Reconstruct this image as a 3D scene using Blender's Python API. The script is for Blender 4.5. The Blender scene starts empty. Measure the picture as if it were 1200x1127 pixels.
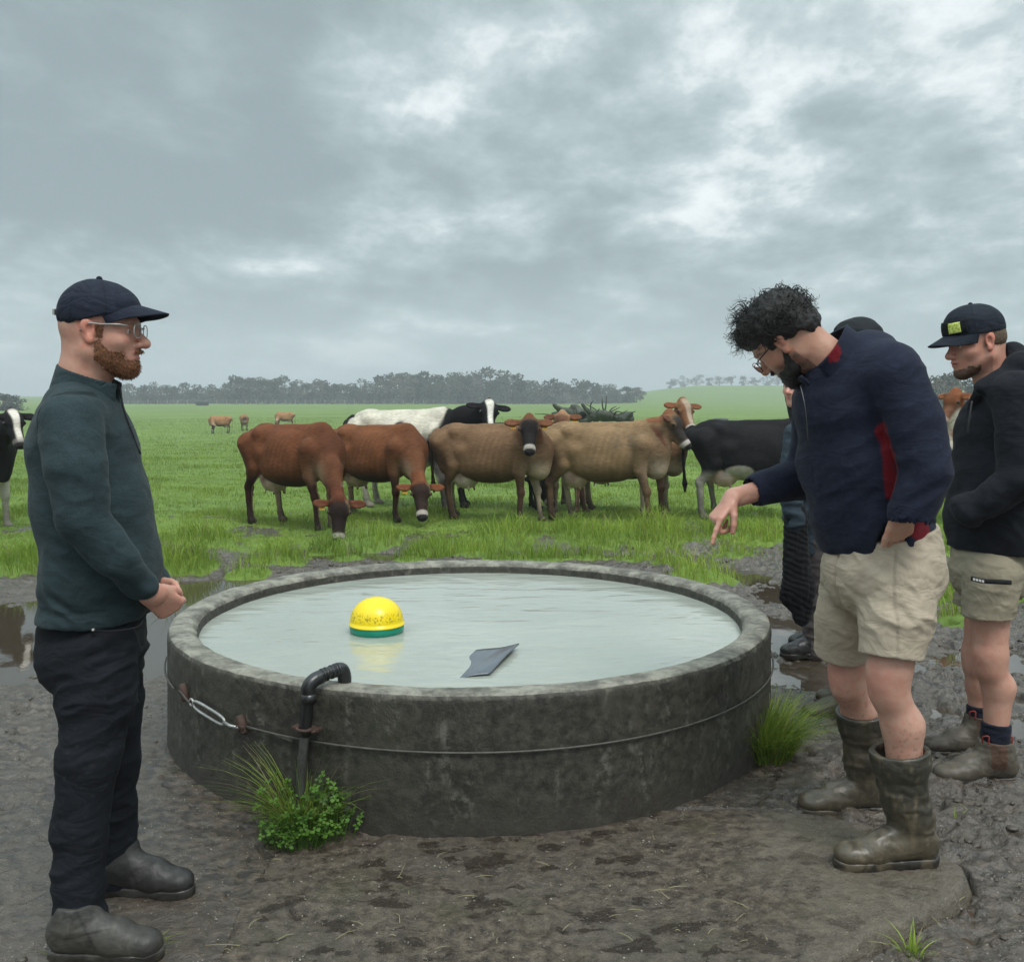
import bpy, math, random
import numpy as np
from mathutils import Vector, Matrix

scene = bpy.context.scene
C = scene.collection
rad = math.radians
random.seed(7)
RNG = np.random.default_rng(11)

# ---------------------------------------------------------------- camera
FPX, YH, CAMH = 1150.0, 463.0, 1.5        # focal length in photo pixels, horizon row, eye height
PITCH = math.atan((563.5 - YH) / FPX)
cam_d = bpy.data.cameras.new('camera')
cam = bpy.data.objects.new('camera', cam_d)
C.objects.link(cam)
cam.location = (0, 0, CAMH)
cam.rotation_euler = (math.pi / 2 - PITCH, 0, 0)
cam_d.sensor_width = 36.0
cam_d.lens = 36.0 * FPX / 1200.0
cam_d.clip_start = 0.05
cam_d.clip_end = 9000
scene.camera = cam
scene.view_settings.view_transform = 'Standard'
scene.view_settings.look = 'None'
scene.view_settings.exposure = 0.42
scene.view_settings.gamma = 1.0
scene.render.resolution_x, scene.render.resolution_y = 1024, 961
scene.cycles.max_bounces = 6
scene.cycles.diffuse_bounces = 3
scene.cycles.glossy_bounces = 3
scene.cycles.transmission_bounces = 3
scene.cycles.volume_bounces = 0
scene.cycles.use_adaptive_sampling = True
scene.cycles.adaptive_threshold = 0.02
scene.cycles.use_denoising = True

# ---------------------------------------------------------------- world: overcast sky
SUN_EL, SUN_ROT = rad(58), rad(150)
world = bpy.data.worlds.new('World')
scene.world = world
world.use_nodes = True
wn = world.node_tree
wn.nodes.clear()
def N(nt, t, **kw):
    n = nt.nodes.new(t)
    for k, v in kw.items():
        if k.startswith('i_'):
            key = k[2:]
            key = int(key) if key.isdigit() else key.replace('_', ' ')
            n.inputs[key].default_value = v
        else:
            setattr(n, k, v)
    return n
def L(nt, a, b): nt.links.new(a, b)
def math_n(nt, op, a, b=None, c=None, clamp=False):
    n = nt.nodes.new('ShaderNodeMath'); n.operation = op; n.use_clamp = clamp
    for i, v in enumerate((a, b, c)):
        if v is None: continue
        if isinstance(v, (int, float)): n.inputs[i].default_value = v
        else: nt.links.new(v, n.inputs[i])
    return n.outputs[0]
def maprange(nt, v, a, b, c=0.0, d=1.0, smooth=True):
    n = nt.nodes.new('ShaderNodeMapRange')
    if smooth: n.interpolation_type = 'SMOOTHSTEP'
    nt.links.new(v, n.inputs[0])
    for i, x in enumerate((a, b, c, d)): n.inputs[i + 1].default_value = x
    return n.outputs[0]
def mixc(nt, f, a, b, mode='MIX'):
    n = nt.nodes.new('ShaderNodeMix'); n.data_type = 'RGBA'; n.blend_type = mode
    for s, v in ((0, f), (6, a), (7, b)):
        if isinstance(v, (int, float)): n.inputs[s].default_value = v
        elif isinstance(v, (tuple, list)): n.inputs[s].default_value = (*v[:3], 1)
        else: nt.links.new(v, n.inputs[s])
    return n.outputs[2]
def noise_n(nt, vec, scale, detail=4, rough=0.5, dist=0.0, lac=2.0):
    n = nt.nodes.new('ShaderNodeTexNoise')
    n.inputs['Scale'].default_value = scale; n.inputs['Detail'].default_value = detail
    n.inputs['Roughness'].default_value = rough; n.inputs['Distortion'].default_value = dist
    n.inputs['Lacunarity'].default_value = lac
    if vec is not None: nt.links.new(vec, n.inputs['Vector'])
    return n.outputs[0]
tc = N(wn, 'ShaderNodeTexCoord')
sep = N(wn, 'ShaderNodeSeparateXYZ'); L(wn, tc.outputs['Generated'], sep.inputs[0])
zc = math_n(wn, 'MAXIMUM', sep.outputs[2], 0.0)
zz = math_n(wn, 'ADD', zc, 0.26)
comb = N(wn, 'ShaderNodeCombineXYZ')
L(wn, math_n(wn, 'DIVIDE', sep.outputs[0], zz), comb.inputs[0])
L(wn, math_n(wn, 'DIVIDE', sep.outputs[1], zz), comb.inputs[1])
comb.inputs[2].default_value = 3.7
warp = N(wn, 'ShaderNodeMapping'); L(wn, comb.outputs[0], warp.inputs[0])
warp.inputs['Location'].default_value = (4.3, 1.9, 0)
warp.inputs['Scale'].default_value = (1.0, 0.8, 1.0)
warp.inputs['Rotation'].default_value = (0, 0, rad(-30))
big = noise_n(wn, warp.outputs[0], 0.95, 6, 0.5, 0.1)
mid = noise_n(wn, warp.outputs[0], 3.6, 10, 0.60, 0.1)
cl = math_n(wn, 'ADD', math_n(wn, 'MULTIPLY', big, 0.46), math_n(wn, 'MULTIPLY', mid, 0.54))
def blob(u0, v0, su, sv, amp):
    a = math_n(wn, 'DIVIDE', math_n(wn, 'SUBTRACT', cs.outputs[0], u0), su); b = math_n(wn, 'DIVIDE', math_n(wn, 'SUBTRACT', cs.outputs[1], v0), sv)
    r2 = math_n(wn, 'ADD', math_n(wn, 'MULTIPLY', a, a), math_n(wn, 'MULTIPLY', b, b))
    return math_n(wn, 'MULTIPLY', math_n(wn, 'EXPONENT', math_n(wn, 'MULTIPLY', r2, -1.0)), amp)
cs = N(wn, 'ShaderNodeSeparateXYZ'); L(wn, comb.outputs[0], cs.inputs[0])
for bb in ((.50, 1.9, .34, .42, .050), (.10, 2.3, .35, .3, .025), (-.25, 1.55, .5, .25, .035), (-.75, 1.9, .5, .6, -.035)):
    cl = math_n(wn, 'ADD', cl, blob(*bb))
bright = maprange(wn, cl, 0.385, 0.645)
cr = N(wn, 'ShaderNodeValToRGB'); L(wn, bright, cr.inputs[0])
e = cr.color_ramp.elements
e[0].position, e[0].color = 0.0, (0.255, 0.315, 0.332, 1)
e[1].position, e[1].color = 1.0, (0.73, 0.775, 0.79, 1)
for pos, c in ((0.30, (0.315, 0.385, 0.402, 1)), (0.55, (0.380, 0.458, 0.474, 1)), (0.75, (0.47, 0.545, 0.562, 1))):
    x = e.new(pos); x.color = c
hz = maprange(wn, zc, 0.0, 0.16, 0.80, 0.0)
lowc = mixc(wn, hz, cr.outputs[0], (0.415, 0.50, 0.520))
# an overcast sky is brighter towards the zenith
zen = maprange(wn, zc, 0.36, 1.0, 1.0, 3.4)
zenv = N(wn, 'ShaderNodeVectorMath', operation='SCALE'); L(wn, lowc, zenv.inputs[0]); L(wn, zen, zenv.inputs['Scale'])
sky = N(wn, 'ShaderNodeTexSky', sky_type='NISHITA', sun_disc=False, sun_elevation=SUN_EL, sun_rotation=SUN_ROT)
skys = N(wn, 'ShaderNodeVectorMath', operation='SCALE'); L(wn, sky.outputs[0], skys.inputs[0]); skys.inputs['Scale'].default_value = 0.07
skyc = mixc(wn, 0.94, skys.outputs[0], zenv.outputs[0])
bg = N(wn, 'ShaderNodeBackground'); L(wn, skyc, bg.inputs[0]); bg.inputs[1].default_value = 1.0
wo = N(wn, 'ShaderNodeOutputWorld'); L(wn, bg.outputs[0], wo.inputs[0])

sun_d = bpy.data.lights.new('sun', 'SUN')
sun_d.energy = 1.5; sun_d.angle = rad(24); sun_d.color = (1.0, 0.97, 0.93)
sun = bpy.data.objects.new('sun', sun_d); C.objects.link(sun)
sdir = Vector((math.sin(SUN_ROT) * math.cos(SUN_EL), math.cos(SUN_ROT) * math.cos(SUN_EL), math.sin(SUN_EL)))
sun.rotation_euler = sdir.to_track_quat('Z', 'Y').to_euler()
sun.location = (0, 0, 30)

# ---------------------------------------------------------------- helpers
def J(px, py, Y):
    """world point seen at photo pixel (px, py) on the plane at distance Y: used once, to read sizes and poses off the photo"""
    a = math.atan((563.5 - py) / FPX) - PITCH
    v = (563.5 - py) / FPX
    c, s = math.cos(PITCH), math.sin(PITCH)
    dy, dz = c + v * s, -s + v * c
    t = Y / dy
    return np.array((t * (px - 600) / FPX, Y, CAMH + t * dz))
def GP(px, py, z=0.0):
    v = (563.5 - py) / FPX
    c, s = math.cos(PITCH), math.sin(PITCH)
    dy, dz = c + v * s, -s + v * c
    t = (z - CAMH) / dz
    return np.array((t * (px - 600) / FPX, t * dy, z))

def _hash(ix, iy, iz):
    h = (ix * 374761393 + iy * 668265263 + iz * 2147483647 + 1013904223) & 0xffffffff
    h = ((h ^ (h >> 13)) * 1274126177) & 0xffffffff
    h = ((h ^ (h >> 16)) * 2246822519) & 0xffffffff
    return ((h ^ (h >> 15)) & 0xffffff) / float(0xffffff)
def vnoise(p):
    p = np.asarray(p, float)
    i = np.floor(p).astype(np.int64); f = p - i
    f = f * f * (3 - 2 * f)
    x, y, z = i[:, 0], i[:, 1], i[:, 2]
    fx, fy, fz = f[:, 0], f[:, 1], f[:, 2]
    def h(a, b, c): return _hash(x + a, y + b, z + c)
    v = ((h(0,0,0)*(1-fx)+h(1,0,0)*fx)*(1-fy) + (h(0,1,0)*(1-fx)+h(1,1,0)*fx)*fy)*(1-fz) + \
        ((h(0,0,1)*(1-fx)+h(1,0,1)*fx)*(1-fy) + (h(0,1,1)*(1-fx)+h(1,1,1)*fx)*fy)*fz
    return v * 2 - 1
def fbm(p, oct=4, gain=0.5, lac=2.03):
    p = np.asarray(p, float); a, s, t = 1.0, 0.0, 0.0
    for o in range(oct):
        s = s + a * vnoise(p + 17.3 * o); t += a; a *= gain; p = p * lac
    return s / t
def fb2(x, y, f, oct=4, gain=0.5, seed=0.0):
    return fbm(np.stack([x * f, y * f, np.full_like(x, seed)], -1), oct, gain)
def sstep(a, b, x):
    t = np.clip((x - a) / (b - a), 0, 1); return t * t * (3 - 2 * t)

def mk(name, V, F, mat=None, parent=None, col=None, smooth=True, attrs=None):
    V = np.asarray(V, np.float32); F = np.asarray(F, np.int32)
    me = bpy.data.meshes.new(name)
    me.vertices.add(len(V)); me.vertices.foreach_set('co', V.ravel())
    k = F.shape[1]
    me.loops.add(F.size); me.loops.foreach_set('vertex_index', F.ravel())
    me.polygons.add(len(F)); me.polygons.foreach_set('loop_start', np.arange(0, F.size, k, dtype=np.int32))
    if smooth: me.polygons.foreach_set('use_smooth', np.ones(len(F), bool))
    me.update(calc_edges=True)
    if col is not None:
        a = me.color_attributes.new('Col', 'FLOAT_COLOR', 'POINT')
        c = np.ones((len(V), 4), np.float32); c[:, :3] = col
        a.data.foreach_set('color', c.ravel())
    for an, av in (attrs or {}).items():
        a = me.attributes.new(an, 'FLOAT', 'POINT'); a.data.foreach_set('value', np.asarray(av, np.float32))
    if mat: me.materials.append(mat)
    o = bpy.data.objects.new(name, me); C.objects.link(o)
    if parent is not None: o.parent = parent
    return o
def join(parts):
    Vs, Fs, n = [], [], 0
    for V, F in parts:
        V = np.asarray(V, float); F = np.asarray(F, int)
        if F.shape[1] == 3: F = np.concatenate([F, F[:, 2:3]], 1)
        Vs.append(V); Fs.append(F + n); n += len(V)
    return np.concatenate(Vs), np.concatenate(Fs)
def tag(o, label=None, cat=None, group=None, kind=None):
    if label: o['label'] = label
    if cat: o['category'] = cat
    if group: o['group'] = group
    if kind: o['kind'] = kind
    return o
def thing(name, label, cat, loc=(0, 0, 0), rotz=0.0, group=None):
    o = bpy.data.objects.new(name, None); C.objects.link(o)
    o.empty_display_size = 0.1
    o.location = tuple(float(v) for v in loc); o.rotation_euler = (0, 0, rotz)
    return tag(o, label, cat, group)
def place(V, root):
    """world coordinates -> a (non rotated) root's own"""
    return np.asarray(V, float) - np.array(root.location)

def tube(pts, r, n=10, closed=False, caps=True):
    P = np.asarray(pts, float); m = len(P)
    R = np.full(m, r, float) if np.isscalar(r) else np.asarray(r, float)
    if closed: T = np.roll(P, -1, 0) - np.roll(P, 1, 0)
    else: T = np.gradient(P, axis=0)
    T /= np.linalg.norm(T, axis=1)[:, None] + 1e-12
    up = np.array((0, 0, 1.0)) if abs(T[0, 2]) < 0.9 else np.array((1.0, 0, 0))
    Us = []; u = np.cross(T[0], up); u /= np.linalg.norm(u)
    for t in T:
        u = u - t * (u @ t); u /= np.linalg.norm(u) + 1e-12; Us.append(u.copy())
    U = np.array(Us); W = np.cross(T, U)
    a = np.linspace(0, 2 * np.pi, n, endpoint=False)
    V = P[:, None] + R[:, None, None] * (np.cos(a)[None, :, None] * U[:, None] + np.sin(a)[None, :, None] * W[:, None])
    V = V.reshape(-1, 3)
    F = []
    for i in range(m if closed else m - 1):
        j = (i + 1) % m
        for k in range(n):
            l = (k + 1) % n
            F.append((i * n + k, i * n + l, j * n + l, j * n + k))
    if caps and not closed:
        V = np.concatenate([V, P[:1], P[-1:]]); c0 = len(V) - 2; c1 = len(V) - 1
        for k in range(n):
            l = (k + 1) % n
            F.append((c0, l, k, k)); F.append((c1, (m - 1) * n + k, (m - 1) * n + l, (m - 1) * n + l))
    return V, np.array(F)
def fixtri(F):
    return F
def mk_tube(name, pts, r, mat, parent=None, n=10, closed=False):
    V, F = tube(pts, r, n, closed)
    return mk_poly(name, V, F, mat, parent)
def mk_poly(name, V, F, mat, parent=None, smooth=True, col=None, bevel=0):
    """faces may repeat their last index (triangles)"""
    me = bpy.data.meshes.new(name)
    fs = [tuple(dict.fromkeys(map(int, f))) for f in F]
    me.from_pydata([tuple(map(float, v)) for v in V], [], fs)
    me.polygons.foreach_set('use_smooth', [smooth] * len(me.polygons))
    if col is not None:
        a = me.color_attributes.new('Col', 'FLOAT_COLOR', 'POINT')
        c = np.ones((len(V), 4), np.float32); c[:, :3] = col
        a.data.foreach_set('color', c.ravel())
    me.update()
    if mat: me.materials.append(mat)
    o = bpy.data.objects.new(name, me); C.objects.link(o)
    if parent is not None:
        o.parent = parent
    if bevel:
        b = o.modifiers.new('bevel', 'BEVEL'); b.width = bevel; b.segments = 2
    return o
def crv(pts, n=40):
    """smooth Catmull-Rom curve through points"""
    P = np.asarray(pts, float)
    Q = np.concatenate([[2 * P[0] - P[1]], P, [2 * P[-1] - P[-2]]])
    t = np.linspace(0, len(P) - 1 - 1e-9, n); i = t.astype(int); f = (t - i)[:, None]
    a, b, c, d = Q[i], Q[i + 1], Q[i + 2], Q[i + 3]
    return 0.5 * (2 * b + (c - a) * f + (2 * a - 5 * b + 4 * c - d) * f**2 + (3 * b - a - 3 * c + d) * f**3)

# ---------------------------------------------------------------- implicit-surface modelling
def nrm(v): v = np.asarray(v, float); return v / (np.linalg.norm(v) + 1e-12)
def cap(a, b, ra, rb, side=None, k=1.0, op='u', s=0.02):
    a = np.asarray(a, float); b = np.asarray(b, float); ba = b - a; bb = ba @ ba + 1e-12
    sd = None if side is None else nrm(side)
    def f(P):
        pa = P - a; h = np.clip((pa @ ba) / bb, 0, 1)
        q = pa - h[:, None] * ba
        if sd is not None:
            w = q @ sd; q = q + (w * (1 / k - 1))[:, None] * sd
        d = np.sqrt((q * q).sum(1)) - (ra + (rb - ra) * h)
        return d if k >= 1 else d * k if sd is not None else d
    return (op, s, f)
def ell(c, r, R=None, op='u', s=0.02):
    c = np.asarray(c, float); r = np.asarray(r, float) if not np.isscalar(r) else np.full(3, float(r))
    def f(P):
        q = P - c
        if R is not None: q = q @ R
        k0 = np.sqrt(((q / r) ** 2).sum(1)); k1 = np.sqrt(((q / r**2) ** 2).sum(1)) + 1e-9
        return np.where(k0 < 1e-4, -r.min(), k0 * (k0 - 1) / k1)
    return (op, s, f)
def rbox(c, h, R=None, rr=0.01, op='u', s=0.01):
    c = np.asarray(c, float); h = np.asarray(h, float)
    def f(P):
        q = P - c
        if R is not None: q = q @ R
        q = np.abs(q) - (h - rr)
        return np.sqrt((np.maximum(q, 0) ** 2).sum(1)) + np.minimum(q.max(1), 0) - rr
    return (op, s, f)
def plane(c, n, op='i', s=0.004):
    """keeps the side the normal points away from"""
    c = np.asarray(c, float); n = nrm(n)
    return (op, s, lambda P: (P - c) @ n)
def chain(pts, rs, side=None, k=1.0, s=0.02):
    return [cap(pts[i], pts[i + 1], rs[i], rs[i + 1], side, k, s=s) for i in range(len(pts) - 1)]
def smin(a, b, k):
    if k <= 0: return np.minimum(a, b)
    h = np.clip(0.5 + 0.5 * (b - a) / k, 0, 1)
    return b + (a - b) * h - k * h * (1 - h)
def run(prog, P, use=None):
    d = None
    for i, (op, s, f) in enumerate(prog):
        if use is not None and not use[i]: continue
        v = f(P)
        if d is None:
            d = v if op == 'u' else np.full(len(P), 1e3)
            if op == 'u': continue
        if op == 'u': d = smin(d, v, s)
        elif op == 's': d = -smin(-d, v, s)
        else: d = -smin(-d, -v, s)
    return d
def sdf_mesh(prog, lo, hi, h, nb=20):
    lo = np.asarray(lo, float); hi = np.asarray(hi, float)
    nblk = np.ceil((hi - lo) / (h * nb)).astype(int)
    dim = nblk * nb + 1
    Fd = np.full(dim, 1.0, np.float32)
    bi = np.stack(np.meshgrid(*[np.arange(n) for n in nblk], indexing='ij'), -1).reshape(-1, 3)
    cen = lo + (bi + 0.5) * nb * h
    diag = nb * h * 0.5 * math.sqrt(3)
    D = np.array([f(cen) for op, s, f in prog])
    isu = np.array([op == 'u' for op, s, f in prog])
    smax = max(s for op, s, f in prog)
    U = D[isu].min(0)
    A = run(prog, cen)
    g = np.arange(nb + 1)
    G = np.stack(np.meshgrid(g, g, g, indexing='ij'), -1).reshape(-1, 3) * h
    for b in range(len(bi)):
        x, y, z = bi[b] * nb
        if U[b] > diag * 1.15 + smax * 1.5: continue
        use = np.where(isu, D[:, b] < max(U[b], 0) + 2.3 * diag + smax, np.abs(D[:, b]) < 1e9)
        P = G + (lo + bi[b] * nb * h)
        Fd[x:x + nb + 1, y:y + nb + 1, z:z + nb + 1] = run(prog, P, use).reshape(nb + 1, nb + 1, nb + 1)
    S = Fd < 0
    c = np.zeros(np.array(Fd.shape) - 1, np.int8)
    for dx in (0, 1):
        for dy in (0, 1):
            for dz in (0, 1):
                c += S[dx:dx + c.shape[0], dy:dy + c.shape[1], dz:dz + c.shape[2]]
    mixed = (c > 0) & (c < 8)
    idx = np.full(c.shape, -1, np.int32)
    ijk = np.argwhere(mixed); idx[mixed] = np.arange(len(ijk))
    acc = np.zeros((len(ijk), 3)); cnt = np.zeros(len(ijk))
    i, j, k = ijk.T
    for ax in range(3):
        o = [a for a in range(3) if a != ax]
        for a in (0, 1):
            for b in (0, 1):
                d0 = np.zeros(3, int); d0[o[0]] = a; d0[o[1]] = b
                d1 = d0.copy(); d1[ax] = 1
                f0 = Fd[i + d0[0], j + d0[1], k + d0[2]]; f1 = Fd[i + d1[0], j + d1[1], k + d1[2]]
                m = (f0 < 0) != (f1 < 0)
                t = np.where(m, f0 / np.where(m, f0 - f1, 1), 0)
                p = np.tile(d0.astype(float), (len(ijk), 1)); p[:, ax] += t
                acc += p * m[:, None]; cnt += m
    V = lo + (ijk + acc / np.maximum(cnt, 1)[:, None]) * h
    Q = []
    for ax in range(3):
        sl0 = [slice(None)] * 3; sl1 = [slice(None)] * 3
        sl0[ax] = slice(0, -1); sl1[ax] = slice(1, None)
        ch = S[tuple(sl0)] != S[tuple(sl1)]
        E = np.argwhere(ch)
        o = [a for a in range(3) if a != ax]
        ok = (E[:, o[0]] > 0) & (E[:, o[1]] > 0) & (E[:, o[0]] < c.shape[o[0]]) & (E[:, o[1]] < c.shape[o[1]])
        E = E[ok]
        ins = S[E[:, 0], E[:, 1], E[:, 2]]
        def cell(da, db):
            e2 = E.copy(); e2[:, o[0]] += da; e2[:, o[1]] += db
            return idx[e2[:, 0], e2[:, 1], e2[:, 2]]
        q = np.stack([cell(-1, -1), cell(0, -1), cell(0, 0), cell(-1, 0)], 1)
        flip = ins if ax != 1 else ~ins
        q[~flip] = q[~flip][:, ::-1]
        Q.append(q)
    Q = np.concatenate(Q)
    Q = Q[(Q >= 0).all(1)]
    return V, Q
def vnormals(V, F):
    n = np.cross(V[F[:, 2]] - V[F[:, 0]], V[F[:, 3]] - V[F[:, 1]])
    out = np.zeros_like(V)
    for c in range(4):
        for a in range(3): out[:, a] += np.bincount(F[:, c], n[:, a], len(V))
    return out / (np.linalg.norm(out, axis=1)[:, None] + 1e-12)
def relax(V, F, it=1, w=0.5):
    for _ in range(it):
        s = np.zeros_like(V); c = np.zeros(len(V))
        for a, b in ((0, 1), (1, 2), (2, 3), (3, 0)):
            for i, j in ((a, b), (b, a)):
                for x in range(3): s[:, x] += np.bincount(F[:, i], V[F[:, j], x], len(V))
                c += np.bincount(F[:, i], minlength=len(V))
        V = V * (1 - w) + w * s / np.maximum(c, 1)[:, None]
    return V

# ---------------------------------------------------------------- materials
def new_mat(name):
    m = bpy.data.materials.new(name); m.use_nodes = True
    nt = m.node_tree; p = nt.nodes['Principled BSDF']
    return m, nt, p
def setp(p, **kw):
    for k, v in kw.items():
        p.inputs[k.replace('_', ' ')].default_value = v
def bump(nt, p, h, strength=0.5, dist=0.01, prev=None):
    b = nt.nodes.new('ShaderNodeBump'); b.inputs['Strength'].default_value = strength; b.inputs['Distance'].default_value = dist
    nt.links.new(h, b.inputs['Height'])
    if prev is not None: nt.links.new(prev, b.inputs['Normal'])
    nt.links.new(b.outputs[0], p.inputs['Normal'])
    return b.outputs[0]
def obj_co(nt): return nt.nodes.new('ShaderNodeTexCoord').outputs['Object']
def mapping(nt, v, scale=(1, 1, 1), rot=(0, 0, 0)):
    m = nt.nodes.new('ShaderNodeMapping'); nt.links.new(v, m.inputs[0])
    m.inputs['Scale'].default_value = scale; m.inputs['Rotation'].default_value = rot
    return m.outputs[0]
def simple(name, col, rough=0.6, var=0.25, nscale=30, bs=0.2, bd=0.004, metal=0.0, sheen=0.0, spec=0.5, vcol=False, stretch=(1, 1, 1), coat=0.0, sss=0.0, detail=5):
    m, nt, p = new_mat(name)
    co = mapping(nt, obj_co(nt), stretch)
    n1 = noise_n(nt, co, nscale, detail, 0.6)
    n2 = noise_n(nt, co, nscale * 0.17, 3, 0.5)
    if vcol:
        a = nt.nodes.new('ShaderNodeAttribute'); a.attribute_name = 'Col'; base = a.outputs['Color']
    else: base = col
    f = math_n(nt, 'ADD', math_n(nt, 'MULTIPLY', n1, 0.6), math_n(nt, 'MULTIPLY', n2, 0.4))
    v = maprange(nt, f, 0.3, 0.7, 1 - var, 1 + var, False)
    vm = nt.nodes.new('ShaderNodeVectorMath'); vm.operation = 'SCALE'
    if isinstance(base, tuple): vm.inputs[0].default_value = base[:3]
    else: nt.links.new(base, vm.inputs[0])
    nt.links.new(v, vm.inputs['Scale'])
    nt.links.new(vm.outputs[0], p.inputs['Base Color'])
    setp(p, Roughness=rough, Metallic=metal)
    p.inputs['Specular IOR Level'].default_value = spec
    if sheen: p.inputs['Sheen Weight'].default_value = sheen; p.inputs['Sheen Roughness'].default_value = 0.5
    if coat: p.inputs['Coat Weight'].default_value = coat
    if sss:
        p.inputs['Subsurface Weight'].default_value = sss; p.inputs['Subsurface Radius'].default_value = (0.012, 0.005, 0.003); p.inputs['Subsurface Scale'].default_value = 1.0
    if bs: bump(nt, p, n1, bs, bd)
    return m
# ================================================================ THE SETTING
TC, TR, TH = np.array((-0.187, 4.60)), 1.375, 0.495        # trough centre, outer radius, height
WZ = -0.031                                                # puddle level
PUD = [(-3.1, 6.2, 1.4, 1.05, .105), (-2.15, 5.95, .5, .85, .10), (-2.25, 7.6, .55, .55, .17), (-1.2, 9.2, .85, .30, .15), (1.25, 9.1, .75, .30, .14), (.15, 9.5, .5, .16, .12), (-2.9, 8.9, .4, .2, .12), (1.95, 8.2, .3, .4, .12),
       (2.05, 7.5, .34, .75, .085), (1.72, 6.25, .36, .6, .10), (1.58, 5.25, .34, .46, .10), (2.1, 5.5, .35, .35, .09), (2.75, 5.5, .4, .4, .09), (2.35, 4.45, .3, .25, .075), (1.9, 4.7, .25, .3, .05), (2.5, 10.6, .8, .22, .07), (1.36, 3.07, .11, .035, .06),
       (1.40, 3.20, .07, .03, .05), (-4.6, 5.6, .9, .8, .07), (-.3, 8.0, .5, .22, .07), (.35, 8.9, .6, .2, .07), (-2.9, 8.9, .5, .2, .06), (2.9, 8.6, .4, .3, .07), (1.1, 7.4, .4, .2, .06), (3.0, 7.0, .5, .5, .07), (1.75, 4.15, .22, .16, .06), (2.1, 3.6, .2, .12, .06), (2.7, 4.8, .5, .3, .05), (2.35, 6.2, .4, .35, .05)]
SLAB = np.array([GP(*q)[:2] for q in ((215, 1160), (255, 1065), (298, 1003), (330, 975), (400, 955), (560, 948), (720, 945), (800, 948), (880, 950), (960, 958), (1040, 975), (1100, 1000),
                 (1136, 1022), (1143, 1040), (1128, 1058), (1080, 1085), (1010, 1120), (960, 1160), (900, 1230), (560, 1300), (250, 1240))])
def poly_dist(x, y, poly):
    """signed distance to polygon, negative inside"""
    d = np.full(x.shape, 1e9); ins = np.zeros(x.shape, bool)
    for i in range(len(poly)):
        a, b = poly[i], poly[(i + 1) % len(poly)]
        e = b - a; wx, wy = x - a[0], y - a[1]
        t = np.clip((wx * e[0] + wy * e[1]) / (e @ e), 0, 1)
        d = np.minimum(d, (wx - e[0] * t) ** 2 + (wy - e[1] * t) ** 2)
        c1 = (a[1] <= y) & (b[1] > y) | (b[1] <= y) & (a[1] > y)
        xi = a[0] + (y - a[1]) / (b[1] - a[1] + 1e-12) * e[0]
        ins ^= c1 & (x < xi)
    d = np.sqrt(d)
    return np.where(ins, -d, d)
TUSS = [(330, 660, .35), (520, 648, .55), (632, 656, .35), (826, 680, .33), (218, 668, .35), (700, 637, .5), (860, 655, .25), (30, 668, .55), (385, 645, .25), (610, 634, .3), (670, 634, .3), (780, 638, .35), (840, 635, .35), (900, 640, .4), (240, 642, .4), (160, 660, .5), (960, 650, .4), (555, 655, .22), (690, 656, .28), (745, 660, .22), (585, 660, .2), (410, 660, .22), (290, 672, .22), (790, 668, .25), (480, 662, .2), (250, 690, .16), (205, 695, .2), (765, 640, .4), (1125, 735, .22), (1108, 700, .28), (1180, 700, .3), (440, 640, .3), (590, 640, .35), (1090, 650, .4), (100, 650, .4)]
TUSSW = [(*GP(a, b)[:2], r) for a, b, r in TUSS]
def hoofs(x, y, cell, seed, r0, depth, prob):
    cx, cy = np.floor(x / cell).astype(np.int64), np.floor(y / cell).astype(np.int64)
    out = np.zeros_like(x)
    for i in (-1, 0, 1):
        for j in (-1, 0, 1):
            a, b = cx + i, cy + j; s0 = np.full_like(a, seed)
            px_, py_ = (a + _hash(a, b, s0)) * cell, (b + _hash(a, b, s0 + 1)) * cell
            an = _hash(a, b, s0 + 2) * math.pi; k = _hash(a, b, s0 + 3); rr = r0 * (.7 + .6 * _hash(a, b, s0 + 4))
            dx, dy = x - px_, y - py_
            u, v = dx * np.cos(an) + dy * np.sin(an), -dx * np.sin(an) + dy * np.cos(an)
            d = np.hypot(u / 1.25, v) / rr
            out += np.where(k < prob, -depth * (1 - sstep(.55, 1.05, d)) + .38 * depth * np.exp(-((d - 1.3) / .28) ** 2), 0)
    return out
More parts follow.
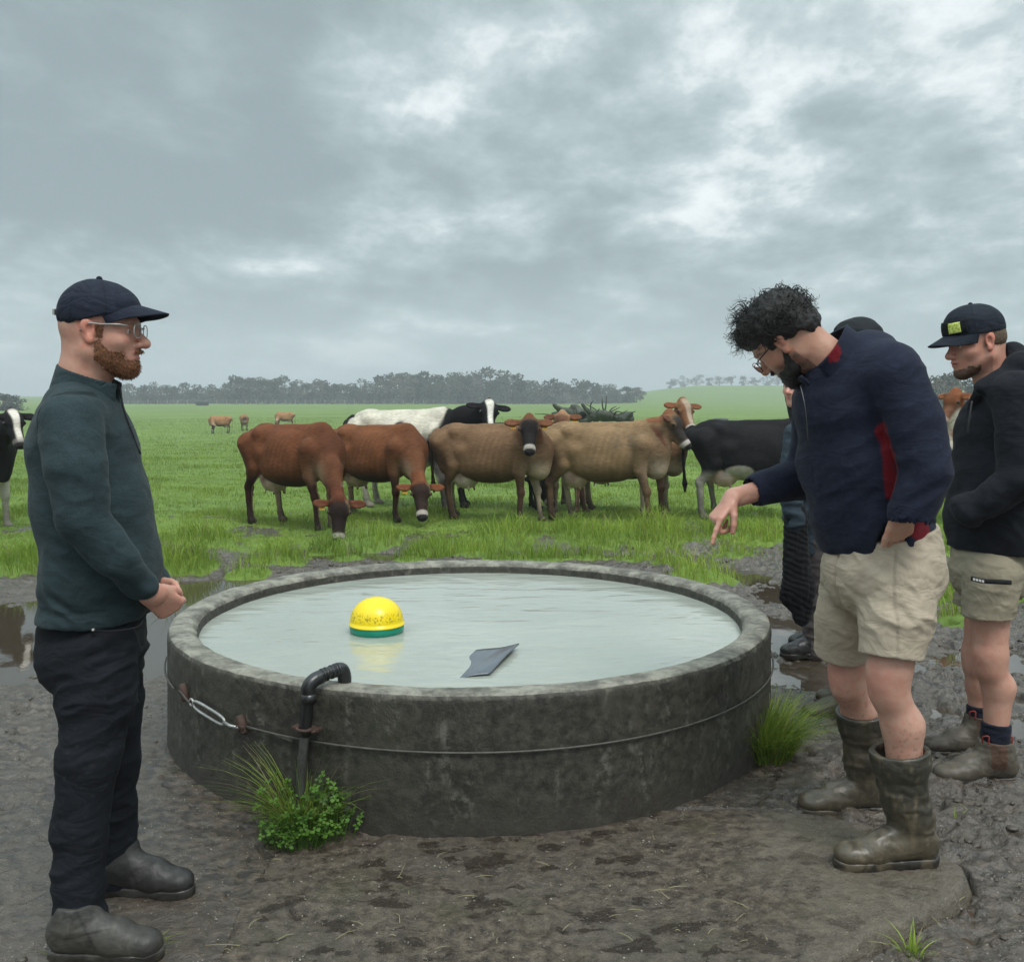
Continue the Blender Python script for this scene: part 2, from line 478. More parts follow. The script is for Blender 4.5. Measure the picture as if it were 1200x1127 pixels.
def ground_h(x, y):
    x = np.asarray(x, float); y = np.asarray(y, float)
    r = np.hypot(x, y)
    near = 1 - sstep(12, 22, r)
    h = fb2(x, y, 0.35, 3, seed=5) * 0.022 * near
    # trampled mud: clods and hoof holes
    a1 = fb2(x, y, 2.3, 3, seed=1.5); a2 = fb2(x + .13 * a1, y, 7.0, 3, 0.55, 2.5); a3 = fb2(x, y, 24., 3, 0.6, 3.5)
    clod = (1 - np.abs(a2) * 2.2)
    amp = (0.6 + 0.75 * sstep(.7, 1.2, x)) * near
    amp = amp * (0.42 + 0.58 * sstep(3.0, 4.6, r + 0.8 * (x > 0.9)))
    a4 = fb2(x, y, 11., 3, 0.55, 6.5)
    a5 = 1 - np.abs(fb2(x + .3 * a1, y, 15., 3, 0.55, 9.5)) * 2.5
    h = h + amp * (0.022 * a1 + 0.020 * clod + 0.014 * a3 + 0.010 * a5 - 0.036 * sstep(.10, .40, a4))
    nm = (r < 14)
    if nm.any():
        X_, Y_ = x[nm], y[nm]; wgt = (.45 + .55 * sstep(.6, 1.2, X_)) * (.35 + .65 * sstep(3.0, 4.8, Y_ + .9 * (X_ > .9)))
        h[nm] += wgt * (hoofs(X_, Y_, .23, 5, .058, .034, .55) + .7 * hoofs(X_ + .1, Y_, .13, 9, .030, .020, .5))
    p = np.zeros_like(h)
    for cx, cy, rx, ry, d in PUD:
        p = np.maximum(p, d * np.exp(-(((x - cx) / rx) ** 2 + ((y - cy) / ry) ** 2)))
    h = h - p
    for cx, cy, rr in TUSSW:
        h = h + 0.07 * np.exp(-((x - cx) ** 2 + (y - cy) ** 2) / (rr * 0.8) ** 2)
    # the grazed paddock beyond
    fld = sstep(6.6, 9.5, y + 0.8 * fb2(x, y, 0.6, 2, seed=8)) * (r < 60)
    h = h + fld * (0.012 + 0.035 * fb2(x, y, 1.6, 3, seed=9))
    far = sstep(30, 90, r)
    h = h - 1.1 * sstep(12, 62, r)
    h = h + far * 0.25 * fb2(x, y, 0.018, 3, seed=12)
    # low rise on the right, far off
    u = x / np.maximum(y, 1)
    h = h + 6.6 * sstep(240, 560, y) * sstep(0.07, 0.20, u) + 1.2 * sstep(300, 500, y)
    # flat, worn ground at the trough and the slab edge
    tr = np.hypot(x - TC[0], y - TC[1]) - TR
    k = np.exp(-(np.maximum(tr, 0) / 0.35) ** 2)
    h = h * (1 - 0.6 * k) + 0.004 * k
    m = (r < 6)
    if m.any():
        sd = poly_dist(x[m], y[m], SLAB)
        right = sstep(0.85, 1.1, x[m]) * (1 - sstep(2.95, 3.15, y[m]))
        hm = h[m]
        out = hm * 0.7 + 0.004 - 0.026 * right * (1 - sstep(0, 0.5, sd))
        hm = np.where(sd > 0, np.where(sd < .5, out, hm), np.where((x[m] < .6) & (sd > -.07), .0015 + .3 * hm, -0.06))
        h[m] = hm
    return h
def grass_mask(x, y):
    x = np.asarray(x, float); y = np.asarray(y, float)
    n = fb2(x, y, 0.9, 4, seed=21); n2 = fb2(x, y, 3.0, 3, seed=22)
    edge = 8.0 + 0.12 * np.abs(x)
    g = sstep(edge, edge + 1.6, y + 1.2 * n + 0.5 * n2)
    g = g * (0.35 + 0.65 * sstep(-0.32, 0.02, n2 + 0.30 * (y - 9.5) / 2.0))
    worn = np.exp(-(((x - 1.4) / 2.2) ** 2 + ((y - 10.0) / 0.9) ** 2)) * 0.55
    g = g * (1 - worn * sstep(-0.3, 0.2, n))
    for cx, cy, rx, ry, d in PUD:
        if cy > 7: g = g * (1 - np.clip(1.3 * np.exp(-(((x - cx) / rx / 1.05) ** 2 + ((y - cy) / ry / 1.1) ** 2)) + .25 * n2, 0, 1) * (np.hypot(x - cx, y - cy) < 3 * max(rx, ry)))
    for cx, cy, rr in TUSSW:
        g = np.maximum(g, sstep(1.05, 0.6, np.hypot(x - cx, (y - cy)) / rr + 0.25 * n2))
    return np.clip(g, 0, 1)

# one sheet of ground to the horizon, rings getting wider with distance
GR = 2000.0; HAZE = 0.00125
rr_ = np.concatenate([1.05 * np.exp(np.linspace(0, math.log(1.9 / 1.05), 40)), 1.9 * np.exp(np.linspace(0, math.log(13 / 1.9), 1050))[1:], 13 * np.exp(np.linspace(0, math.log(GR / 13), 430))[1:]])
ta = np.concatenate([np.linspace(-38, 38, 620), np.linspace(38, 322, 110)[1:-1]])
A, R_ = np.meshgrid(np.radians(ta), rr_)
gx, gy = (R_ * np.sin(A)).ravel(), (R_ * np.cos(A)).ravel()
gz = ground_h(gx, gy)
nr, na = len(rr_), len(ta)
ii = np.arange(nr * na).reshape(nr, na)
q = np.stack([ii[:-1], np.roll(ii, -1, 1)[:-1], np.roll(ii, -1, 1)[1:], ii[1:]], -1).reshape(-1, 4)
V = np.stack([gx, gy, gz], -1)
V = np.concatenate([V, [[0, 0, 0]]]); cidx = len(V) - 1
fan = np.stack([np.full(na, cidx), np.roll(ii[0], -1), ii[0], ii[0]], -1)
gm = np.append(grass_mask(gx, gy), 0)
m_ground, nt, p = new_mat('ground_mud_and_pasture')
co = obj_co(nt)
at = nt.nodes.new('ShaderNodeAttribute'); at.attribute_name = 'grass'
nA = noise_n(nt, co, 1.4, 6, 0.6); nB = noise_n(nt, co, 22, 6, 0.65); nC = noise_n(nt, co, 130, 4, 0.6); nD = noise_n(nt, co, 5, 5, 0.6)
mud = mixc(nt, maprange(nt, nB, 0.35, 0.66), (0.016, 0.011, 0.0075), (0.105, 0.079, 0.055))
mud = mixc(nt, maprange(nt, nA, 0.35, 0.65, 0, 0.75), mud, (0.072, 0.055, 0.040))
vor = nt.nodes.new('ShaderNodeTexVoronoi'); nt.links.new(co, vor.inputs['Vector']); vor.inputs['Scale'].default_value = 75
spk = math_n(nt, 'MULTIPLY', maprange(nt, vor.outputs['Distance'], 0.12, 0.2, 1, 0), maprange(nt, nD, 0.52, 0.62))
mud = mixc(nt, spk, mud, (0.3, 0.28, 0.25))
wide = mapping(nt, co, (0.06, 0.16, 1)); nE = noise_n(nt, wide, 1.0, 5, 0.6)
nF = noise_n(nt, co, 0.5, 6, 0.6)
gr = mixc(nt, maprange(nt, nD, 0.3, 0.7), (0.078, 0.138, 0.018), (0.155, 0.230, 0.036))
gr = mixc(nt, maprange(nt, nE, 0.35, 0.65, 0, 0.55), gr, (0.18, 0.265, 0.055))
gr = mixc(nt, maprange(nt, nF, 0.42, 0.7, 0, 0.4), gr, (0.07, 0.115, 0.03))
gf = maprange(nt, math_n(nt, 'ADD', at.outputs['Fac'], math_n(nt, 'MULTIPLY', math_n(nt, 'SUBTRACT', nD, 0.5), 0.6)), 0.35, 0.7)
base = mixc(nt, gf, mud, gr)
nt.links.new(base, p.inputs['Base Color'])
ro = maprange(nt, math_n(nt, 'ADD', math_n(nt, 'MULTIPLY', nA, .5), math_n(nt, 'MULTIPLY', nD, .5)), 0.44, 0.58, 0.08, 0.42)
ro = math_n(nt, 'MAXIMUM', ro, math_n(nt, 'MULTIPLY', gf, 0.8))
nt.links.new(ro, p.inputs['Roughness'])
nt.links.new(maprange(nt, gf, 0, 1, 0.9, 0.25), p.inputs['Specular IOR Level'])
b1 = bump(nt, p, nB, 0.85, 0.020)
b2 = bump(nt, p, nC, 0.8, 0.006, b1)
ground = mk('ground', V, np.concatenate([q, fan[:, [0, 1, 2, 2]]])[:len(q)], m_ground, attrs={'grass': gm})
tag(ground, 'trampled wet mud running into green grazed pasture', kind='structure')

# puddle water
m_pud, nt, p = new_mat('puddle_water')
co = obj_co(nt)
nP = noise_n(nt, co, 9, 3, 0.5)
nt.links.new(mixc(nt, noise_n(nt, co, 0.8, 3), (0.030, 0.022, 0.014), (0.075, 0.058, 0.040)), p.inputs['Base Color'])
setp(p, Roughness=0.03, IOR=1.75); bump(nt, p, nP, 0.05, 0.01)
u = np.linspace(-9, 9, 40); vv = np.linspace(2.4, 13, 30)
X, Y = np.meshgrid(u, vv)
ii = np.arange(X.size).reshape(X.shape)
q = np.stack([ii[:-1, :-1], ii[:-1, 1:], ii[1:, 1:], ii[1:, :-1]], -1).reshape(-1, 4)
tag(mk('water', np.stack([X.ravel(), Y.ravel(), np.full(X.size, WZ)], -1), q, m_pud), 'brown rain puddles lying in the churned mud', kind='structure')

# concrete slab in front of the trough, skinned with mud
def fill_poly(poly, step):
    lo, hi = poly.min(0), poly.max(0)
    xs = np.arange(lo[0] - step, hi[0] + step, step); ys = np.arange(lo[1] - step, hi[1] + step, step)
    return np.meshgrid(xs, ys)
sl_step = 0.008
poly = SLAB.copy(); poly[:, 1] = np.where(poly[:, 1] < 1.2, 1.2, poly[:, 1])
X, Y = fill_poly(poly, sl_step)
sd = poly_dist(X.ravel(), Y.ravel(), poly).reshape(X.shape) + 0.012 * fb2(X.ravel(), Y.ravel(), 9, 3, seed=4).reshape(X.shape)
gxr, gyr = X.ravel(), Y.ravel()
top = 0.006 + 0.006 * fb2(gxr, gyr, 2.2, 3, seed=41) + 0.0035 * fb2(gxr, gyr, 14, 4, seed=42) + 0.002 * fb2(gxr, gyr, 60, 2, seed=43)
pits = sstep(0.18, 0.5, fb2(gxr, gyr, 7, 3, seed=44)) * 0.008
top = top + .55 * hoofs(gxr, gyr, .26, 31, .050, .020, .45) * (1 - .6 * sstep(.5, .9, gxr)) - pits * sstep(1.6, 2.4, gyr) + .018 * sstep(.45, .95, gxr)
top = top.reshape(X.shape)
edge = sstep(-0.045, 0.012, sd)
Z = top - 0.075 * edge ** 2
keep = sd < 0.02
ii = np.arange(X.size).reshape(X.shape)
kq = keep[:-1, :-1] & keep[:-1, 1:] & keep[1:, 1:] & keep[1:, :-1]
q = np.stack([ii[:-1, :-1], ii[:-1, 1:], ii[1:, 1:], ii[1:, :-1]], -1)[kq]
used = np.unique(q); rm = np.full(X.size, -1); rm[used] = np.arange(len(used))
m_slab, nt, p = new_mat('muddy_concrete_slab')
co = obj_co(nt)
n1 = noise_n(nt, co, 2.2, 6, 0.62); n2 = noise_n(nt, co, 26, 6, 0.7); n3 = noise_n(nt, co, 170, 4, 0.6); n4 = noise_n(nt, mapping(nt, co, (1, 1.6, 1)), 6.5, 5, 0.6, 0.2)
c = mixc(nt, maprange(nt, n2, 0.3, 0.72), (0.030, 0.021, 0.0145), (0.165, 0.130, 0.094))
c = mixc(nt, maprange(nt, n1, 0.36, 0.66, 0, 0.6), c, (0.10, 0.087, 0.07))
sx = nt.nodes.new('ShaderNodeSeparateXYZ'); nt.links.new(co, sx.inputs[0])
bare = maprange(nt, math_n(nt, 'ADD', sx.outputs[0], math_n(nt, 'MULTIPLY', math_n(nt, 'SUBTRACT', n1, .5), .9)), .55, 1.0, 0, .5)
c = mixc(nt, bare, c, mixc(nt, n2, (0.12, 0.100, 0.074), (0.22, 0.185, 0.140)))
c = mixc(nt, maprange(nt, noise_n(nt, co, 3.4, 5, .6), 0.5, 0.7, 0, .5), c, (0.075, 0.068, 0.035))
wet = math_n(nt, 'MULTIPLY', maprange(nt, n4, 0.54, 0.59), maprange(nt, n1, 0.40, 0.50))
wet = math_n(nt, 'MULTIPLY', wet, math_n(nt, 'SUBTRACT', 1.0, bare))
c = mixc(nt, math_n(nt, 'MULTIPLY', wet, 0.85), c, (0.024, 0.014, 0.008))
vor = nt.nodes.new('ShaderNodeTexVoronoi'); nt.links.new(co, vor.inputs['Vector']); vor.inputs['Scale'].default_value = 95
spk = math_n(nt, 'MULTIPLY', maprange(nt, vor.outputs['Distance'], 0.14, 0.22, 1, 0), maprange(nt, noise_n(nt, co, 40, 2), 0.5, 0.62))
c = mixc(nt, math_n(nt, 'MULTIPLY', spk, 0.8), c, (0.33, 0.30, 0.26))
nt.links.new(c, p.inputs['Base Color'])
ro = maprange(nt, n2, 0.3, 0.7, 0.20, 0.58, False)
ro = math_n(nt, 'MULTIPLY', ro, maprange(nt, wet, 0, 1, 1, 0.28, False))
nt.links.new(ro, p.inputs['Roughness'])
b1 = bump(nt, p, n2, 0.95, 0.020); bump(nt, p, n3, 0.9, 0.005, b1)
tag(mk('pavement', np.stack([gxr, gyr, Z.ravel()], -1)[used], rm[q], m_slab), 'mud skinned concrete slab in front of the trough', kind='structure')

# ================================================================ TROUGH
m_conc, nt, p = new_mat('trough_concrete')
co = obj_co(nt); geo = nt.nodes.new('ShaderNodeNewGeometry')
sp = nt.nodes.new('ShaderNodeSeparateXYZ'); nt.links.new(co, sp.inputs[0])
n1 = noise_n(nt, co, 3.2, 6, 0.6); n2 = noise_n(nt, co, 28, 6, 0.7); n3 = noise_n(nt, mapping(nt, co, (9, 9, 1.6)), 1.6, 5, 0.6); n4 = noise_n(nt, co, 140, 4, .6)
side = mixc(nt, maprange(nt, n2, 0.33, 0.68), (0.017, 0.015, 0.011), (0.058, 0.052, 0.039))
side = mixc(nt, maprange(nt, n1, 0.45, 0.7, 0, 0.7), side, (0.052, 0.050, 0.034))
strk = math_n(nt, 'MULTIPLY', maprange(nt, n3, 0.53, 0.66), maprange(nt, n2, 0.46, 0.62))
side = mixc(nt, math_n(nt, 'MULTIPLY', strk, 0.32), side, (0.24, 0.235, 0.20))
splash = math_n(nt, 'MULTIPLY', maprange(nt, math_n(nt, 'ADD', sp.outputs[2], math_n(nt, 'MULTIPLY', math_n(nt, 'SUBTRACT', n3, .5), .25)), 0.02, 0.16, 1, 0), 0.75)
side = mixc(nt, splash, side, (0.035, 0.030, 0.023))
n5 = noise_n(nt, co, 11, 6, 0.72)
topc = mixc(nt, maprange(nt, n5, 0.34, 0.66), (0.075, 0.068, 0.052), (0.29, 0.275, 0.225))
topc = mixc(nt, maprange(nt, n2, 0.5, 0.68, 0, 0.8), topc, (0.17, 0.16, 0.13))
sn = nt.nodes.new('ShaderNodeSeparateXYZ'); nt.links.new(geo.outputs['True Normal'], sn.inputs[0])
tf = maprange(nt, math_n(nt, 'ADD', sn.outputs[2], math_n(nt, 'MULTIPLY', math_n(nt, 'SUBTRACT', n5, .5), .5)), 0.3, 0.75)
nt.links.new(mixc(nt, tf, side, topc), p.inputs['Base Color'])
nt.links.new(maprange(nt, n5, 0.3, 0.7, 0.45, 0.8, False), p.inputs['Roughness'])
b1 = bump(nt, p, n2, 0.7, 0.008); bump(nt, p, n4, 0.5, 0.002, b1)

trough = thing('water_trough', 'large round concrete stock trough full of grey water, standing in the mud', 'trough', (TC[0], TC[1], 0))
TW = 0.125
prof = [(TR + .012, -.15), (TR + .010, 0.0), (TR + .006, .10), (TR + .003, .2), (TR + .002, .3), (TR, .38), (TR, TH - .05), (TR - .002, TH - .02), (TR - .008, TH - .006), (TR - .02, TH),
        (TR - .045, TH + .002), (TR - .07, TH + .001), (TR - .095, TH - .001), (TR - .112, TH - .008), (TR - TW, TH - .024), (TR - TW - .003, TH - .05), (TR - TW - .012, TH - .1), (TR - TW - .02, .1), (TR - TW - .02, .0)]
pr = np.array(prof)
# densify
pp = []
for i in range(len(pr) - 1):
    n = max(1, int(np.linalg.norm(pr[i + 1] - pr[i]) / 0.012))
    for t in range(n): pp.append(pr[i] + (pr[i + 1] - pr[i]) * t / n)
pp.append(pr[-1]); pp = np.array(pp)
na = 1100
a = np.linspace(0, 2 * np.pi, na, endpoint=False)
RR, AA = np.meshgrid(np.arange(len(pp)), a, indexing='ij')
rad_ = pp[RR, 0]; z_ = pp[RR, 1]
X = rad_ * np.cos(AA); Y = rad_ * np.sin(AA)
P3 = np.stack([X.ravel(), Y.ravel(), z_.ravel()], -1)
nrm_r = np.stack([np.cos(AA).ravel(), np.sin(AA).ravel(), np.zeros(AA.size)], -1)
disp = 0.004 * fbm(P3 * 4, 3) + 0.0025 * fbm(P3 * 22, 3) + 0.0016 * fbm(P3 * 70, 2)
P3 = P3 + nrm_r * disp[:, None] * np.where(rad_.ravel() > TR - .06, 1, -1)[:, None]
toprim = (z_.ravel() > TH - .05)
chip = sstep(0.30, 0.6, fbm(P3 * np.array((5, 5, 3)) + 9, 4)) * 0.016
P3[:, 2] += np.where(toprim, 0.004 * fbm(P3 * 9 + 3, 3) - chip * sstep(TH - .05, TH, z_.ravel()) + 0.0018 * fbm(P3 * 60, 2), 0)
ii = np.arange(P3.shape[0]).reshape(AA.shape)
q = np.stack([ii[:-1], ii[1:], np.roll(ii, -1, 1)[1:], np.roll(ii, -1, 1)[:-1]], -1).reshape(-1, 4)[:, ::-1]
mk('trough_wall', P3, q, m_conc, trough)
# water in the trough
m_tw, nt, p = new_mat('trough_water')
co = obj_co(nt)
nt.links.new(mixc(nt, noise_n(nt, co, 1.6, 4, 0.6), (0.27, 0.295, 0.255), (0.40, 0.42, 0.37)), p.inputs['Base Color'])
setp(p, Roughness=0.10, IOR=1.5)
w1 = noise_n(nt, mapping(nt, co, (2.2, 6.0, 1), (0, 0, rad(8))), 2.6, 2, 0.45, 0.5)
w2 = noise_n(nt, mapping(nt, co, (1.3, 2.8, 1), (0, 0, rad(-14))), 1.8, 2, 0.45, 0.6)
b1 = bump(nt, p, w2, 0.36, 0.03); bump(nt, p, w1, 0.25, 0.012, b1)
rs = np.linspace(0.0, TR - TW + .01, 60); AA, RR = np.meshgrid(np.linspace(0, 2 * np.pi, 181)[:-1], rs[1:])
X = RR * np.cos(AA); Y = RR * np.sin(AA)
Vw = np.stack([X.ravel(), Y.ravel(), np.zeros(X.size)], -1)
Vw[:, 2] = 0.0008 * fbm(np.stack([X.ravel() * 4, Y.ravel() * 8, X.ravel() * 0], -1), 3)
ii = np.arange(X.size).reshape(X.shape)
q = np.stack([ii[:-1], np.roll(ii, -1, 1)[:-1], np.roll(ii, -1, 1)[1:], ii[1:]], -1).reshape(-1, 4)[:, ::-1]
Vw = np.concatenate([Vw, [[0, 0, 0]]])
cen = np.stack([np.full(180, len(Vw) - 1), ii[0], np.roll(ii[0], -1), np.roll(ii[0], -1)], -1)
o = mk_poly('trough_water', Vw, np.concatenate([q, cen]), m_tw)
WL = TH - 0.062
o.location = (TC[0], TC[1], WL)
tag(o, 'milky grey-green water filling the concrete trough', kind='structure')
def TP(px, py, z):      # point over the trough at height z seen at this photo pixel
    return GP(px, py, z)

# yellow and green float
fl = TP(441, 741, WL)
FR = 0.121
m_yel, nt, p = new_mat('float_yellow'); co = obj_co(nt)
nn = noise_n(nt, co, 95, 3, 0.7); sp = nt.nodes.new('ShaderNodeSeparateXYZ'); nt.links.new(co, sp.inputs[0])
band = math_n(nt, 'MULTIPLY', maprange(nt, sp.outputs[2], 0.045, 0.075), maprange(nt, sp.outputs[2], 0.085, 0.11, 1, 0))
nt.links.new(mixc(nt, math_n(nt, 'MULTIPLY', maprange(nt, nn, 0.52, 0.58), band), (0.83, 0.62, 0.005), (0.36, 0.26, 0.02)), p.inputs['Base Color'])
setp(p, Roughness=0.28)
m_grn = simple('float_green', (0.003, 0.22, 0.14), 0.3, 0.1, 20, 0.05)
ft = thing('trough_float', 'yellow domed float with a green base bobbing on the trough water', 'float', (fl[0], fl[1] + .02, WL))
def lathe(prof, n=48):
    P = np.array(prof, float); a = np.linspace(0, 2 * np.pi, n, endpoint=False)
    V = np.stack([P[:, None, 0] * np.cos(a), P[:, None, 0] * np.sin(a), np.repeat(P[:, 1:2], n, 1)], -1).reshape(-1, 3)
    ii = np.arange(len(P) * n).reshape(len(P), n)
    F = np.stack([ii[:-1], np.roll(ii, -1, 1)[:-1], np.roll(ii, -1, 1)[1:], ii[1:]], -1).reshape(-1, 4)
    return V, F
t = np.linspace(0, math.pi / 2, 16)
dome = [(FR * 1.0, .036), (FR * 1.0, .045)] + [(FR * math.cos(x) ** 0.9 if math.cos(x) > 1e-6 else 1e-4, .045 + .112 * math.sin(x)) for x in t]
mk('dome', *lathe(dome), m_yel, ft)
mk('base', *lathe([(.0005, -.05), (.05, -.045), (FR * .85, -.02), (FR * .98, 0.0), (FR * 1.01, .012), (FR * 1.01, .032), (FR * .985, .037), (FR * .9, .037)]), m_grn, ft)
mk('rim', *lathe([(FR * .98, .0335), (FR * 1.03, .034), (FR * 1.035, .037), (FR * 1.03, .040), (FR * .98, .0405)]), m_yel, ft)

# dark sheet lying half under water
m_sheet = simple('wet_dark_sheet', (0.085, 0.10, 0.12), 0.18, 0.2, 8, 0.15)
a0, a1, a2, a3, a4 = TP(608, 754, WL + .024), TP(574, 788, WL + .012), TP(508, 799, WL - .010), TP(545, 764, WL - .010), TP(545, 786, WL + .004)
us, vs = np.linspace(0, 1, 24), np.linspace(0, 1, 16)
Vt = []
for v in vs:
    for u_ in us:
        b = (1 - v) * ((1 - u_) * a3 + u_ * a0) + v * ((1 - u_) * a2 + u_ * a1)
        Vt.append(b + np.array((0, 0, 0.003 * math.sin(u_ * 7 + v * 3) + .004 * math.sin(v * 3.1) * u_)))
Vt = np.array(Vt); c0 = Vt.mean(0).copy(); Vt -= c0
ii = np.arange(len(Vt)).reshape(16, 24)
q = np.stack([ii[:-1, :-1], ii[1:, :-1], ii[1:, 1:], ii[:-1, 1:]], -1).reshape(-1, 4)
o = mk('float_flap', Vt, q, m_sheet); o.location = tuple(c0)
s = o.modifiers.new('thickness', 'SOLIDIFY'); s.thickness = 0.006
tag(o, 'thin dark sheet lying half sunk in the trough water with one corner out', 'sheet')

# inlet pipe over the rim
m_pipe = simple('black_pipe', (0.012, 0.012, 0.013), 0.32, 0.5, 25, 0.25, spec=0.6)
m_pipe2 = simple('worn_grey_pipe', (0.065, 0.063, 0.060), 0.5, 0.6, 40, 0.4)
m_rust = simple('rusty_steel', (0.055, 0.028, 0.020), 0.75, 0.6, 60, 0.5)
m_galv = simple('galvanised_steel', (0.42, 0.42, 0.40), 0.42, 0.3, 50, 0.2, metal=0.75)
m_wire = simple('old_wire', (0.085, 0.080, 0.068), 0.6, 0.5, 70, 0.3, metal=0.3)
def rim_pt(px, dz, dr=0.0):
    """point on the near outer wall of the trough below photo column px, at height dz"""
    best = None
    for k in range(2000):
        an = math.pi + math.pi * k / 2000
        X, Y = TC[0] + (TR + dr) * math.cos(an), TC[1] + (TR + dr) * math.sin(an)
        zc_ = Y * math.cos(PITCH) + (CAMH - dz) * math.sin(PITCH)
        e = abs(600 + FPX * X / zc_ - px)
        if best is None or e < best[0]: best = (e, X, Y, an)
    return np.array((best[1], best[2], dz)), best[3]
b0, an = rim_pt(352, 0.15, .03)
t0, an2 = rim_pt(362, TH, .035)
inw = np.array((-math.cos(an2), -math.sin(an2), 0))
pipe = thing('water_pipe', 'black plastic inlet pipe bent over the trough rim', 'pipe', (b0[0], b0[1], 0))
g0 = b0.copy(); g0[2] = -0.03
mid0 = b0 + (t0 - b0) * 0.55
mk_tube('lower_riser', place(crv([g0 + (t0 - b0) * -.05, b0, mid0]), pipe), 0.0160, m_pipe2, pipe, 14)
top0 = t0 + np.array((0, 0, 0.0)); 
mk_tube('upper_riser', place(crv([mid0 - (t0 - b0) * .02, (mid0 + top0) / 2, top0 + (0, 0, .0)], 20), pipe), 0.0205, m_pipe, pipe, 14)
side_ = np.array((0.35, 0.0, 0)); side_ = nrm(inw * 0.9 + np.array((0.62, 0.0, 0)))
el = [top0 - (0, 0, .012), top0 + (0, 0, .012), top0 + (0, 0, .030) + side_ * .02, top0 + (0, 0, .038) + side_ * .05]
mk_tube('elbow', place(crv(el, 24), pipe), 0.0245, m_pipe, pipe, 16)
noz = [top0 + (0, 0, .038) + side_ * .045, top0 + (0, 0, .046) + side_ * .08, top0 + (0, 0, .05) + side_ * .115]
mk_tube('nozzle', place(crv(noz, 16), pipe), 0.0205, m_pipe, pipe, 16)
dn = [top0 + (0, 0, .050) + side_ * .11, top0 + (0, 0, .046) + side_ * .132, top0 + (0, 0, .02) + side_ * .142, top0 + (0, 0, -.012) + side_ * .142]
mk_tube('outlet', place(crv(dn, 16), pipe), 0.0245, m_pipe, pipe, 16)
for tt in (.055, .068, .09, .105):
    c_ = top0 + (0, 0, .040 + .15 * (tt - .05)) + side_ * tt
    mk_tube('ring', place([c_ - side_ * .004, c_ + side_ * .004], pipe), 0.0245, m_pipe, pipe, 16)
mk_tube('collar', place([top0 - (0, 0, .045), top0 - (0, 0, .012)], pipe), 0.0255, m_pipe, pipe, 16)
cz = b0 + (t0 - b0) * 0.60
tang = np.array((-math.sin(an2), math.cos(an2), 0)); tang = tang if tang[0] > 0 else -tang
outw = -inw
mk_tube('clamp', place([cz + outw * 0.027 * math.cos(x) + tang * 0.029 * math.sin(x) for x in np.linspace(0, 2 * math.pi, 24, endpoint=False)], pipe), 0.006, m_rust, pipe, 8, True)
R3 = np.stack([tang, outw, np.array((0, 0, 1.0))], 1)
def box_v(c, h, R=np.eye(3)):
    s = np.array([(x, y, z) for x in (-1, 1) for y in (-1, 1) for z in (-1, 1)], float) * h
    F = [(0, 1, 3, 2), (4, 6, 7, 5), (0, 4, 5, 1), (2, 3, 7, 6), (0, 2, 6, 4), (1, 5, 7, 3)]
    return s @ R.T + c, np.array(F)
V1, F1 = box_v(cz + tang * .034 - outw * .004, np.array((.020, .018, .006)), R3)
V2, F2 = box_v(cz - tang * .036 - outw * .004, np.array((.012, .018, .006)), R3)
Vb, Fb = join([(V1, F1), (V2, F2)])
mk_poly('bracket', place(Vb, pipe), Fb, m_rust, pipe, smooth=False, bevel=.002)
mk_tube('bolt', place([cz + tang * .045 + outw * .004, cz + tang * .045 + outw * .026], pipe), 0.006, m_rust, pipe, 6)

# tension wire with turnbuckle round the trough
tw = thing('tension_wire', 'wire cable strained round the concrete trough with a turnbuckle and rusty pins', 'cable', (TC[0], TC[1], 0.27))
def wire_z(ang):   # the wire sags a little on the near side
    return 0.335 - 0.035 * math.sin((ang - math.pi)) - .01 * math.cos(ang)
_, a_l = rim_pt(292, .3); _, a_p = rim_pt(300, .3)
pts = []
for x in np.linspace(a_l, a_l + 2 * math.pi - 0.42, 260):
    z = wire_z(x) if math.pi < x % (2 * math.pi) < 2 * math.pi else 0.335 - .01 * math.cos(x)
    pts.append((TC[0] + (TR + .012) * math.cos(x), TC[1] + (TR + .012) * math.sin(x), z))
mk_tube('wire', place(pts, tw), 0.0042, m_wire, tw, 6)
for off in (.006, .014):
    pts2 = [np.array((TC[0] + (TR + .013) * math.cos(x), TC[1] + (TR + .013) * math.sin(x), wire_z(x) + off * math.sin((x - a_l) * 25) * .6 - off * .5)) for x in np.linspace(a_l, a_l + .16, 20)]
    mk_tube('wire_end', place(pts2, tw), 0.0028, m_wire, tw, 6)
def peg(px, z, nm='pin'):
    c_, an_ = rim_pt(px, z, .012); o_ = np.array((math.cos(an_), math.sin(an_), 0)); tg = np.array((-math.sin(an_), math.cos(an_), 0))
    if tg[0] < 0: tg = -tg
    d = nrm(np.array((0, 0, 1)) - tg * .45)
    mk_tube(nm, place([c_ - d * .034, c_ - d * .03, c_ + d * .03, c_ + d * .034], tw), [.013, .016, .016, .012], m_rust, tw, 12)
    return c_, o_, tg
pa, oa, tga = peg(284, .315); pb, ob, tgb = peg(216, .345)
# turnbuckle: a closed eye-ended frame between the two pins
ca, _ = rim_pt(228, .335, .03); cb_, _ = rim_pt(262, .312, .03)
dirb = nrm(cb_ - ca); upb = nrm(np.array((0, 0, 1)) - dirb * dirb[2])
cenb = (ca + cb_) / 2; Lh = np.linalg.norm(cb_ - ca) / 2 + .006
oval = []
for x in np.linspace(0, 2 * math.pi, 40, endpoint=False):
    cx_, sx_ = math.cos(x), math.sin(x)
    oval.append(cenb + dirb * Lh * np.sign(cx_) * abs(cx_) ** .55 + upb * .0175 * np.sign(sx_) * abs(sx_) ** .6)
tb = mk_tube('turnbuckle', place(oval, tw), 0.0058, m_galv, tw, 8, True)
mk_tube('rod', place([cenb + dirb * (Lh - .005), cenb + dirb * (Lh + .035), pa + oa * .012 - tga * .005 - (0, 0, .01)], tw), 0.006, m_galv, tw, 8)
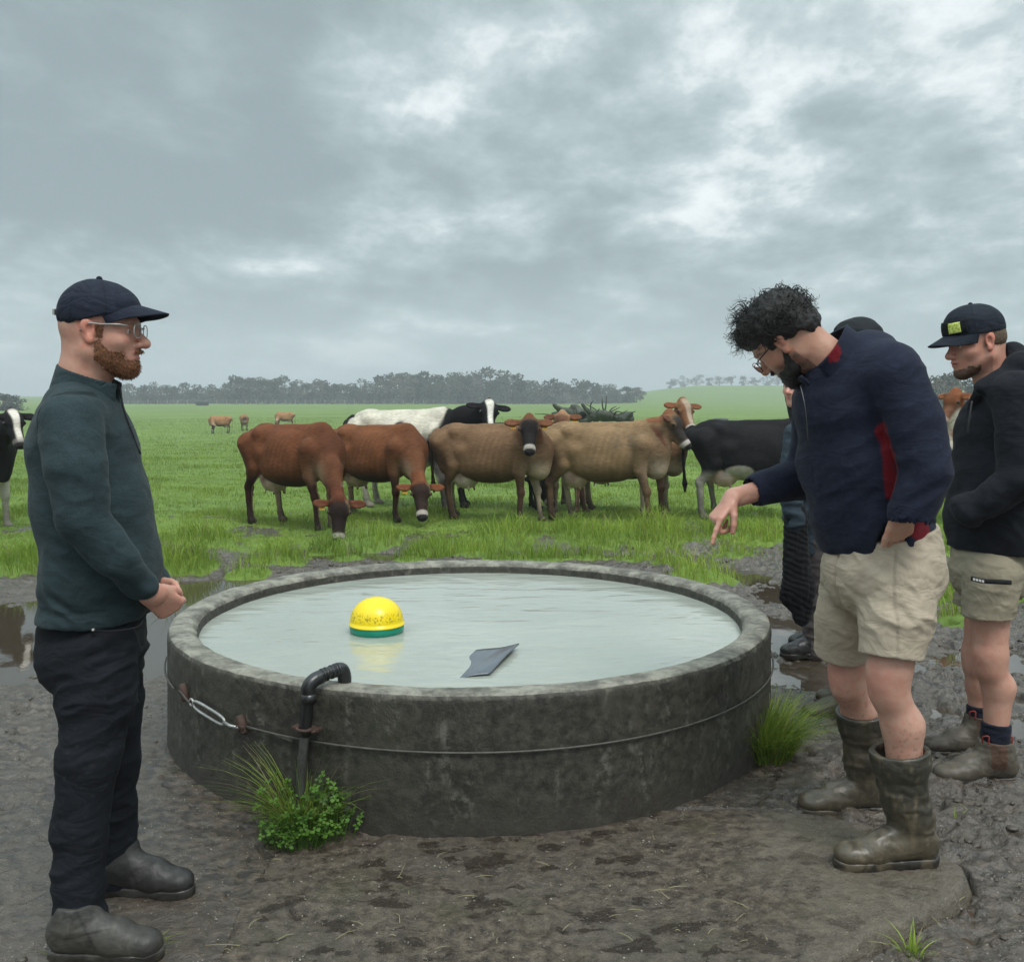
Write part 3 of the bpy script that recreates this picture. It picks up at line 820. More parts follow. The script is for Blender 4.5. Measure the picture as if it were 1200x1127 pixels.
ey = [ca - dirb * .022 + dirb * .013 * math.cos(x) + upb * .013 * math.sin(x) for x in np.linspace(0, 2 * math.pi, 18, endpoint=False)]
mk_tube('eye', place(ey, tw), 0.0048, m_galv, tw, 8, True)
mk_tube('hook', place(crv([ca - dirb * .03, ca - dirb * .045 - upb * .005, pb + ob * .015 + upb * .005, pb + ob * .015 - tgb * .02], 16), tw), 0.004, m_wire, tw, 6)
knot = [pa + oa * (.014 + .004 * math.sin(x * 3)) + tga * (.004 + .018 * math.cos(x)) + np.array((0, 0, -.012 + .012 * math.sin(x * 1.7))) for x in np.linspace(0, 14, 60)]
mk_tube('wire_knot', place(knot, tw), 0.0026, m_rust, tw, 6)
# ================================================================ CATTLE
m_coat, nt, p = new_mat('cow_coat')
co = obj_co(nt)
a_ = nt.nodes.new('ShaderNodeAttribute'); a_.attribute_name = 'Col'
h1 = noise_n(nt, mapping(nt, co, (10, 10, 60), (0, rad(12), 0)), 1.6, 5, 0.65)
h2 = noise_n(nt, co, 4.5, 4, 0.6)
sc_ = math_n(nt, 'ADD', maprange(nt, h1, 0.3, 0.7, 0.72, 1.28, False), maprange(nt, h2, 0.3, 0.7, -0.2, 0.2, False))
vm = nt.nodes.new('ShaderNodeVectorMath'); vm.operation = 'SCALE'
nt.links.new(a_.outputs['Color'], vm.inputs[0]); nt.links.new(sc_, vm.inputs['Scale']); nt.links.new(vm.outputs[0], p.inputs['Base Color'])
setp(p, Roughness=0.75); p.inputs['Specular IOR Level'].default_value = 0.12
bump(nt, p, h1, 0.35, 0.01)
m_tagy = simple('ear_tag_yellow', (0.75, 0.38, 0.01), 0.4, 0.1)
m_tago = simple('ear_tag_orange', (0.70, 0.12, 0.01), 0.4, 0.1)
m_eye = simple('eye_dark', (0.008, 0.006, 0.005), 0.12, 0.0)

def mixa(c, f, col):
    f = np.clip(f, 0, 1)[:, None]; return c * (1 - f) + np.array(col) * f
def rotz(a):
    c, s = math.cos(a), math.sin(a); return np.array(((c, -s, 0), (s, c, 0), (0, 0, 1.0)))

def build_cow(label, foot_px, Y, yaw, scale, poll, muz, coat, group, step=0, vox=0.0145, tagc=None, name='cow', graze=False, lift=0.0):
    """poll / muz: (px, py, Y) of the crown and the muzzle tip. yaw 0 faces +x, negative turns towards the camera"""
    X0 = (foot_px - 600) / FPX * Y
    z0 = float(ground_h(np.array([X0]), np.array([float(Y)]))[0])
    root = thing(name, label, 'cow', (X0, Y, z0 + lift), rad(yaw), group)
    Rz = rotz(rad(yaw)); org = np.array((X0, Y, z0 + lift))
    def loc(w): return ((np.asarray(w, float) - org) @ Rz) / scale
    pl = loc(J(*poll)); mz = loc(J(*muz))
    pr = []
    sd = (0, 1, 0)
    # trunk
    pr += [cap((-.52, 0, .86), (.10, 0, .80), .275, .30, sd, .92, s=.05),
           cap((.10, 0, .80), (.46, 0, .84), .30, .25, sd, .80, s=.06),
           ell((-.12, 0, .67), (.44, .275, .225), s=.06),
           cap((-.66, 0, 1.045), (.40, 0, 1.075), .085, .10, sd, .8, s=.05),
           cap((-.50, -.17, 1.04), (-.50, .17, 1.04), .062, .062, s=.065),
           cap((-.80, -.08, .97), (-.80, .08, .97), .065, .065, s=.05),
           cap((-.56, 0, .98), (-.79, 0, .93), .17, .12, sd, 1.0, s=.05),
           ell((.40, 0, 1.06), (.17, .075, .11), s=.06),
           ell((.52, 0, .66), (.15, .13, .17), s=.06)]
    # legs
    st = [(.0, .0, .0, .0), (.10, -.06, -.05, .07), (-.06, .08, .08, -.05), (.04, .10, -.03, .10)][step]
    for sgn, dh, df in ((1, st[0], st[2]), (-1, st[1], st[3])):
        y = .155 * sgn
        pr += chain([(-.64, y, .92), (-.52 + dh * .3, y * 1.12, .66), (-.655 + dh * .8, y, .42), (-.625 + dh, y, .115), (-.60 + dh, y, .05)], [.155, .090, .044, .031, .040], s=.03)
        pr += [ell((-.585 + dh, y, .03), (.065, .045, .04), s=.015), ell((-.665 + dh * .8, y, .44), (.05, .035, .06), s=.02), cap((-.74, y * .8, .92), (-.62, y, .62), .10, .07, s=.05)]
        pr += chain([(.40, y * 1.02, .88), (.36 + df * .2, y * 1.05, .60), (.40 + df * .7, y * .95, .36), (.405 + df, y * .95, .115), (.42 + df, y * .95, .05)], [.135, .070, .040, .029, .039], s=.03)
        pr += [ell((.435 + df, y * .95, .03), (.065, .046, .04), s=.015), ell((.405 + df * .7, y * .95, .365), (.048, .046, .058), s=.02)]
    # udder
    ud = np.array((-.42, 0, .52))
    pr += [ell(ud, (.17, .165, .15), s=.025)]
    for sx in (-1, 1):
        for sy in (-1, 1): pr += [cap(ud + (.07 * sx, .07 * sy, -.08), ud + (.075 * sx, .075 * sy, -.17), .016, .012, s=.01)]
    # tail
    tl = crv([(-.80, 0, 1.05), (-.88, 0, .98), (-.90, .02, .75), (-.88, .01, .50), (-.87, .02, .30)], 9)
    pr += chain(tl, [.04, .032, .026, .022, .019, .018, .022, .034, .018], s=.015)
    # neck
    w = np.array((.36, 0, .92)); hd = nrm(mz - pl)
    gv = pl - w
    n1 = w + gv * .5 + np.array((.03, 0, .0 if pl[2] < .8 else -.03)); n2 = pl + hd * .07 + np.array((0, 0, -.07))
    pr += chain([w, n1, n2], [.20, .128, .086], sd, .66, s=.07)
    pr += [cap((.47, 0, .78), n1 + np.array((0, 0, -.08)), .15, .085, sd, .6, s=.06)]
    # head frame
    up = np.array((0, 0, 1.0)) if abs(hd[2]) < .8 else nrm(np.array((.6, 0, .6)) + 0 * hd)
    if hd[2] < -.5: up = nrm(np.array((hd[0], hd[1], 0)) + np.array((0, 0, .25)) + gv * .2)
    zh = nrm(up - hd * (up @ hd)); yh_ = np.cross(zh, hd)
    Rh = np.stack([hd, yh_, zh], 1)
    HL = float(np.clip(np.linalg.norm(mz - pl), .40, .48)) / .44
    def h(x, y, z): return pl + Rh @ (np.array((x, y, z)) * HL)
    pr += [cap(h(.05, 0, -.075), h(.33, 0, -.075), .088 * HL, .056 * HL, yh_, 1.0, s=.03),
           ell(h(.09, 0, -.045), np.array((.115, .098, .075)) * HL, Rh, s=.03),
           ell(h(.375, 0, -.078), np.array((.062, .066, .055)) * HL, Rh, s=.025),
           ell(h(.425, 0, -.072), np.array((.022, .050, .036)) * HL, Rh, s=.02),
           cap(h(.08, 0, -.14), h(.34, 0, -.125), .060 * HL, .034 * HL, s=.03),
           ell(h(.0, 0, -.02), np.array((.055, .05, .055)) * HL, Rh, s=.03)]
    for sgn in (1, -1):
        pr += [ell(h(.135, .082 * sgn, -.045), .028 * HL, s=.015),
               ell(h(.435, .028 * sgn, -.062), .010 * HL, op='s', s=.006),
               cap(h(.03, .08 * sgn, -.045), h(.035, .12 * sgn, -.045), .022, .026, s=.02),
               ell(h(.045, .175 * sgn, -.05), np.array((.048, .088, .022)) * HL, Rh, s=.015),
               ell(h(.055, .18 * sgn, -.028), np.array((.026, .060, .014)) * HL, Rh, op='s', s=.01)]
    lo = np.minimum(np.array((-1.05, -.42, -.04)), np.minimum(pl, mz) - .34); hi = np.maximum(np.array((.75, .42, 1.3)), np.maximum(pl, mz) + .34)
    lo[2] = max(lo[2], -.12) if not graze else lo[2]
    V, F = sdf_mesh(pr, lo, hi, vox / scale, 16)
    V = relax(V, F, 1, .4)
    Nn = vnormals(V, F)
    hl = (V - pl) @ Rh / HL
    # ribs, hip hollow, wrinkles on the neck
    bx = np.exp(-((V[:, 0] + .02) / .30) ** 4) * sstep(.55, .7, V[:, 2]) * sstep(1.08, .95, V[:, 2]) * sstep(.12, .2, np.abs(V[:, 1]))
    rib = np.sin((V[:, 0] + .25 * (1.0 - V[:, 2])) * 2 * math.pi / .075) * bx
    V = V + Nn * (.002 * rib * (.4 + .6 * sstep(-.3, .5, fbm(V * 4, 2))) - .034 * np.exp(-(((V[:, 0] + .35) / .10) ** 2 + ((V[:, 2] - .95) / .08) ** 2)) - .020 * np.exp(-(((V[:, 0] + .64) / .07) ** 2 + ((V[:, 2] - 1.0) / .07) ** 2)) - .018 * np.exp(-(((V[:, 0] - .22) / .05) ** 2 + ((V[:, 2] - .9) / .16) ** 2)) * (np.abs(V[:, 1]) > .1) + .009 * fbm(V * 6, 3))[:, None]
    col = coat(V, hl, rib, Nn)
    col = np.clip(col * (1 + .10 * fbm(V * 9, 3))[:, None], 0.004, 1)
    # muck on the lower legs
    V0 = V * scale
    o = mk('cow_body', V0, F, m_coat, root, col=col)
    for sgn in (1, -1):
        e = h(.135, .100 * sgn, -.043) * scale
        Ve, Fe = lathe([(1e-4, -1), (.5, -.87), (.87, -.5), (1, 0), (.87, .5), (.5, .87), (1e-4, 1)], 12)
        mk('eye', Ve * .019 * scale + e, Fe, m_eye, root)
    if tagc is not None:
        for sgn in ((1, -1) if tagc == 2 else (tagc,)):
            c_ = h(.075, .165 * sgn, -.075) * scale
            Vb, Fb = box_v(c_, np.array((.032, .028, .004)) * scale, Rh)
            mk_poly('ear_tag', Vb, Fb, m_tagy if name == 'cow' and not label.startswith('black') else m_tago, root, smooth=False, bevel=.002)
    return root

def jersey(body, dark, pale, face, udder=(.42, .30, .25), legdark=.8, pole=None, seed=0.0):
    body, dark, pale = map(np.array, (body, dark, pale))
    def f(V, hl, rib, Nn):
        x, y, z = V.T
        c = np.tile(body, (len(V), 1)).astype(float)
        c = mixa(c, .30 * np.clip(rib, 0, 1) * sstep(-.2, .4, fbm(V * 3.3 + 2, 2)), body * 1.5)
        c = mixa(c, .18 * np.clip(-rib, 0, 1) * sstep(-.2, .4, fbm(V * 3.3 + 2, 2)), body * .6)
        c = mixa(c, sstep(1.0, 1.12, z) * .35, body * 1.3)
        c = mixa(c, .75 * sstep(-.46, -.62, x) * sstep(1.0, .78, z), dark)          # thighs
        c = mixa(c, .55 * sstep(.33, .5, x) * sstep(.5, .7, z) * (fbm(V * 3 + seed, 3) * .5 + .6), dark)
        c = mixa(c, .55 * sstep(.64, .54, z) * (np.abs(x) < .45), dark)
        c = mixa(c, sstep(.60, .70, z) * 0 + .7 * np.exp(-(((x - .58) / .13) ** 2 + ((z - .60) / .13) ** 2)), pale)
        inner = sstep(.0, .12, -np.sign(y) * Nn[:, 1])
        leg = sstep(.60, .46, z) * (np.abs(y) > .07)
        c = mixa(c, leg * legdark, dark * .40)
        c = mixa(c, leg * inner * .75, pale)
        c = mixa(c, sstep(.30, .06, z) * .75 * leg, np.array((.022, .018, .013)))
        ud = np.exp(-(((x + .43) / .19) ** 4 + ((y) / .17) ** 4 + ((z - .49) / .13) ** 4))
        c = mixa(c, sstep(.3, .55, ud) * (z < .63), udder)
        c = mixa(c, sstep(.50, .3, z) * (x < -.80), np.array((.02, .016, .012)))
        if pole is not None:
            c = mixa(c, pole * np.exp(-(((x - .22) / .17) ** 2 + ((z - .93) / .10) ** 2)) * sstep(-.1, .3, fbm(V * 11, 3)), np.array((.10, .075, .05)))
        return headcol(c, hl, body, dark, pale, face)
    return f
def headcol(c, hl, body, dark, pale, face, forehead=None):
    x, y, z = hl.T
    ih = (x > -.12) & (x < .55) & (np.abs(y) < .32) & (np.abs(z + .08) < .17)
    fr = np.array(face['front']); 
    m = ih * 1.0
    c = mixa(c, m * sstep(.02, .12, x) * face.get('cheek', .3) * (np.abs(y) < .12), dark)
    c = mixa(c, m * sstep(.02, .10, x) * sstep(-.15, -.08, z) * sstep(.110, .07, np.abs(y)) * face.get('f', .95), fr)
    if face.get('crown') is not None: c = mixa(c, m * sstep(.07, .0, x) * (np.abs(y) < .09), np.array(face['crown']))
    if face.get('blaze') is not None:
        bw = .026 + .02 * sstep(.2, .0, x)
        c = mixa(c, m * sstep(bw + .012, bw - .004, np.abs(y)) * sstep(-.10, -.05, z) * sstep(-.02, .03, x) * sstep(.42, .3, x), np.array(face['blaze']))
    if face.get('ear') is not None: c = mixa(c, m * sstep(.095, .12, np.abs(y)), np.array(face['ear']))
    ring = m * sstep(.335, .352, x) * (np.abs(y) < .1)
    c = mixa(c, ring * face.get('ring', .95), np.array((.40, .36, .31)))
    nose = m * sstep(.385, .400, x) * sstep(-.135, -.110, z)
    c = mixa(c, nose, np.array((.018, .016, .016)))
    return c
def pied(fn, face, white=(.52, .475, .39), black=(.010, .009, .010), legwhite=.6, udder=(.5, .36, .3)):
    white = np.array(white); black = np.array(black)
    def f(V, hl, rib, Nn):
        x, y, z = V.T
        c = np.tile(black, (len(V), 1)).astype(float)
        w = fn(V, hl)
        c = mixa(c, sstep(-.03, .03, w + .05 * fbm(V * 9, 3)), white)
        leg = sstep(.60, .50, z) * (np.abs(y) > .07)
        c = mixa(c, leg * legwhite, white * .8)
        c = mixa(c, sstep(.42, .10, z) * .6 * leg, np.array((.03, .027, .02)))
        ud = np.exp(-(((x + .43) / .19) ** 4 + ((y) / .17) ** 4 + ((z - .49) / .13) ** 4))
        c = mixa(c, sstep(.3, .55, ud) * (z < .63), udder)
        return headcol(c, hl, black, black, white, face)
    return f

G1 = 'dairy cows gathered beyond the trough'
dface = dict(front=(.018, .012, .010), crown=(.16, .055, .02), ear=(.14, .045, .018), cheek=.5)
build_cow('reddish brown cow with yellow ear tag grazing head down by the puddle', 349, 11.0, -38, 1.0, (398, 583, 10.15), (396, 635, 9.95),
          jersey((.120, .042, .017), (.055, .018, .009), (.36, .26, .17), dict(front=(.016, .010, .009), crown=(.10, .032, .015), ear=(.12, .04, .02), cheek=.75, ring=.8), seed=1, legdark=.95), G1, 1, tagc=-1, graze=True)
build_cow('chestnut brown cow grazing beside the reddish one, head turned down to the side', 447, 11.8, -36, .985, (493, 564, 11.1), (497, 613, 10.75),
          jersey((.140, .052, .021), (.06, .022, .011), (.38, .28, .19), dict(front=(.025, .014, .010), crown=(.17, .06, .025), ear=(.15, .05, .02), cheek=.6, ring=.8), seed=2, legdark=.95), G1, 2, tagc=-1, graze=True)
def hol(V, hl):
    x, y, z = V.T
    w = np.full(len(V), .3)
    w = np.minimum(w, (np.hypot((x + .84) / .14, (z - 1.00) / .13) - 1) * .3)
    w = np.minimum(w, .40 + .10 * np.sin(z * 7) - x)
    w = np.minimum(w, (np.hypot((x + .02 + .1 * (z - .85)) / .13, (z - .86) / .16) - 1) * .3)
    w = np.where((hl[:, 0] > -.15) & (np.abs(hl[:, 1]) < .4) & (x > .45), -.3, w)
    return w
build_cow('white and black cow behind the brown cows, black head with a white blaze held up', 482, 12.9, -24, 1.13, (573, 470, 12.2), (577, 503, 11.85),
          pied(hol, dict(front=(.010, .009, .010), blaze=(.6, .57, .5), cheek=0, ring=.25), legwhite=.2), G1, 3, tagc=None)
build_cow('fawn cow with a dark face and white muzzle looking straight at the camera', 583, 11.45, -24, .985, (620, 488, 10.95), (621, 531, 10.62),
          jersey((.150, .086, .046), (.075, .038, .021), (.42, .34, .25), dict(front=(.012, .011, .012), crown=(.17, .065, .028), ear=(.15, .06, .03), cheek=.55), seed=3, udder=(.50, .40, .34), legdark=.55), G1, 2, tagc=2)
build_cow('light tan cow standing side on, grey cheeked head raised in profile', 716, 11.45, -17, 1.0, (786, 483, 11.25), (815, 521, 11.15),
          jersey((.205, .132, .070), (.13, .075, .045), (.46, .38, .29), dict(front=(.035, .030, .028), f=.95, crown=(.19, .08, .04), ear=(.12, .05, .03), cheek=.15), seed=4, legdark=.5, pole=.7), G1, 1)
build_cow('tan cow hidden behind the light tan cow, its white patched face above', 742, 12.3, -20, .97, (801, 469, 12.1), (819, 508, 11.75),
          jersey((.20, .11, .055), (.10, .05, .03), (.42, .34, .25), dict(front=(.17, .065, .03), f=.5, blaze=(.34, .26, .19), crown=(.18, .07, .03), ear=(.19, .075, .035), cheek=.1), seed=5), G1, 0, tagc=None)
def blk(V, hl):
    x, y, z = V.T
    return np.maximum(-(np.hypot((x + .25) / .16, (z - .56) / .08) - 1) * .3, -.3)
build_cow('black cow with pale hind legs standing past the pointing hand', 893, 11.6, -10, 1.02, (945, 478, 11.9), (972, 505, 12.0),
          pied(blk, dict(front=(.010, .009, .010), cheek=0, ring=0), legwhite=.75, white=(.40, .37, .31)), G1, 1, tagc=-1)
build_cow('black cow grazing behind the fawn cow, only its legs and lowered head visible', 588, 12.9, -12, .97, (633, 553, 12.15), (651, 590, 12.0),
          pied(lambda V, hl: np.full(len(V), -.3), dict(front=(.010, .009, .010), cheek=0, ring=.6), legwhite=0), G1, 3, graze=True)
build_cow('brown cow facing the camera between the fawn and light tan cows', 668, 12.7, -100, .95, (659, 483, 12.2), (654, 515, 11.95),
          jersey((.27, .15, .08), (.12, .065, .04), (.42, .34, .25), dict(front=(.13, .06, .035), crown=(.3, .18, .1), ear=(.15, .06, .03), cheek=.2), seed=6, legdark=.1), G1, 0, tagc=2)
def gl(V, hl):
    x, y, z = V.T
    return np.maximum(np.where((z < .52) & (x > .1), .3, -.3), -(np.hypot((x - .1) / .3, (z - .5) / .08) - 1) * .3)
build_cow('black cow with white front legs behind the man in green, cut by the edge', -38, 10.9, -30, 1.02, (14, 481, 10.3), (27, 520, 10.1),
          pied(gl, dict(front=(.010, .009, .010), blaze=(.6, .55, .48), cheek=0, ring=.3), legwhite=.75), G1, 0)
def ayr(V, hl):
    x, y, z = V.T
    return .02 + .35 * fbm(V * 2.2 + 4, 2) + .25 * (z < .95)
build_cow('brown and white cow seen in the gap between the pointing man and the capped man', 1172, 11.2, 178, 1.06, (1119, 458, 11.1), (1098, 492, 11.0),
          pied(ayr, dict(front=(.14, .05, .02), crown=(.2, .07, .03), cheek=0, ring=.5), black=(.2, .07, .028), legwhite=.8, white=(.6, .55, .46)), G1, 0)
G2 = 'small brown cows grazing far out in the paddock'
jf = jersey((.30, .155, .07), (.15, .075, .04), (.45, .34, .24), dict(front=(.04, .025, .02), cheek=.3))
build_cow('distant tan cow grazing alone in the field, nearest the man in green', 257, 65, -145, 1.0, (250, 497, 64.0), (246, 507, 63.8), jf, G2, 0, vox=.03, graze=True)
build_cow('distant tan cow just behind the rump of the reddish brown cow', 287, 70, -70, 1.0, (287, 488, 69), (287, 497, 68.6), jf, G2, 0, vox=.03)
build_cow('distant tan cow whose back shows just above the reddish brown cow', 333, 78, -160, 1.0, (324, 495, 77), (320, 501, 76.8), jf, G2, 0, vox=.03, graze=True)
# ================================================================ PEOPLE
def skin_mat(name):
    m, nt, p = new_mat(name); co = obj_co(nt)
    a_ = nt.nodes.new('ShaderNodeAttribute'); a_.attribute_name = 'Col'
    n1 = noise_n(nt, co, 40, 5, 0.6); n2 = noise_n(nt, co, 260, 3, 0.6)
    n0 = noise_n(nt, co, 13, 4, 0.6)
    c = mixc(nt, maprange(nt, n1, 0.35, 0.7, 0, 0.38), a_.outputs['Color'], (0.50, 0.17, 0.12))
    c = mixc(nt, maprange(nt, n0, 0.45, 0.7, 0, 0.35), c, (0.60, 0.36, 0.28))
    c = mixc(nt, maprange(nt, noise_n(nt, co, 420, 2, .6), 0.58, 0.70, 0, 0.30), c, (0.20, 0.10, 0.06))
    nt.links.new(c, p.inputs['Base Color']); setp(p, Roughness=0.48)
    p.inputs['Subsurface Weight'].default_value = 0.12; p.inputs['Subsurface Radius'].default_value = (0.012, 0.004, 0.002); p.inputs['Subsurface Scale'].default_value = 1.0
    bump(nt, p, n2, 0.25, 0.0008); return m
m_skin = skin_mat('skin')
def cloth(name, rough=0.85, sheen=0.25, nscale=420, bs=0.5, bd=0.0015, var=0.22, stretch=(1, 1, 1), spec=0.2, fold=0.13):
    m, nt, p = new_mat(name); co = mapping(nt, obj_co(nt), stretch)
    a_ = nt.nodes.new('ShaderNodeAttribute'); a_.attribute_name = 'Col'
    n1 = noise_n(nt, co, nscale, 3, 0.7); n2 = noise_n(nt, co, 14, 5, 0.65)
    f = math_n(nt, 'ADD', math_n(nt, 'MULTIPLY', n1, 0.6), math_n(nt, 'MULTIPLY', n2, 0.4))
    vm = nt.nodes.new('ShaderNodeVectorMath'); vm.operation = 'SCALE'
    nt.links.new(a_.outputs['Color'], vm.inputs[0]); nt.links.new(maprange(nt, f, 0.3, 0.7, 1 - var, 1 + var, False), vm.inputs['Scale'])
    nt.links.new(vm.outputs[0], p.inputs['Base Color'])
    setp(p, Roughness=rough); p.inputs['Specular IOR Level'].default_value = spec
    p.inputs['Sheen Weight'].default_value = sheen; p.inputs['Sheen Roughness'].default_value = 0.4
    n3 = noise_n(nt, mapping(nt, obj_co(nt), (.8, .8, 1.5), (.3, .5, .2)), 8.5, 3, 0.5, 0.9); rdg = math_n(nt, 'ABSOLUTE', math_n(nt, 'SUBTRACT', n3, 0.5))
    b0_ = bump(nt, p, rdg, fold, 0.10); b1 = bump(nt, p, n2, 0.25, 0.004, b0_); bump(nt, p, n1, bs, bd, b1); return m
m_knit = cloth('knit', nscale=200, stretch=(1, 1, 3.2), bs=.6, var=.6, sheen=.06)
m_fleece = cloth('fleece', nscale=330, bs=.8, bd=.002, sheen=.04)
m_twill = cloth('twill', fold=.2, nscale=600, sheen=.0, bs=.3, rough=.8)
m_leather = cloth('leather', fold=.12, nscale=60, sheen=0, rough=.5, bs=.5, bd=.002, spec=.4, var=.4)
m_rubber = cloth('rubber', fold=.12, nscale=45, sheen=0, rough=.38, bs=.4, bd=.002, spec=.5, var=.45)
m_hair = cloth('hair', nscale=220, sheen=.0, rough=.5, bs=1.0, bd=.003, var=.5, spec=.4, fold=0.0)
m_frame = simple('spectacle_frame', (0.018, 0.018, 0.02), 0.25, 0.05)
m_steel = simple('clear_frame', (0.35, 0.35, 0.34), 0.3, 0.1, metal=0.3)
m_lens, nt, p = new_mat('spectacle_lens'); setp(p, Roughness=0.02); p.inputs['Transmission Weight'].default_value = 1.0; p.inputs['IOR'].default_value = 1.05

class Head:
    """a head in its own frame: x forward, y left, z up"""
    def __init__(s, o, f, up, sc=1.0):
        s.o = np.asarray(o, float); s.f = nrm(f); s.u = nrm(np.asarray(up, float) - s.f * (np.asarray(up, float) @ s.f)); s.l = np.cross(s.u, s.f)
        s.R = np.stack([s.f, s.l, s.u], 1); s.s = sc
    def w(s, x, y, z): return s.o + s.R @ (np.array((x, y, z)) * s.s)
    def loc(s, P): return (np.asarray(P) - s.o) @ s.R / s.s
    def E(s, c, r, op='u', k=.012): return ell(s.w(*c), np.array(r) * s.s, s.R, op, k)
    def Cp(s, a, b, ra, rb, side=None, kk=1., k=.012, op='u'): return cap(s.w(*a), s.w(*b), ra * s.s, rb * s.s, None if side is None else s.R @ np.array(side, float), kk, op, k)
    def prims(s, jaw=1.0, nose=1.0):
        pr = [s.E((-.012, 0, .035), (.100, .077, .088), k=.03), s.E((.030, 0, -.025), (.064, .062, .092), k=.03), s.E((-.04, 0, .0), (.066, .066, .07), k=.03),
              s.Cp((-.01, -.052 * jaw, -.058), (.068, -.016, -.100), .024, .019, k=.03), s.Cp((-.01, .052 * jaw, -.058), (.068, .016, -.100), .024, .019, k=.03),
              s.E((.078, 0, -.100), (.019, .023, .018), k=.02), s.Cp((.082, -.03, .022), (.082, .03, .022), .015, .015, k=.02),
              s.Cp((.088, 0, .008), (.114 * nose, 0, -.026), .009, .0125, k=.014), s.E((.112 * nose, 0, -.031), (.014, .013, .011), k=.01),
              s.E((.103, .0125, -.035), (.011, .008, .008), k=.006), s.E((.103, -.0125, -.035), (.011, .008, .008), k=.006),
              s.E((.055, .043, -.025), (.030, .024, .024), k=.025), s.E((.055, -.043, -.025), (.030, .024, .024), k=.025),
              s.E((.080, 0, -.062), (.018, .032, .026), k=.02)]
        for y in (.031, -.031):
            pr += [s.E((.097, y, .001), (.014, .018, .011), 's', .012), s.E((.076, y, .001), (.0125, .0135, .0125), k=.002)]
        pr += [s.E((.096, 0, -.056), (.010, .024, .0055), k=.006), s.E((.094, 0, -.069), (.010, .021, .0065), k=.006), s.E((.106, 0, -.0625), (.014, .024, .0016), 's', .003)]
        for y in (1, -1):
            c = (-.008, .078 * y, -.002)
            pr += [s.E(c, (.017, .007, .030), k=.008), s.E((-.014, .083 * y, .010), (.014, .006, .019), k=.006), s.E((-.003, .087 * y, -.001), (.009, .008, .017), 's', .003), s.E((-.003, .080 * y, -.029), (.009, .006, .010), k=.006)]
        return pr
    def color(s, V, base, hairc=None, stub=None):
        l = s.loc(V); x, y, z = l.T
        c = np.tile(np.array(base, float), (len(V), 1))
        red = np.array(base) * np.array((1.12, .66, .60))
        c = mixa(c, .6 * np.exp(-(((x - .115) / .03) ** 2 + (y / .02) ** 2 + ((z + .03) / .025) ** 2)), red)
        c = mixa(c, .45 * np.exp(-(((x - .06) / .03) ** 2 + ((np.abs(y) - .055) / .02) ** 2 + ((z + .02) / .025) ** 2)), red)
        c = mixa(c, .55 * (np.abs(y) > .076) * (np.abs(z) < .05) * (np.abs(x) < .05), red)
        c = mixa(c, .8 * np.exp(-(((x - .1) / .02) ** 2 + (y / .024) ** 4 + ((z + .063) / .011) ** 4)), np.array((.42, .13, .11)))
        eye = (np.hypot(np.hypot(x - .076, np.abs(y) - .031), z - .001) < .0135) & (np.abs(z - .001) < .0065) & (x > .08)
        c[eye] = (.6, .56, .52)
        iris = eye & (np.hypot(np.abs(y) - .031, z - .001) < .0058); c[iris] = (.03, .025, .02)
        brow = np.exp(-(((z - .024 + .15 * (np.abs(y) - .033)) / .005) ** 2 + ((np.abs(y) - .036) / .02) ** 4)) * (x > .06)
        if hairc is not None: c = mixa(c, brow * .75, hairc)
        return c
def hand(o, fx, fz, thumb_side, curls, s=1.0, thumb=((.6, .5, -.3), (.9, .25, -.35)), spread=.0):
    """wrist at o, fingers along fx, back of the hand facing fz; thumb_side is a rough direction"""
    fx = nrm(fx); fz = nrm(np.asarray(fz, float) - fx * (np.asarray(fz, float) @ fx)); fy = np.cross(fz, fx)
    if fy @ np.asarray(thumb_side, float) < 0: fy = -fy
    o = np.asarray(o, float)
    def w(x, y, z): return o + (fx * x + fy * y + fz * z) * s
    pr = []
    ys = (.031, .0105, -.0105, -.029); kx = (.088, .092, .087, .078)
    ln = ((.044, .026, .021), (.048, .030, .022), (.044, .027, .021), (.034, .021, .018))
    for i in range(4):
        pr.append(cap(w(.0, ys[i] * .55, 0), w(kx[i], ys[i], 0), .0165 * s, .0125 * s, fz, .82, s=.014))
        p = w(kx[i], ys[i], 0); a = 0.0; r = .0098 - .0006 * i
        sp = spread * (1.5 - i)
        for j in range(3):
            a += curls[i][j]
            d = fx * math.cos(a) - fz * math.sin(a) + fy * sp * math.cos(a)
            q = p + nrm(d) * ln[i][j] * s
            pr.append(cap(p, q, r * s, (r - .0011) * s, s=.004)); p = q; r -= .0011
    t0 = w(.022, .024, -.008); d1, d2 = [fx * t[0] + fy * t[1] + fz * t[2] for t in thumb]
    t1 = t0 + nrm(d1) * .036 * s; t2 = t1 + nrm(d1 * .4 + d2 * .6) * .032 * s; t3 = t2 + nrm(d2) * .025 * s
    pr += [cap(t0, t1, .0175 * s, .0125 * s, s=.010), cap(t1, t2, .0118 * s, .0108 * s, s=.004), cap(t2, t3, .0108 * s, .0088 * s, s=.004)]
    pr.append(cap(w(-.012, 0, 0), w(.01, 0, 0), .025 * s, .024 * s, fy, 1.15, s=.012))
    return pr
def bbox(prog_pts, pad):
    P = np.array(prog_pts); return P.min(0) - pad, P.max(0) + pad
def solid(name, prog, pts, pad, h, mat, root, color, folds=None, rx=1, nb=20, post=None):
    lo, hi = bbox(pts, pad)
    V, F = sdf_mesh(prog, lo, hi, h, nb)
    if rx: V = relax(V, F, rx, .45)
    if folds is not None:
        V = V + vnormals(V, F) * folds(V)[:, None]
    c = color(V) if callable(color) else np.tile(np.array(color, float), (len(V), 1))
    if post: post(V, F)
    return mk(name, place(V, root), F, mat, root, col=np.clip(c, .002, 1))
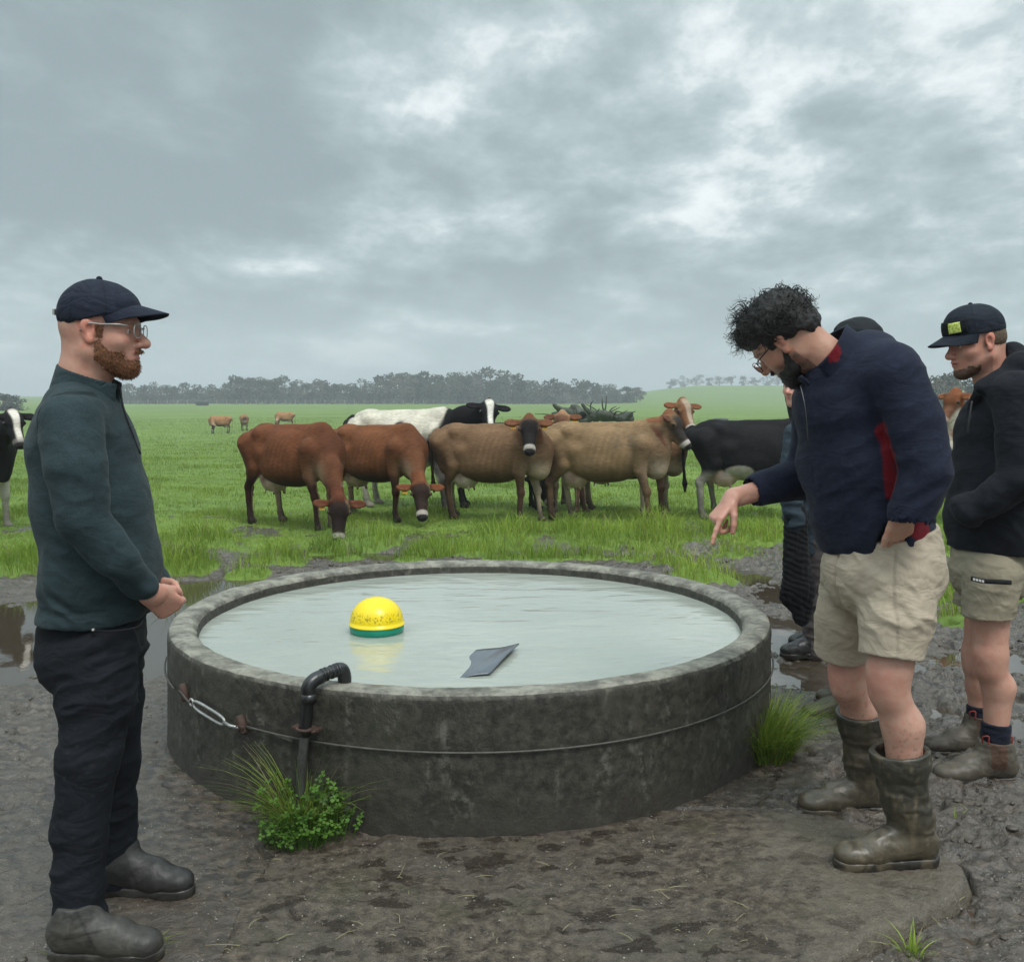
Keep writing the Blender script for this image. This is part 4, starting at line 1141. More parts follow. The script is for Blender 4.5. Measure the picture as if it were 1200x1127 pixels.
def seg_d(V, a, b):
    ba = b - a; h = np.clip(((V - a) @ ba) / (ba @ ba), 0, 1); return np.linalg.norm(V - a - h[:, None] * ba, axis=1)
def wrinkle(V, f=(7, 7, 18), a=.006, seed=0., p=1.0, rot=None):
    Q = V @ rot if rot is not None else V
    n = fbm(Q * np.array(f) + seed, 3, .5)
    n2 = fbm(Q * np.array(f) * .45 + seed + 5, 2)
    return a * (.40 - 2.4 * np.abs(n)) * (.45 + .8 * np.clip(n2 + .4, 0, 1)) * p
def rotx(a):
    c, s = math.cos(a), math.sin(a); return np.array(((1, 0, 0), (0, c, -s), (0, s, c)))
def roty(a):
    c, s = math.cos(a), math.sin(a); return np.array(((c, 0, s), (0, 1, 0), (-s, 0, c)))

def boot(root, name, heel, d, ln, shaft, rs, col, mat, solecol=(.02, .017, .013), mudcol=(.085, .068, .05), gum=False, toe_up=.0, w=1.0, shafttop=None, extra=None):
    """heel: ground point under the heel; d: toe direction; shaft: list of points up the leg"""
    d = nrm(np.array((d[0], d[1], 0))); sd = np.array((-d[1], d[0], 0)); heel = np.asarray(heel, float)
    def q(x, y, z): return heel + d * x * ln + sd * y + np.array((0, 0, z))
    R = np.stack([d, sd, np.array((0, 0, 1.0))], 1)
    pr = [ell(q(.13, 0, .065), (.045, .036 * w, .05), R, s=.03), cap(q(.14, 0, .062), q(.62, 0, .048), .043, .040, sd, 1.0 * w, s=.03),
          ell(q(.72, 0, .042), (.080, .047 * w, .036), R, s=.03), ell(q(.86, 0, .038), (.040, .041 * w, .030), R, s=.025), cap(q(.26, 0, .098), q(.56, 0, .062), .043, .038, sd, .9, s=.04),
          plane(q(0, 0, .014), (0, 0, -1))]
    top = shaft[-1]
    pr2 = chain([q(.24, 0, .09)] + list(shaft), [.052] + list(rs), s=.03)
    pr = pr[:-1] + pr2
    if gum:
        pr += [cap(shaft[-1] - nrm(shaft[-1] - shaft[-2]) * .03, shaft[-1], rs[-1] + .004, rs[-1] + .004, s=.004)]
    ax = nrm(shaft[-1] - shaft[-2])
    pr += [plane(top, ax), cap(top - ax * .05, top + ax * .05, rs[-1] - .011 - .5 * max(rs[-1] - rs[-2], 0), rs[-1] - .006 + .2 * max(rs[-1] - rs[-2], 0), op='s', s=.002), plane(q(0, 0, .012), (0, 0, -1))]
    def colr(V):
        c = np.tile(np.array(col, float), (len(V), 1))
        z = V[:, 2] - heel[2]
        n = fbm(V * 14, 4)
        c = mixa(c, sstep(.12 if not gum else .26, .0, z + .12 * n) * .85, mudcol)
        c = mixa(c, sstep(.1, .35, fbm(V * 9 + 7, 4)) * .7, mudcol)
        c = mixa(c, sstep(.15, .4, fbm(V * np.array((45, 45, 16)) + 2, 3)) * .5, np.array(mudcol) * 1.5)
        c = mixa(c, sstep(.25, .5, fbm(V * 28 + 12, 3)) * .5, np.array(col) * .4)
        if extra: c = extra(V, c, q)
        return c
    o = solid(name, pr, [q(-.05, -.07, -.01), q(1.05, .07, .1), top + .09, top - .09] + [x - .1 for x in shaft] + [x + .1 for x in shaft], .02, .0048, mat, root, colr,
              lambda V: .003 * fbm(V * 22, 3) + (.004 if not gum else .0065) * (1 - 2 * np.abs(fbm(V * np.array((9, 9, 24)) + 3, 2))) * sstep(.06, .12, V[:, 2] - heel[2]) * sstep(.5, .2, V[:, 2] - heel[2]))
    # sole
    so = [cap(q(.09, 0, .012), q(.42, 0, .012), .040, .036, sd, 1.0 * w, s=.02), cap(q(.42, 0, .012), q(.72, 0, .012), .036, .047, sd, w, s=.02), ell(q(.84, 0, .014), (.055, .044 * w, .05), R, s=.02),
          plane(q(0, 0, .026), (0, 0, 1)), plane(q(0, 0, -.006), (0, 0, -1))]
    solid('sole', so, [q(-.1, -.08, -.02), q(1.1, .08, .05)], .02, .004, m_rubber, root, lambda V: mixa(np.tile(np.array(solecol), (len(V), 1)), sstep(-.2, .3, fbm(V * 20, 3)) * .8, mudcol), lambda V: .003 * fbm(V * 40, 2)).parent = o
    return o

def capmesh(root, H, col, brim_len=.075, tilt=0.0, peak=1.0, btn=True, bw=.078, droop=.012, lift=.0):
    """baseball cap: crown, brim, button"""
    def rim_z(x): return .030 + lift - min(x, .10) * tilt
    crown = [H.E((-.008, 0, .045), (.112, .089, .098), k=.02), H.E((.035, 0, .085 * peak), (.064, .070, .058), k=.03),
             ]
    o1 = H.w(0, 0, .030 + lift); nrm_ = H.R @ nrm(np.array((-tilt, 0, -1.0)))
    crown += [plane(o1, nrm_, s=.002), H.E((-.008, 0, .030), (.105, .083, .088), 's', .002)]
    def colr(V):
        l = H.loc(V); c = np.tile(np.array(col, float), (len(V), 1))
        an = np.arctan2(l[:, 1], l[:, 0] + .008)
        seam = np.min(np.abs(((an[:, None] - np.arange(6) * math.pi / 3 + math.pi) % (2 * math.pi)) - math.pi), 1) * np.hypot(l[:, 0] + .008, l[:, 1])
        c = mixa(c, sstep(.0035, .0015, seam) * .6, np.array(col) * .45)
        c = mixa(c, sstep(.35, .5, fbm(V * 60, 2)) * .25, np.array(col) * 2.2)
        return c
    o = solid('cap', crown, [H.w(-.14, -.11, 0), H.w(.14, .11, .17), H.w(.14, -.11, .17), H.w(-.14, .11, 0), H.w(0, 0, .17), H.w(.1, 0, -.02)], .05, .0035, m_twill, root, colr,
              lambda V: wrinkle(V, (9, 9, 14), .0028, 3))
    # brim: a curved plate
    nu, nv = 28, 16; pts = []
    for i in range(nv):
        t = i / (nv - 1)
        for j in range(nu):
            a = (j / (nu - 1) - .5) * math.pi * .98
            xin, yin = -.008 + .106 * math.cos(a * .80), .086 * math.sin(a * .80)
            xo, yo = .03 + (.072 + brim_len) * math.cos(a) ** .8 if math.cos(a) > 0 else .03, bw * math.sin(a)
            x = xin + (xo - xin) * t; y = yin + (yo - yin) * t
            z = rim_z(x) + .014 + .002 - droop * t * 1.6 - 3.6 * y * y * (.4 + .6 * t)
            pts.append(H.w(x, y, z))
    V = np.array(pts); ii = np.arange(nu * nv).reshape(nv, nu)
    F = np.stack([ii[:-1, :-1], ii[1:, :-1], ii[1:, 1:], ii[:-1, 1:]], -1).reshape(-1, 4)
    b = mk('brim', place(V, root), F, m_twill, root, col=np.tile(np.array(col, float), (len(V), 1))); b.parent = o
    m = b.modifiers.new('thickness', 'SOLIDIFY'); m.thickness = .0042; m.offset = 0
    if btn:
        Vb, Fb = lathe([(1e-4, -.4), (.8, -.3), (1, 0), (.8, .5), (.4, .8), (1e-4, .9)], 14)
        zc = .045 + .098
        Vb = H.o + (Vb * .009 + np.array((-.008, 0, zc))) @ H.R.T * H.s
        bb = mk('button', place(Vb, root), Fb, m_twill, root, col=np.tile(np.array(col, float), (len(Vb), 1))); bb.parent = o
    return o
def glasses(root, H, mat, x=.108, z=.0, w=.024, h=.019, sl=.0):
    g = None
    for sgn in (1, -1):
        P = [H.w(x - .25 * abs(sgn * .034 + w * math.cos(t)) ** 1.0 * .35, sgn * .034 + w * np.sign(math.cos(t)) * abs(math.cos(t)) ** .8, z + h * np.sign(math.sin(t)) * abs(math.sin(t)) ** .8) for t in np.linspace(0, 2 * math.pi, 30, endpoint=False)]
        V, F = tube(place(P, root), .0015, 6, True)
        o = mk_poly('glasses' if g is None else 'rim', V, F, mat, root)
        if g is None: g = o
        else: o.parent = g
        V = place(np.array(P + [np.mean(P, 0)]), root); n = len(P)
        lo = mk_poly('lens', V, [(i, (i + 1) % n, n, n) for i in range(n)], m_lens, root); lo.parent = g
        T = crv([H.w(x - .020, sgn * .060, z + h * .6), H.w(x - .04, sgn * .076, z + h * .7), H.w(.03, sgn * .0835, z + h * .6 + sl), H.w(-.01, sgn * .085, z + h * .55 + sl * 1.6), H.w(-.03, sgn * .081, z - .01 + sl)], 20)
        o = mk_tube('temple_arm', place(T, root), .0020, mat, root, 8); o.parent = g
    o = mk_tube('bridge', place([H.w(x - .003, .011, z + .005), H.w(x, 0, z + .009), H.w(x - .003, -.011, z + .005)], root), .0015, mat, root, 6); o.parent = g
    return g
def body_join(root, chunks, color):
    Vs, Fs = [], []
    for prog, pts, pad, h in chunks:
        lo, hi = bbox(pts, pad); V, F = sdf_mesh(prog, lo, hi, h, 20); Vs.append((relax(V, F, 1, .35), F))
    V, F = join(Vs)
    V = V + vnormals(V, F) * (.0006 * fbm(V * 60, 2))[:, None]
    return mk('body', place(V, root), F, m_skin, root, col=np.clip(color(V), .004, 1))

# ---------------------------------------------------------------- man in green, on the near side at the left
YL = 2.72
def JL(x, y, Y=YL): return J(x, y, Y)
H1 = Head(JL(119, 388), (1, .06, -.05), (0.05, 0, 1), .985)
man1 = thing('person', 'man in dark green sweater, navy cap and glasses standing with hands clasped', 'person', (JL(110, 700)[0], YL, 0))
skinc = (.52, .285, .205)
neck1 = [cap(JL(110, 400), JL(96, 470), .062, .066, (0, 1, 0), 1.0, s=.03), cap(JL(98, 415), JL(86, 470), .050, .06, s=.03)]
wr1, wr2 = JL(178, 696, 2.62), JL(188, 690, 2.80)
ha1 = hand(wr1, JL(197, 710, 2.67) - wr1, (.1, -1, .25), (0, -.2, 1), [(.75, 1.0, .6)] * 4, 1.0, thumb=((.75, .35, -.2), (.9, -.1, -.5)))
ha2 = hand(wr2, JL(199, 706, 2.70) - wr2, (.75, .25, -.5), (0, -.4, 1), [(.55, .9, .5), (.6, .9, .5), (.65, .95, .5), (.7, 1., .6)], .98, thumb=((.8, .4, .1), (.95, .0, .0)))
A1 = [JL(82, 496, 2.56), JL(98, 606, 2.50), JL(135, 655, 2.53), wr1]; A2 = [JL(104, 500, 2.92), JL(126, 615, 2.97), wr2]
tor1 = [JL(98, 455), JL(92, 520), JL(104, 590), JL(115, 655), JL(110, 720), JL(108, 760)]
def c1(V):
    c = H1.color(V, skinc, (.20, .09, .04))
    l = H1.loc(V)
    hm = (V[:, 2] < 1.35) & (V[:, 0] > JL(170, 700)[0])
    c = mixa(c, hm * .35 * sstep(-.2, .4, fbm(V * 40, 3)), (.60, .25, .20))
    c = mixa(c, .35 * (l[:, 0] < -.02) * sstep(-.05, .01, l[:, 2]) * (np.abs(l[:, 1]) < .075), (.30, .19, .14))
    return c
body_join(man1, [(H1.prims(nose=1.06) + neck1, [H1.w(-.14, -.11, -.14), H1.w(.14, .11, .14), JL(60, 480), JL(140, 480)], .04, .0028),
                 (ha1 + ha2 + [cap(wr1 - nrm(wr1 - JL(135, 655, 2.53)) * .06, wr1, .029, .025, s=.015), cap(wr2 - nrm(wr2 - A2[1]) * .05, wr2, .028, .025, s=.015)], [wr1, wr2, JL(215, 720)], .07, .0024),
                 (chain(tor1, [.05, .10, .10, .10, .10, .09], (0, 1, 0), 1.1, .05) + chain(A1, [.04, .04, .03, .026]) + chain(A2, [.04, .04, .03]) +
                  chain([JL(110, 745, 2.67), JL(104, 880, 2.58), JL(92, 1060, 2.55)], [.06, .05, .04]) + chain([JL(115, 745, 2.80), JL(136, 880, 2.84), JL(138, 1030, 2.85)], [.08, .05, .04]),
                  tor1 + A1 + A2 + [JL(92, 1080, 2.58)], .14, .014)], c1)
# beard
brd = H1.prims()[:6]
brd = [(op, k, (lambda f: (lambda P: f(P) - .0028 * H1.s))(f)) for op, k, f in brd]
brd += [H1.E((.080, 0, -.088), (.020, .030, .026), k=.012), H1.Cp((.104, -.022, -.052), (.104, .022, -.052), .005, .005, k=.006)]
def bregion(P):
    l = H1.loc(P); x, y, z = l.T
    lim = np.where(x < .045, -.012 - .9 * np.maximum(x - .0, 0), -.0480)     # cheek line
    lim = np.where(x > .045, np.minimum(-.052 + .25 * (x - .045), -.040), lim)
    side_ = np.where(x < .022, .002 + (x) * 1.0, lim)
    d1 = z - np.where(x < .03, .018 + 0 * x, lim)
    d2 = .004 - x
    d3 = -z - .135
    mouth = .0085 - np.sqrt(((x - .10) / 1.0) ** 2 * 0 + ((z + .0625) / 1.0) ** 2 + (np.maximum(np.abs(y) - .014, 0)) ** 2)
    mouth = np.where(x > .085, mouth, -1)
    return (np.maximum.reduce([d1, d2, d3, mouth]) + .006 * fbm(P * 90, 2)) * H1.s
brd.append(('i', .003, bregion))
solid('beard', brd, [H1.w(-.05, -.09, -.15), H1.w(.13, .09, .03)], .03, .0028, m_hair, man1, lambda V: mixa(np.tile(np.array((.155, .062, .026)), (len(V), 1)), sstep(-.3, .4, fbm(V * 90, 2)) * .7, (.24, .105, .048)),
      lambda V: .0022 * fbm(V * 260, 2))
def fuzz(root, src, H, n, ln, col, parent, seed=3, wd=.0009):
    me = src.data; nv_ = len(me.vertices); co_ = np.zeros(nv_ * 3, np.float32); no_ = np.zeros(nv_ * 3, np.float32)
    me.vertices.foreach_get('co', co_); me.vertices.foreach_get('normal', no_)
    co_, no_ = co_.reshape(-1, 3), no_.reshape(-1, 3); r = np.random.default_rng(seed); k = r.integers(0, nv_, n)
    P = co_[k] + r.normal(0, .0012, (n, 3)); d = no_[k] * .65 + np.array(H.R @ np.array((.25, 0, -.8))) * .8 + r.normal(0, .38, (n, 3))
    d /= np.linalg.norm(d, axis=1)[:, None]; s_ = np.cross(d, r.normal(0, 1, (n, 3))); s_ /= np.linalg.norm(s_, axis=1)[:, None]
    l_ = (ln * r.uniform(.4, 1.2, n))[:, None]
    V = np.stack([P - s_ * wd, P + s_ * wd, P + d * l_ + s_ * wd * .3, P + d * l_ - s_ * wd * .3], 1).reshape(-1, 3)
    c = np.array(col) * r.uniform(.5, 1.5, (n, 1))
    o = mk('strands', V, np.arange(4 * n).reshape(-1, 4), m_hair, root, col=np.repeat(c, 4, 0)); o.parent = parent
for o_ in [o for o in C.objects if o.name == 'beard']: fuzz(man1, o_, H1, 9000, .0055, (.20, .085, .036), o_)
capmesh(man1, H1, (.013, .017, .030), brim_len=.080, tilt=-.30, peak=.62, lift=.000)
mk_poly('strap', *[(lambda a: a)(x) for x in (place(box_v(H1.w(-.122, -.012, .045), np.array((.003, .012, .008)), H1.R)[0], man1), box_v(H1.w(0, 0, 0), np.array((1, 1, 1)))[1])], m_steel, man1, smooth=False, bevel=.001)
glasses(man1, H1, m_steel, x=.112, z=.004)
# sweater
green = np.array((.024, .040, .045))
sw = chain([JL(97, 474), JL(97, 520), JL(109, 590), JL(120, 655), JL(112, 720)], [.088, .128, .140, .143, .146], (0, 1, 0), 1.28, .05)
sw += [cap(JL(88, 490, 2.60), JL(104, 490, 2.88), .078, .078, s=.05)]
sw += chain([A1[0], JL(88, 550, 2.51), A1[1], JL(135, 655, 2.53), wr1 - nrm(wr1 - JL(135, 655, 2.53)) * .045], [.080, .078, .066, .054, .043], s=.010)
sw += chain([A2[0], A2[1], wr2 - nrm(wr2 - A2[1]) * .04], [.080, .066, .042], s=.02)
cuffd = nrm(wr1 - JL(135, 655, 2.53))
sw += [('i', .004, lambda P: JL(110, 722)[2] - P[:, 2])]
def sw_open(P): return (P - (wr1 + cuffd * .004)) @ cuffd
SEAML = [[(51, 465), (67, 461), (85, 461), (99, 467), (112, 483), (121, 499), (122, 520), (124, 545)], [(51, 465), (45, 473), (40, 488), (40, 510), (48, 550)]]
def seamL(V):
    d = np.full(len(V), 9.0); m = np.array((1, 0, 1.0))
    for pl_ in SEAML:
        P = [JL(a, b, 2.50) * m for a, b in pl_]
        for i in range(len(P) - 1): d = np.minimum(d, seg_d(V * m, P[i], P[i + 1]))
    return sstep(.0062, .002, d) * (V[:, 1] < 2.62)
def foldL(V):
    u = V - A1[1]
    w = wrinkle(V, (5, 5, 11), .012, 1.5, rot=roty(.6))
    near_elbow = np.exp(-((np.linalg.norm(V - A1[1], axis=1) / .14) ** 2))
    low = np.exp(-(((V[:, 2] - JL(110, 690)[2]) / .09) ** 2))
    return -.004 * seamL(V) + w * (.35 + .9 * near_elbow + 1.1 * low) + .003 * fbm(V * 9, 2) - .0035 * np.exp(-(((V[:, 2] - JL(110, 703)[2]) / .006) ** 2)) * (V[:, 0] < wr1[0] - .1)
solid('sweater', sw, tor1[:5] + A1 + A2, .19, .0046, m_knit, man1, lambda V: mixa(np.tile(green, (len(V), 1)), seamL(V) * .55, green * .35), foldL)
# collar
na_, nb_ = JL(101, 462), JL(108, 423)
axn = nrm(nb_ - na_)
axn = nrm(axn + np.array((.10, 0, 0)))
col_ = [cap(na_ - axn * .03, nb_, .094, .083, (0, 1, 0), 1.0, s=.01), ('s', .002, cap(na_ - axn * .1, nb_ + axn * .1, .088, .076)[2]),
        plane(JL(104, 437), nrm(np.array((-.34, 0, -1)) * -1), s=.003), ('s', .004, rbox(na_ + np.array((.10, 0, .03)), (.06, .012, .09), roty(.35))[2])]
solid('collar', col_, [na_, nb_], .14, .0036, m_knit, man1, green * 1.15)
mk_tube('zip', place(crv([JL(139, 452), JL(143, 478), JL(155, 510), JL(163, 532)], 14) + np.array((.004, 0, 0)), man1), .003, m_frame, man1, 6)
# trousers
blk_ = np.array((.0075, .0085, .012))
tr = [ell(JL(104, 762, 2.725), (.138, .168, .13), s=.04), cap(JL(111, 712, 2.725), JL(110, 755, 2.725), .134, .142, (0, 1, 0), 1.15, s=.03)]
tr += chain([JL(112, 765, 2.64), JL(113, 820, 2.62), JL(104, 890, 2.58), JL(93, 975, 2.555), JL(92, 1035, 2.535), JL(92, 1090, 2.51)], [.112, .100, .080, .070, .069, .073], s=.02)
tr += chain([JL(120, 765, 2.81), JL(128, 820, 2.83), JL(134, 890, 2.84), JL(133, 960, 2.85), JL(140, 1040, 2.86)], [.108, .094, .072, .062, .062], s=.015)
tr += [plane(JL(110, 706), (0, 0, 1), s=.004), ('i', .004, lambda P: np.where(P[:, 1] < 2.71, JL(90, 1079, 2.52)[2], JL(137, 1034, 2.86)[2]) - P[:, 2])]
hem1 = JL(92, 1072, 2.58)
solid('trousers', tr, [JL(60, 700), JL(160, 700), JL(90, 1085, 2.58), JL(136, 1030, 2.86), JL(40, 760, 2.5), JL(40, 760, 2.95)], .10, .0052, m_twill, man1,
      lambda V: mixa(np.tile(blk_, (len(V), 1)), sstep(.5, .7, fbm(V * 120, 2)) * .1, (.12, .12, .12)),
      lambda V: wrinkle(V, (5, 5, 13), .013, 2.2, rot=roty(-.35)) * (.5 + .8 * np.exp(-((V[:, 2] - .75) / .13) ** 2) + 1.2 * np.exp(-((V[:, 2] - .16) / .12) ** 2)))
m_seam = simple('dark_seam', (.004, .0045, .006), .9, 0)
mk_tube('pocket_seam', place(crv([JL(109, 738, 2.555) + (0, -.005, 0), JL(135, 739, 2.545), JL(160, 735, 2.57), JL(168, 728, 2.60)], 14), man1), .0022, m_seam, man1, 6)
rv = JL(109, 738, 2.542); Vb, Fb = lathe([(1e-4, -1), (1, -.6), (1, .2), (.5, .8), (1e-4, .9)], 10)
mk('rivet', place((Vb * .0045) @ rotx(math.pi / 2).T + rv, man1), Fb, m_galv, man1)
def gore1(V, c, q):
    u = (V - q(0, 0, 0))[:, 0]; z = (V - q(0, 0, 0))[:, 2]
    ln_ = np.abs(u - (.135 - .5 * np.maximum(z - .05, 0))) 
    c = mixa(c, sstep(.0045, .002, ln_) * (z > .045) * .7, (.01, .01, .01))
    return mixa(c, sstep(.075, .0, np.abs(u - .27)) * sstep(.10, .05, z) * .45, np.array((.016, .015, .015)))
gl1, gl2 = (.038, .036, .032), (.024, .023, .022)
h1 = J(62, 1113, 2.50); h1[2] = .012; h2 = J(119, 1052, 2.85); h2[2] = .012
boot(man1, 'boot', h1, (1, -.03), .292, [h1 + (.070, 0, .11), h1 + (.068, 0, .15)], [.044, .042], gl1, m_leather, mudcol=(.06, .055, .045), extra=gore1)
boot(man1, 'boot', h2, (1, -.10), .285, [h2 + (.062, 0, .11), h2 + (.060, 0, .15)], [.044, .042], gl2, m_leather, mudcol=(.035, .033, .03), extra=gore1)

# ---------------------------------------------------------------- pointing man
fP = nrm((-.88, -.47, 0)); nP = np.array((.47, -.88, 0))
H2 = Head(J(919, 396, 3.17), (-.50, .50, -.66), (-.66, .10, .75), 1.04)
man2 = thing('person', 'bearded curly haired man leaning forward in navy fleece, pointing at the water', 'person', (J(1035, 700, 3.15)[0], 3.15, 0))
sk2 = (.46, .255, .175)
nb2 = J(972, 425, 3.14)
wrp = J(856, 586, 3.27); kn = J(838, 608, 3.24)
hp = hand(wrp, kn - wrp, (-.75, -.30, .50), (.1, -1, .1), [(.30, .12, .08), (1.15, 1.35, .7), (1.3, 1.4, .8), (1.35, 1.4, .8)], .96, thumb=((.75, .45, -.55), (.8, -.15, -.7)))
pk = J(1061, 602, 2.925)
hq = hand(pk, J(1049, 655, 3.03) - pk, (.15, -1, .1), (-1, 0, 0), [(.15, .2, .1)] * 4, 1.0, thumb=((.85, .4, .1), (.9, .2, .1)))
B1 = [J(1048, 440, 2.98), J(1083, 550, 2.90), pk]; B2 = [J(958, 468, 3.34), J(950, 558, 3.42), wrp]
tor2 = [J(982, 425, 3.13), J(992, 470, 3.14), J(1003, 540, 3.16), J(1018, 600, 3.17), J(1033, 645, 3.17), J(1036, 680, 3.17)]
kN, kF = J(1042, 795, 3.0), J(994, 790, 3.36)
cN, cF = J(1058, 850, 3.01), J(1008, 835, 3.42)
aN, aF = J(1063, 975, 3.0), J(1012, 925, 3.44)
def c2(V):
    c = H2.color(V, sk2, (.012, .009, .008))
    l = H2.loc(V); x, y, z = l.T
    c = mixa(c, .8 * sstep(-.035, -.06, z) * (x > -.02) * (np.abs(l[:, 1]) < .1) * (z > -.2), (.03, .022, .018))
    leg = (V[:, 2] < 1.0)
    c = mixa(c, leg * .9, (.50, .295, .22))
    for k_ in (kN, kF):
        c = mixa(c, .55 * np.exp(-(np.linalg.norm(V - k_ - fP * .06, axis=1) / .06) ** 2), (.50, .20, .15))
    c = mixa(c, leg * sstep(.32, .45, fbm(V * 110, 2)) * sstep(.55, .42, V[:, 2]) * .5, (.10, .075, .05))
    hm = (V[:, 0] < J(890, 600, 3.3)[0]) & (V[:, 2] < 1.35)
    c = mixa(c, hm * .5, (.52, .26, .20))
    tip = np.exp(-(np.linalg.norm(V - J(829, 640, 3.22), axis=1) / .03) ** 2)
    return mixa(c, tip * .5, (.58, .22, .18))
legsN = chain([J(1058, 700, 3.02), kN + np.array((0, 0, .03)), kN - np.array((0, 0, .04)), cN, aN], [.085, .063, .055, .060, .042], s=.03) + [ell(kN + fP * .020, (.046, .046, .052), s=.025)]
legsF = chain([J(1000, 700, 3.3), kF + np.array((0, 0, .03)), kF - np.array((0, 0, .04)), cF, aF], [.085, .061, .054, .060, .042], s=.03) + [ell(kF + fP * .020, (.046, .046, .052), s=.025)]
body_join(man2, [(H2.prims(nose=1.05) + [cap(H2.w(-.035, 0, -.05), nb2, .063, .070, s=.035)], [H2.w(-.14, -.11, -.14), H2.w(.14, .11, .14), H2.w(.14, -.11, -.14), H2.w(-.14, .11, .14), nb2], .06, .003),
                 (hp + [cap(wrp - nrm(kn - wrp) * .02, wrp + nrm(B2[1] - wrp) * .16, .027, .038, s=.02)], [wrp, kn, J(828, 642, 3.25), J(890, 575, 3.3)], .06, .0024),
                 (hq + [cap(pk, pk + nrm(B1[1] - pk) * .07, .027, .034, s=.02)], [pk, J(1050, 655, 2.96)], .07, .003),
                 (legsN + legsF, [aN, aF, kN, kF, J(1058, 690, 3.0), J(985, 690, 3.4)], .11, .0055),
                 (chain(tor2, [.05, .11, .12, .12, .12, .1], nP, 1.1, .05) + chain(B1, [.04, .04, .03]) + chain(B2, [.04, .04, .03]), tor2 + B1 + B2, .14, .014)], c2)
# beard: a full dark one
b2p = [H2.E((.055, 0, -.088), (.046, .056, .046), k=.02), H2.E((.070, 0, -.112), (.034, .044, .034), k=.02), H2.Cp((-.005, .062, -.02), (.03, .052, -.08), .014, .024, k=.02), H2.Cp((-.005, -.062, -.02), (.03, -.052, -.08), .014, .024, k=.02),
       H2.Cp((.103, -.020, -.050), (.103, .020, -.050), .007, .007, k=.01), H2.E((.095, 0, -.0625), (.02, .016, .006), 's', .004)]
solid('beard', b2p, [H2.w(-.05, -.1, -.17), H2.w(.15, .1, .02), H2.w(.15, -.1, -.17), H2.w(-.05, .1, .02)], .03, .003, m_hair, man2, (.010, .008, .007), lambda V: .004 * fbm(V * 150, 3))
# hair: a shell under loose curls
hair = thing  # noqa
hs = [H2.E((-.020, 0, .050), (.112, .092, .095), k=.02), H2.E((.05, 0, .085), (.06, .07, .05), k=.03), H2.E((-.07, 0, -.005), (.055, .078, .060), k=.03),
      ('s', .01, rbox(H2.w(.11, 0, -.035), np.array((.075, .2, .075)) * H2.s, H2.R)[2]), ('s', .01, rbox(H2.w(.02, 0, -.11), np.array((.1, .2, .09)) * H2.s, H2.R)[2])]
hshell = solid('hair', hs, [H2.w(-.16, -.12, -.1), H2.w(.14, .12, .17), H2.w(.14, -.12, .17), H2.w(-.16, .12, -.1), H2.w(-.16, -.12, .17)], .03, .0045, m_hair, man2, (.011, .009, .008), lambda V: .007 * fbm(V * 55, 3))
rg = np.random.default_rng(5)
curls = []
for i in range(1150):
    th, ph = rg.uniform(-math.pi, math.pi), rg.uniform(-.35, 1.45)
    if abs(th) < 1.1 and ph < .35: continue
    n = np.array((math.cos(ph) * math.cos(th), math.cos(ph) * math.sin(th), math.sin(ph)))
    p0 = np.array((-.015, 0, .045)) + n * np.array((.104, .086, .088))
    if ph < .15 and abs(th) < 2.0 and p0[2] < .03: continue
    front = math.cos(th) > .3
    Lc = rg.uniform(.035, .060) * (1.3 if front else .8)
    fall = np.array((.35 if front else -.25, 0, -.55 if not front else -.15))
    dirv = nrm(n * (.30 if front else .10) + fall * rg.uniform(.6, 1.4) + rg.normal(0, .30, 3))
    e1 = nrm(np.cross(dirv, rg.normal(0, 1, 3))); e2 = np.cross(dirv, e1)
    rc = rg.uniform(.004, .0115); tw_ = rg.uniform(.8, 1.7) * 2 * math.pi; t = np.linspace(0, 1, 15)[:, None]
    P = p0 + n * .002 + dirv * Lc * t + (e1 * (np.cos(tw_ * t) - 1) + e2 * np.sin(tw_ * t)) * rc * np.minimum(t * 3, 1) + n * .005 * np.sin(t * 3.1)
    curls.append(tube([H2.w(*q_) for q_ in P], np.linspace(.0015, .0004, 15) * rg.uniform(.7, 1.4), 3, caps=False))
V, F = join(curls)
o = mk('curls', place(V, man2), F, m_hair, man2, col=np.tile(np.array((.012, .010, .009)), (len(V), 1))); o.parent = hshell
glasses(man2, H2, m_frame, x=.118, z=-.004, w=.024, h=.019, sl=.004)
# fleece
navy = np.array((.012, .0150, .031)); redc = np.array((.14, .007, .013))
fl_ = chain([J(986, 440, 3.13)] + tor2[1:5], [.095, .142, .160, .162, .166], nP, 1.18, .05)
fl_ += [cap(J(1040, 435, 3.0), J(965, 455, 3.30), .095, .085, s=.06), cap(J(1020, 425, 3.12), J(1040, 470, 3.10), .10, .11, s=.06)]
fl_ += chain([B1[0], J(1072, 495, 2.93), B1[1], J(1069, 603, 2.91)], [.090, .086, .076, .068], s=.012)
fl_ += chain([B2[0], B2[1], J(888, 574, 3.33)], [.088, .078, .056], s=.03)
hpn = nrm(np.array((.22, 0, -1.0)))
hp0 = J(1030, 636, 3.17)
cutB = nrm(J(884, 575, 3.33) - B2[1])
fl_ += [('i', .004, lambda P: (P - hp0) @ hpn), ell(J(1054, 643, 2.92), (.052, .12, .085), op='s', s=.01)]
def hollow(a, b, ra, rb): return ('s', .002, cap(a, b, ra, rb)[2])
c0 = J(888, 574, 3.33)
fl_ += [hollow(c0 - cutB * .03, c0 + cutB * .08, .044, .046), hollow(J(1070, 590, 2.91), J(1066, 640, 2.91), .06, .066)]
sideP = [J(1036, 505, 2.96), J(1044, 535, 2.94), J(1047, 580, 2.95)]
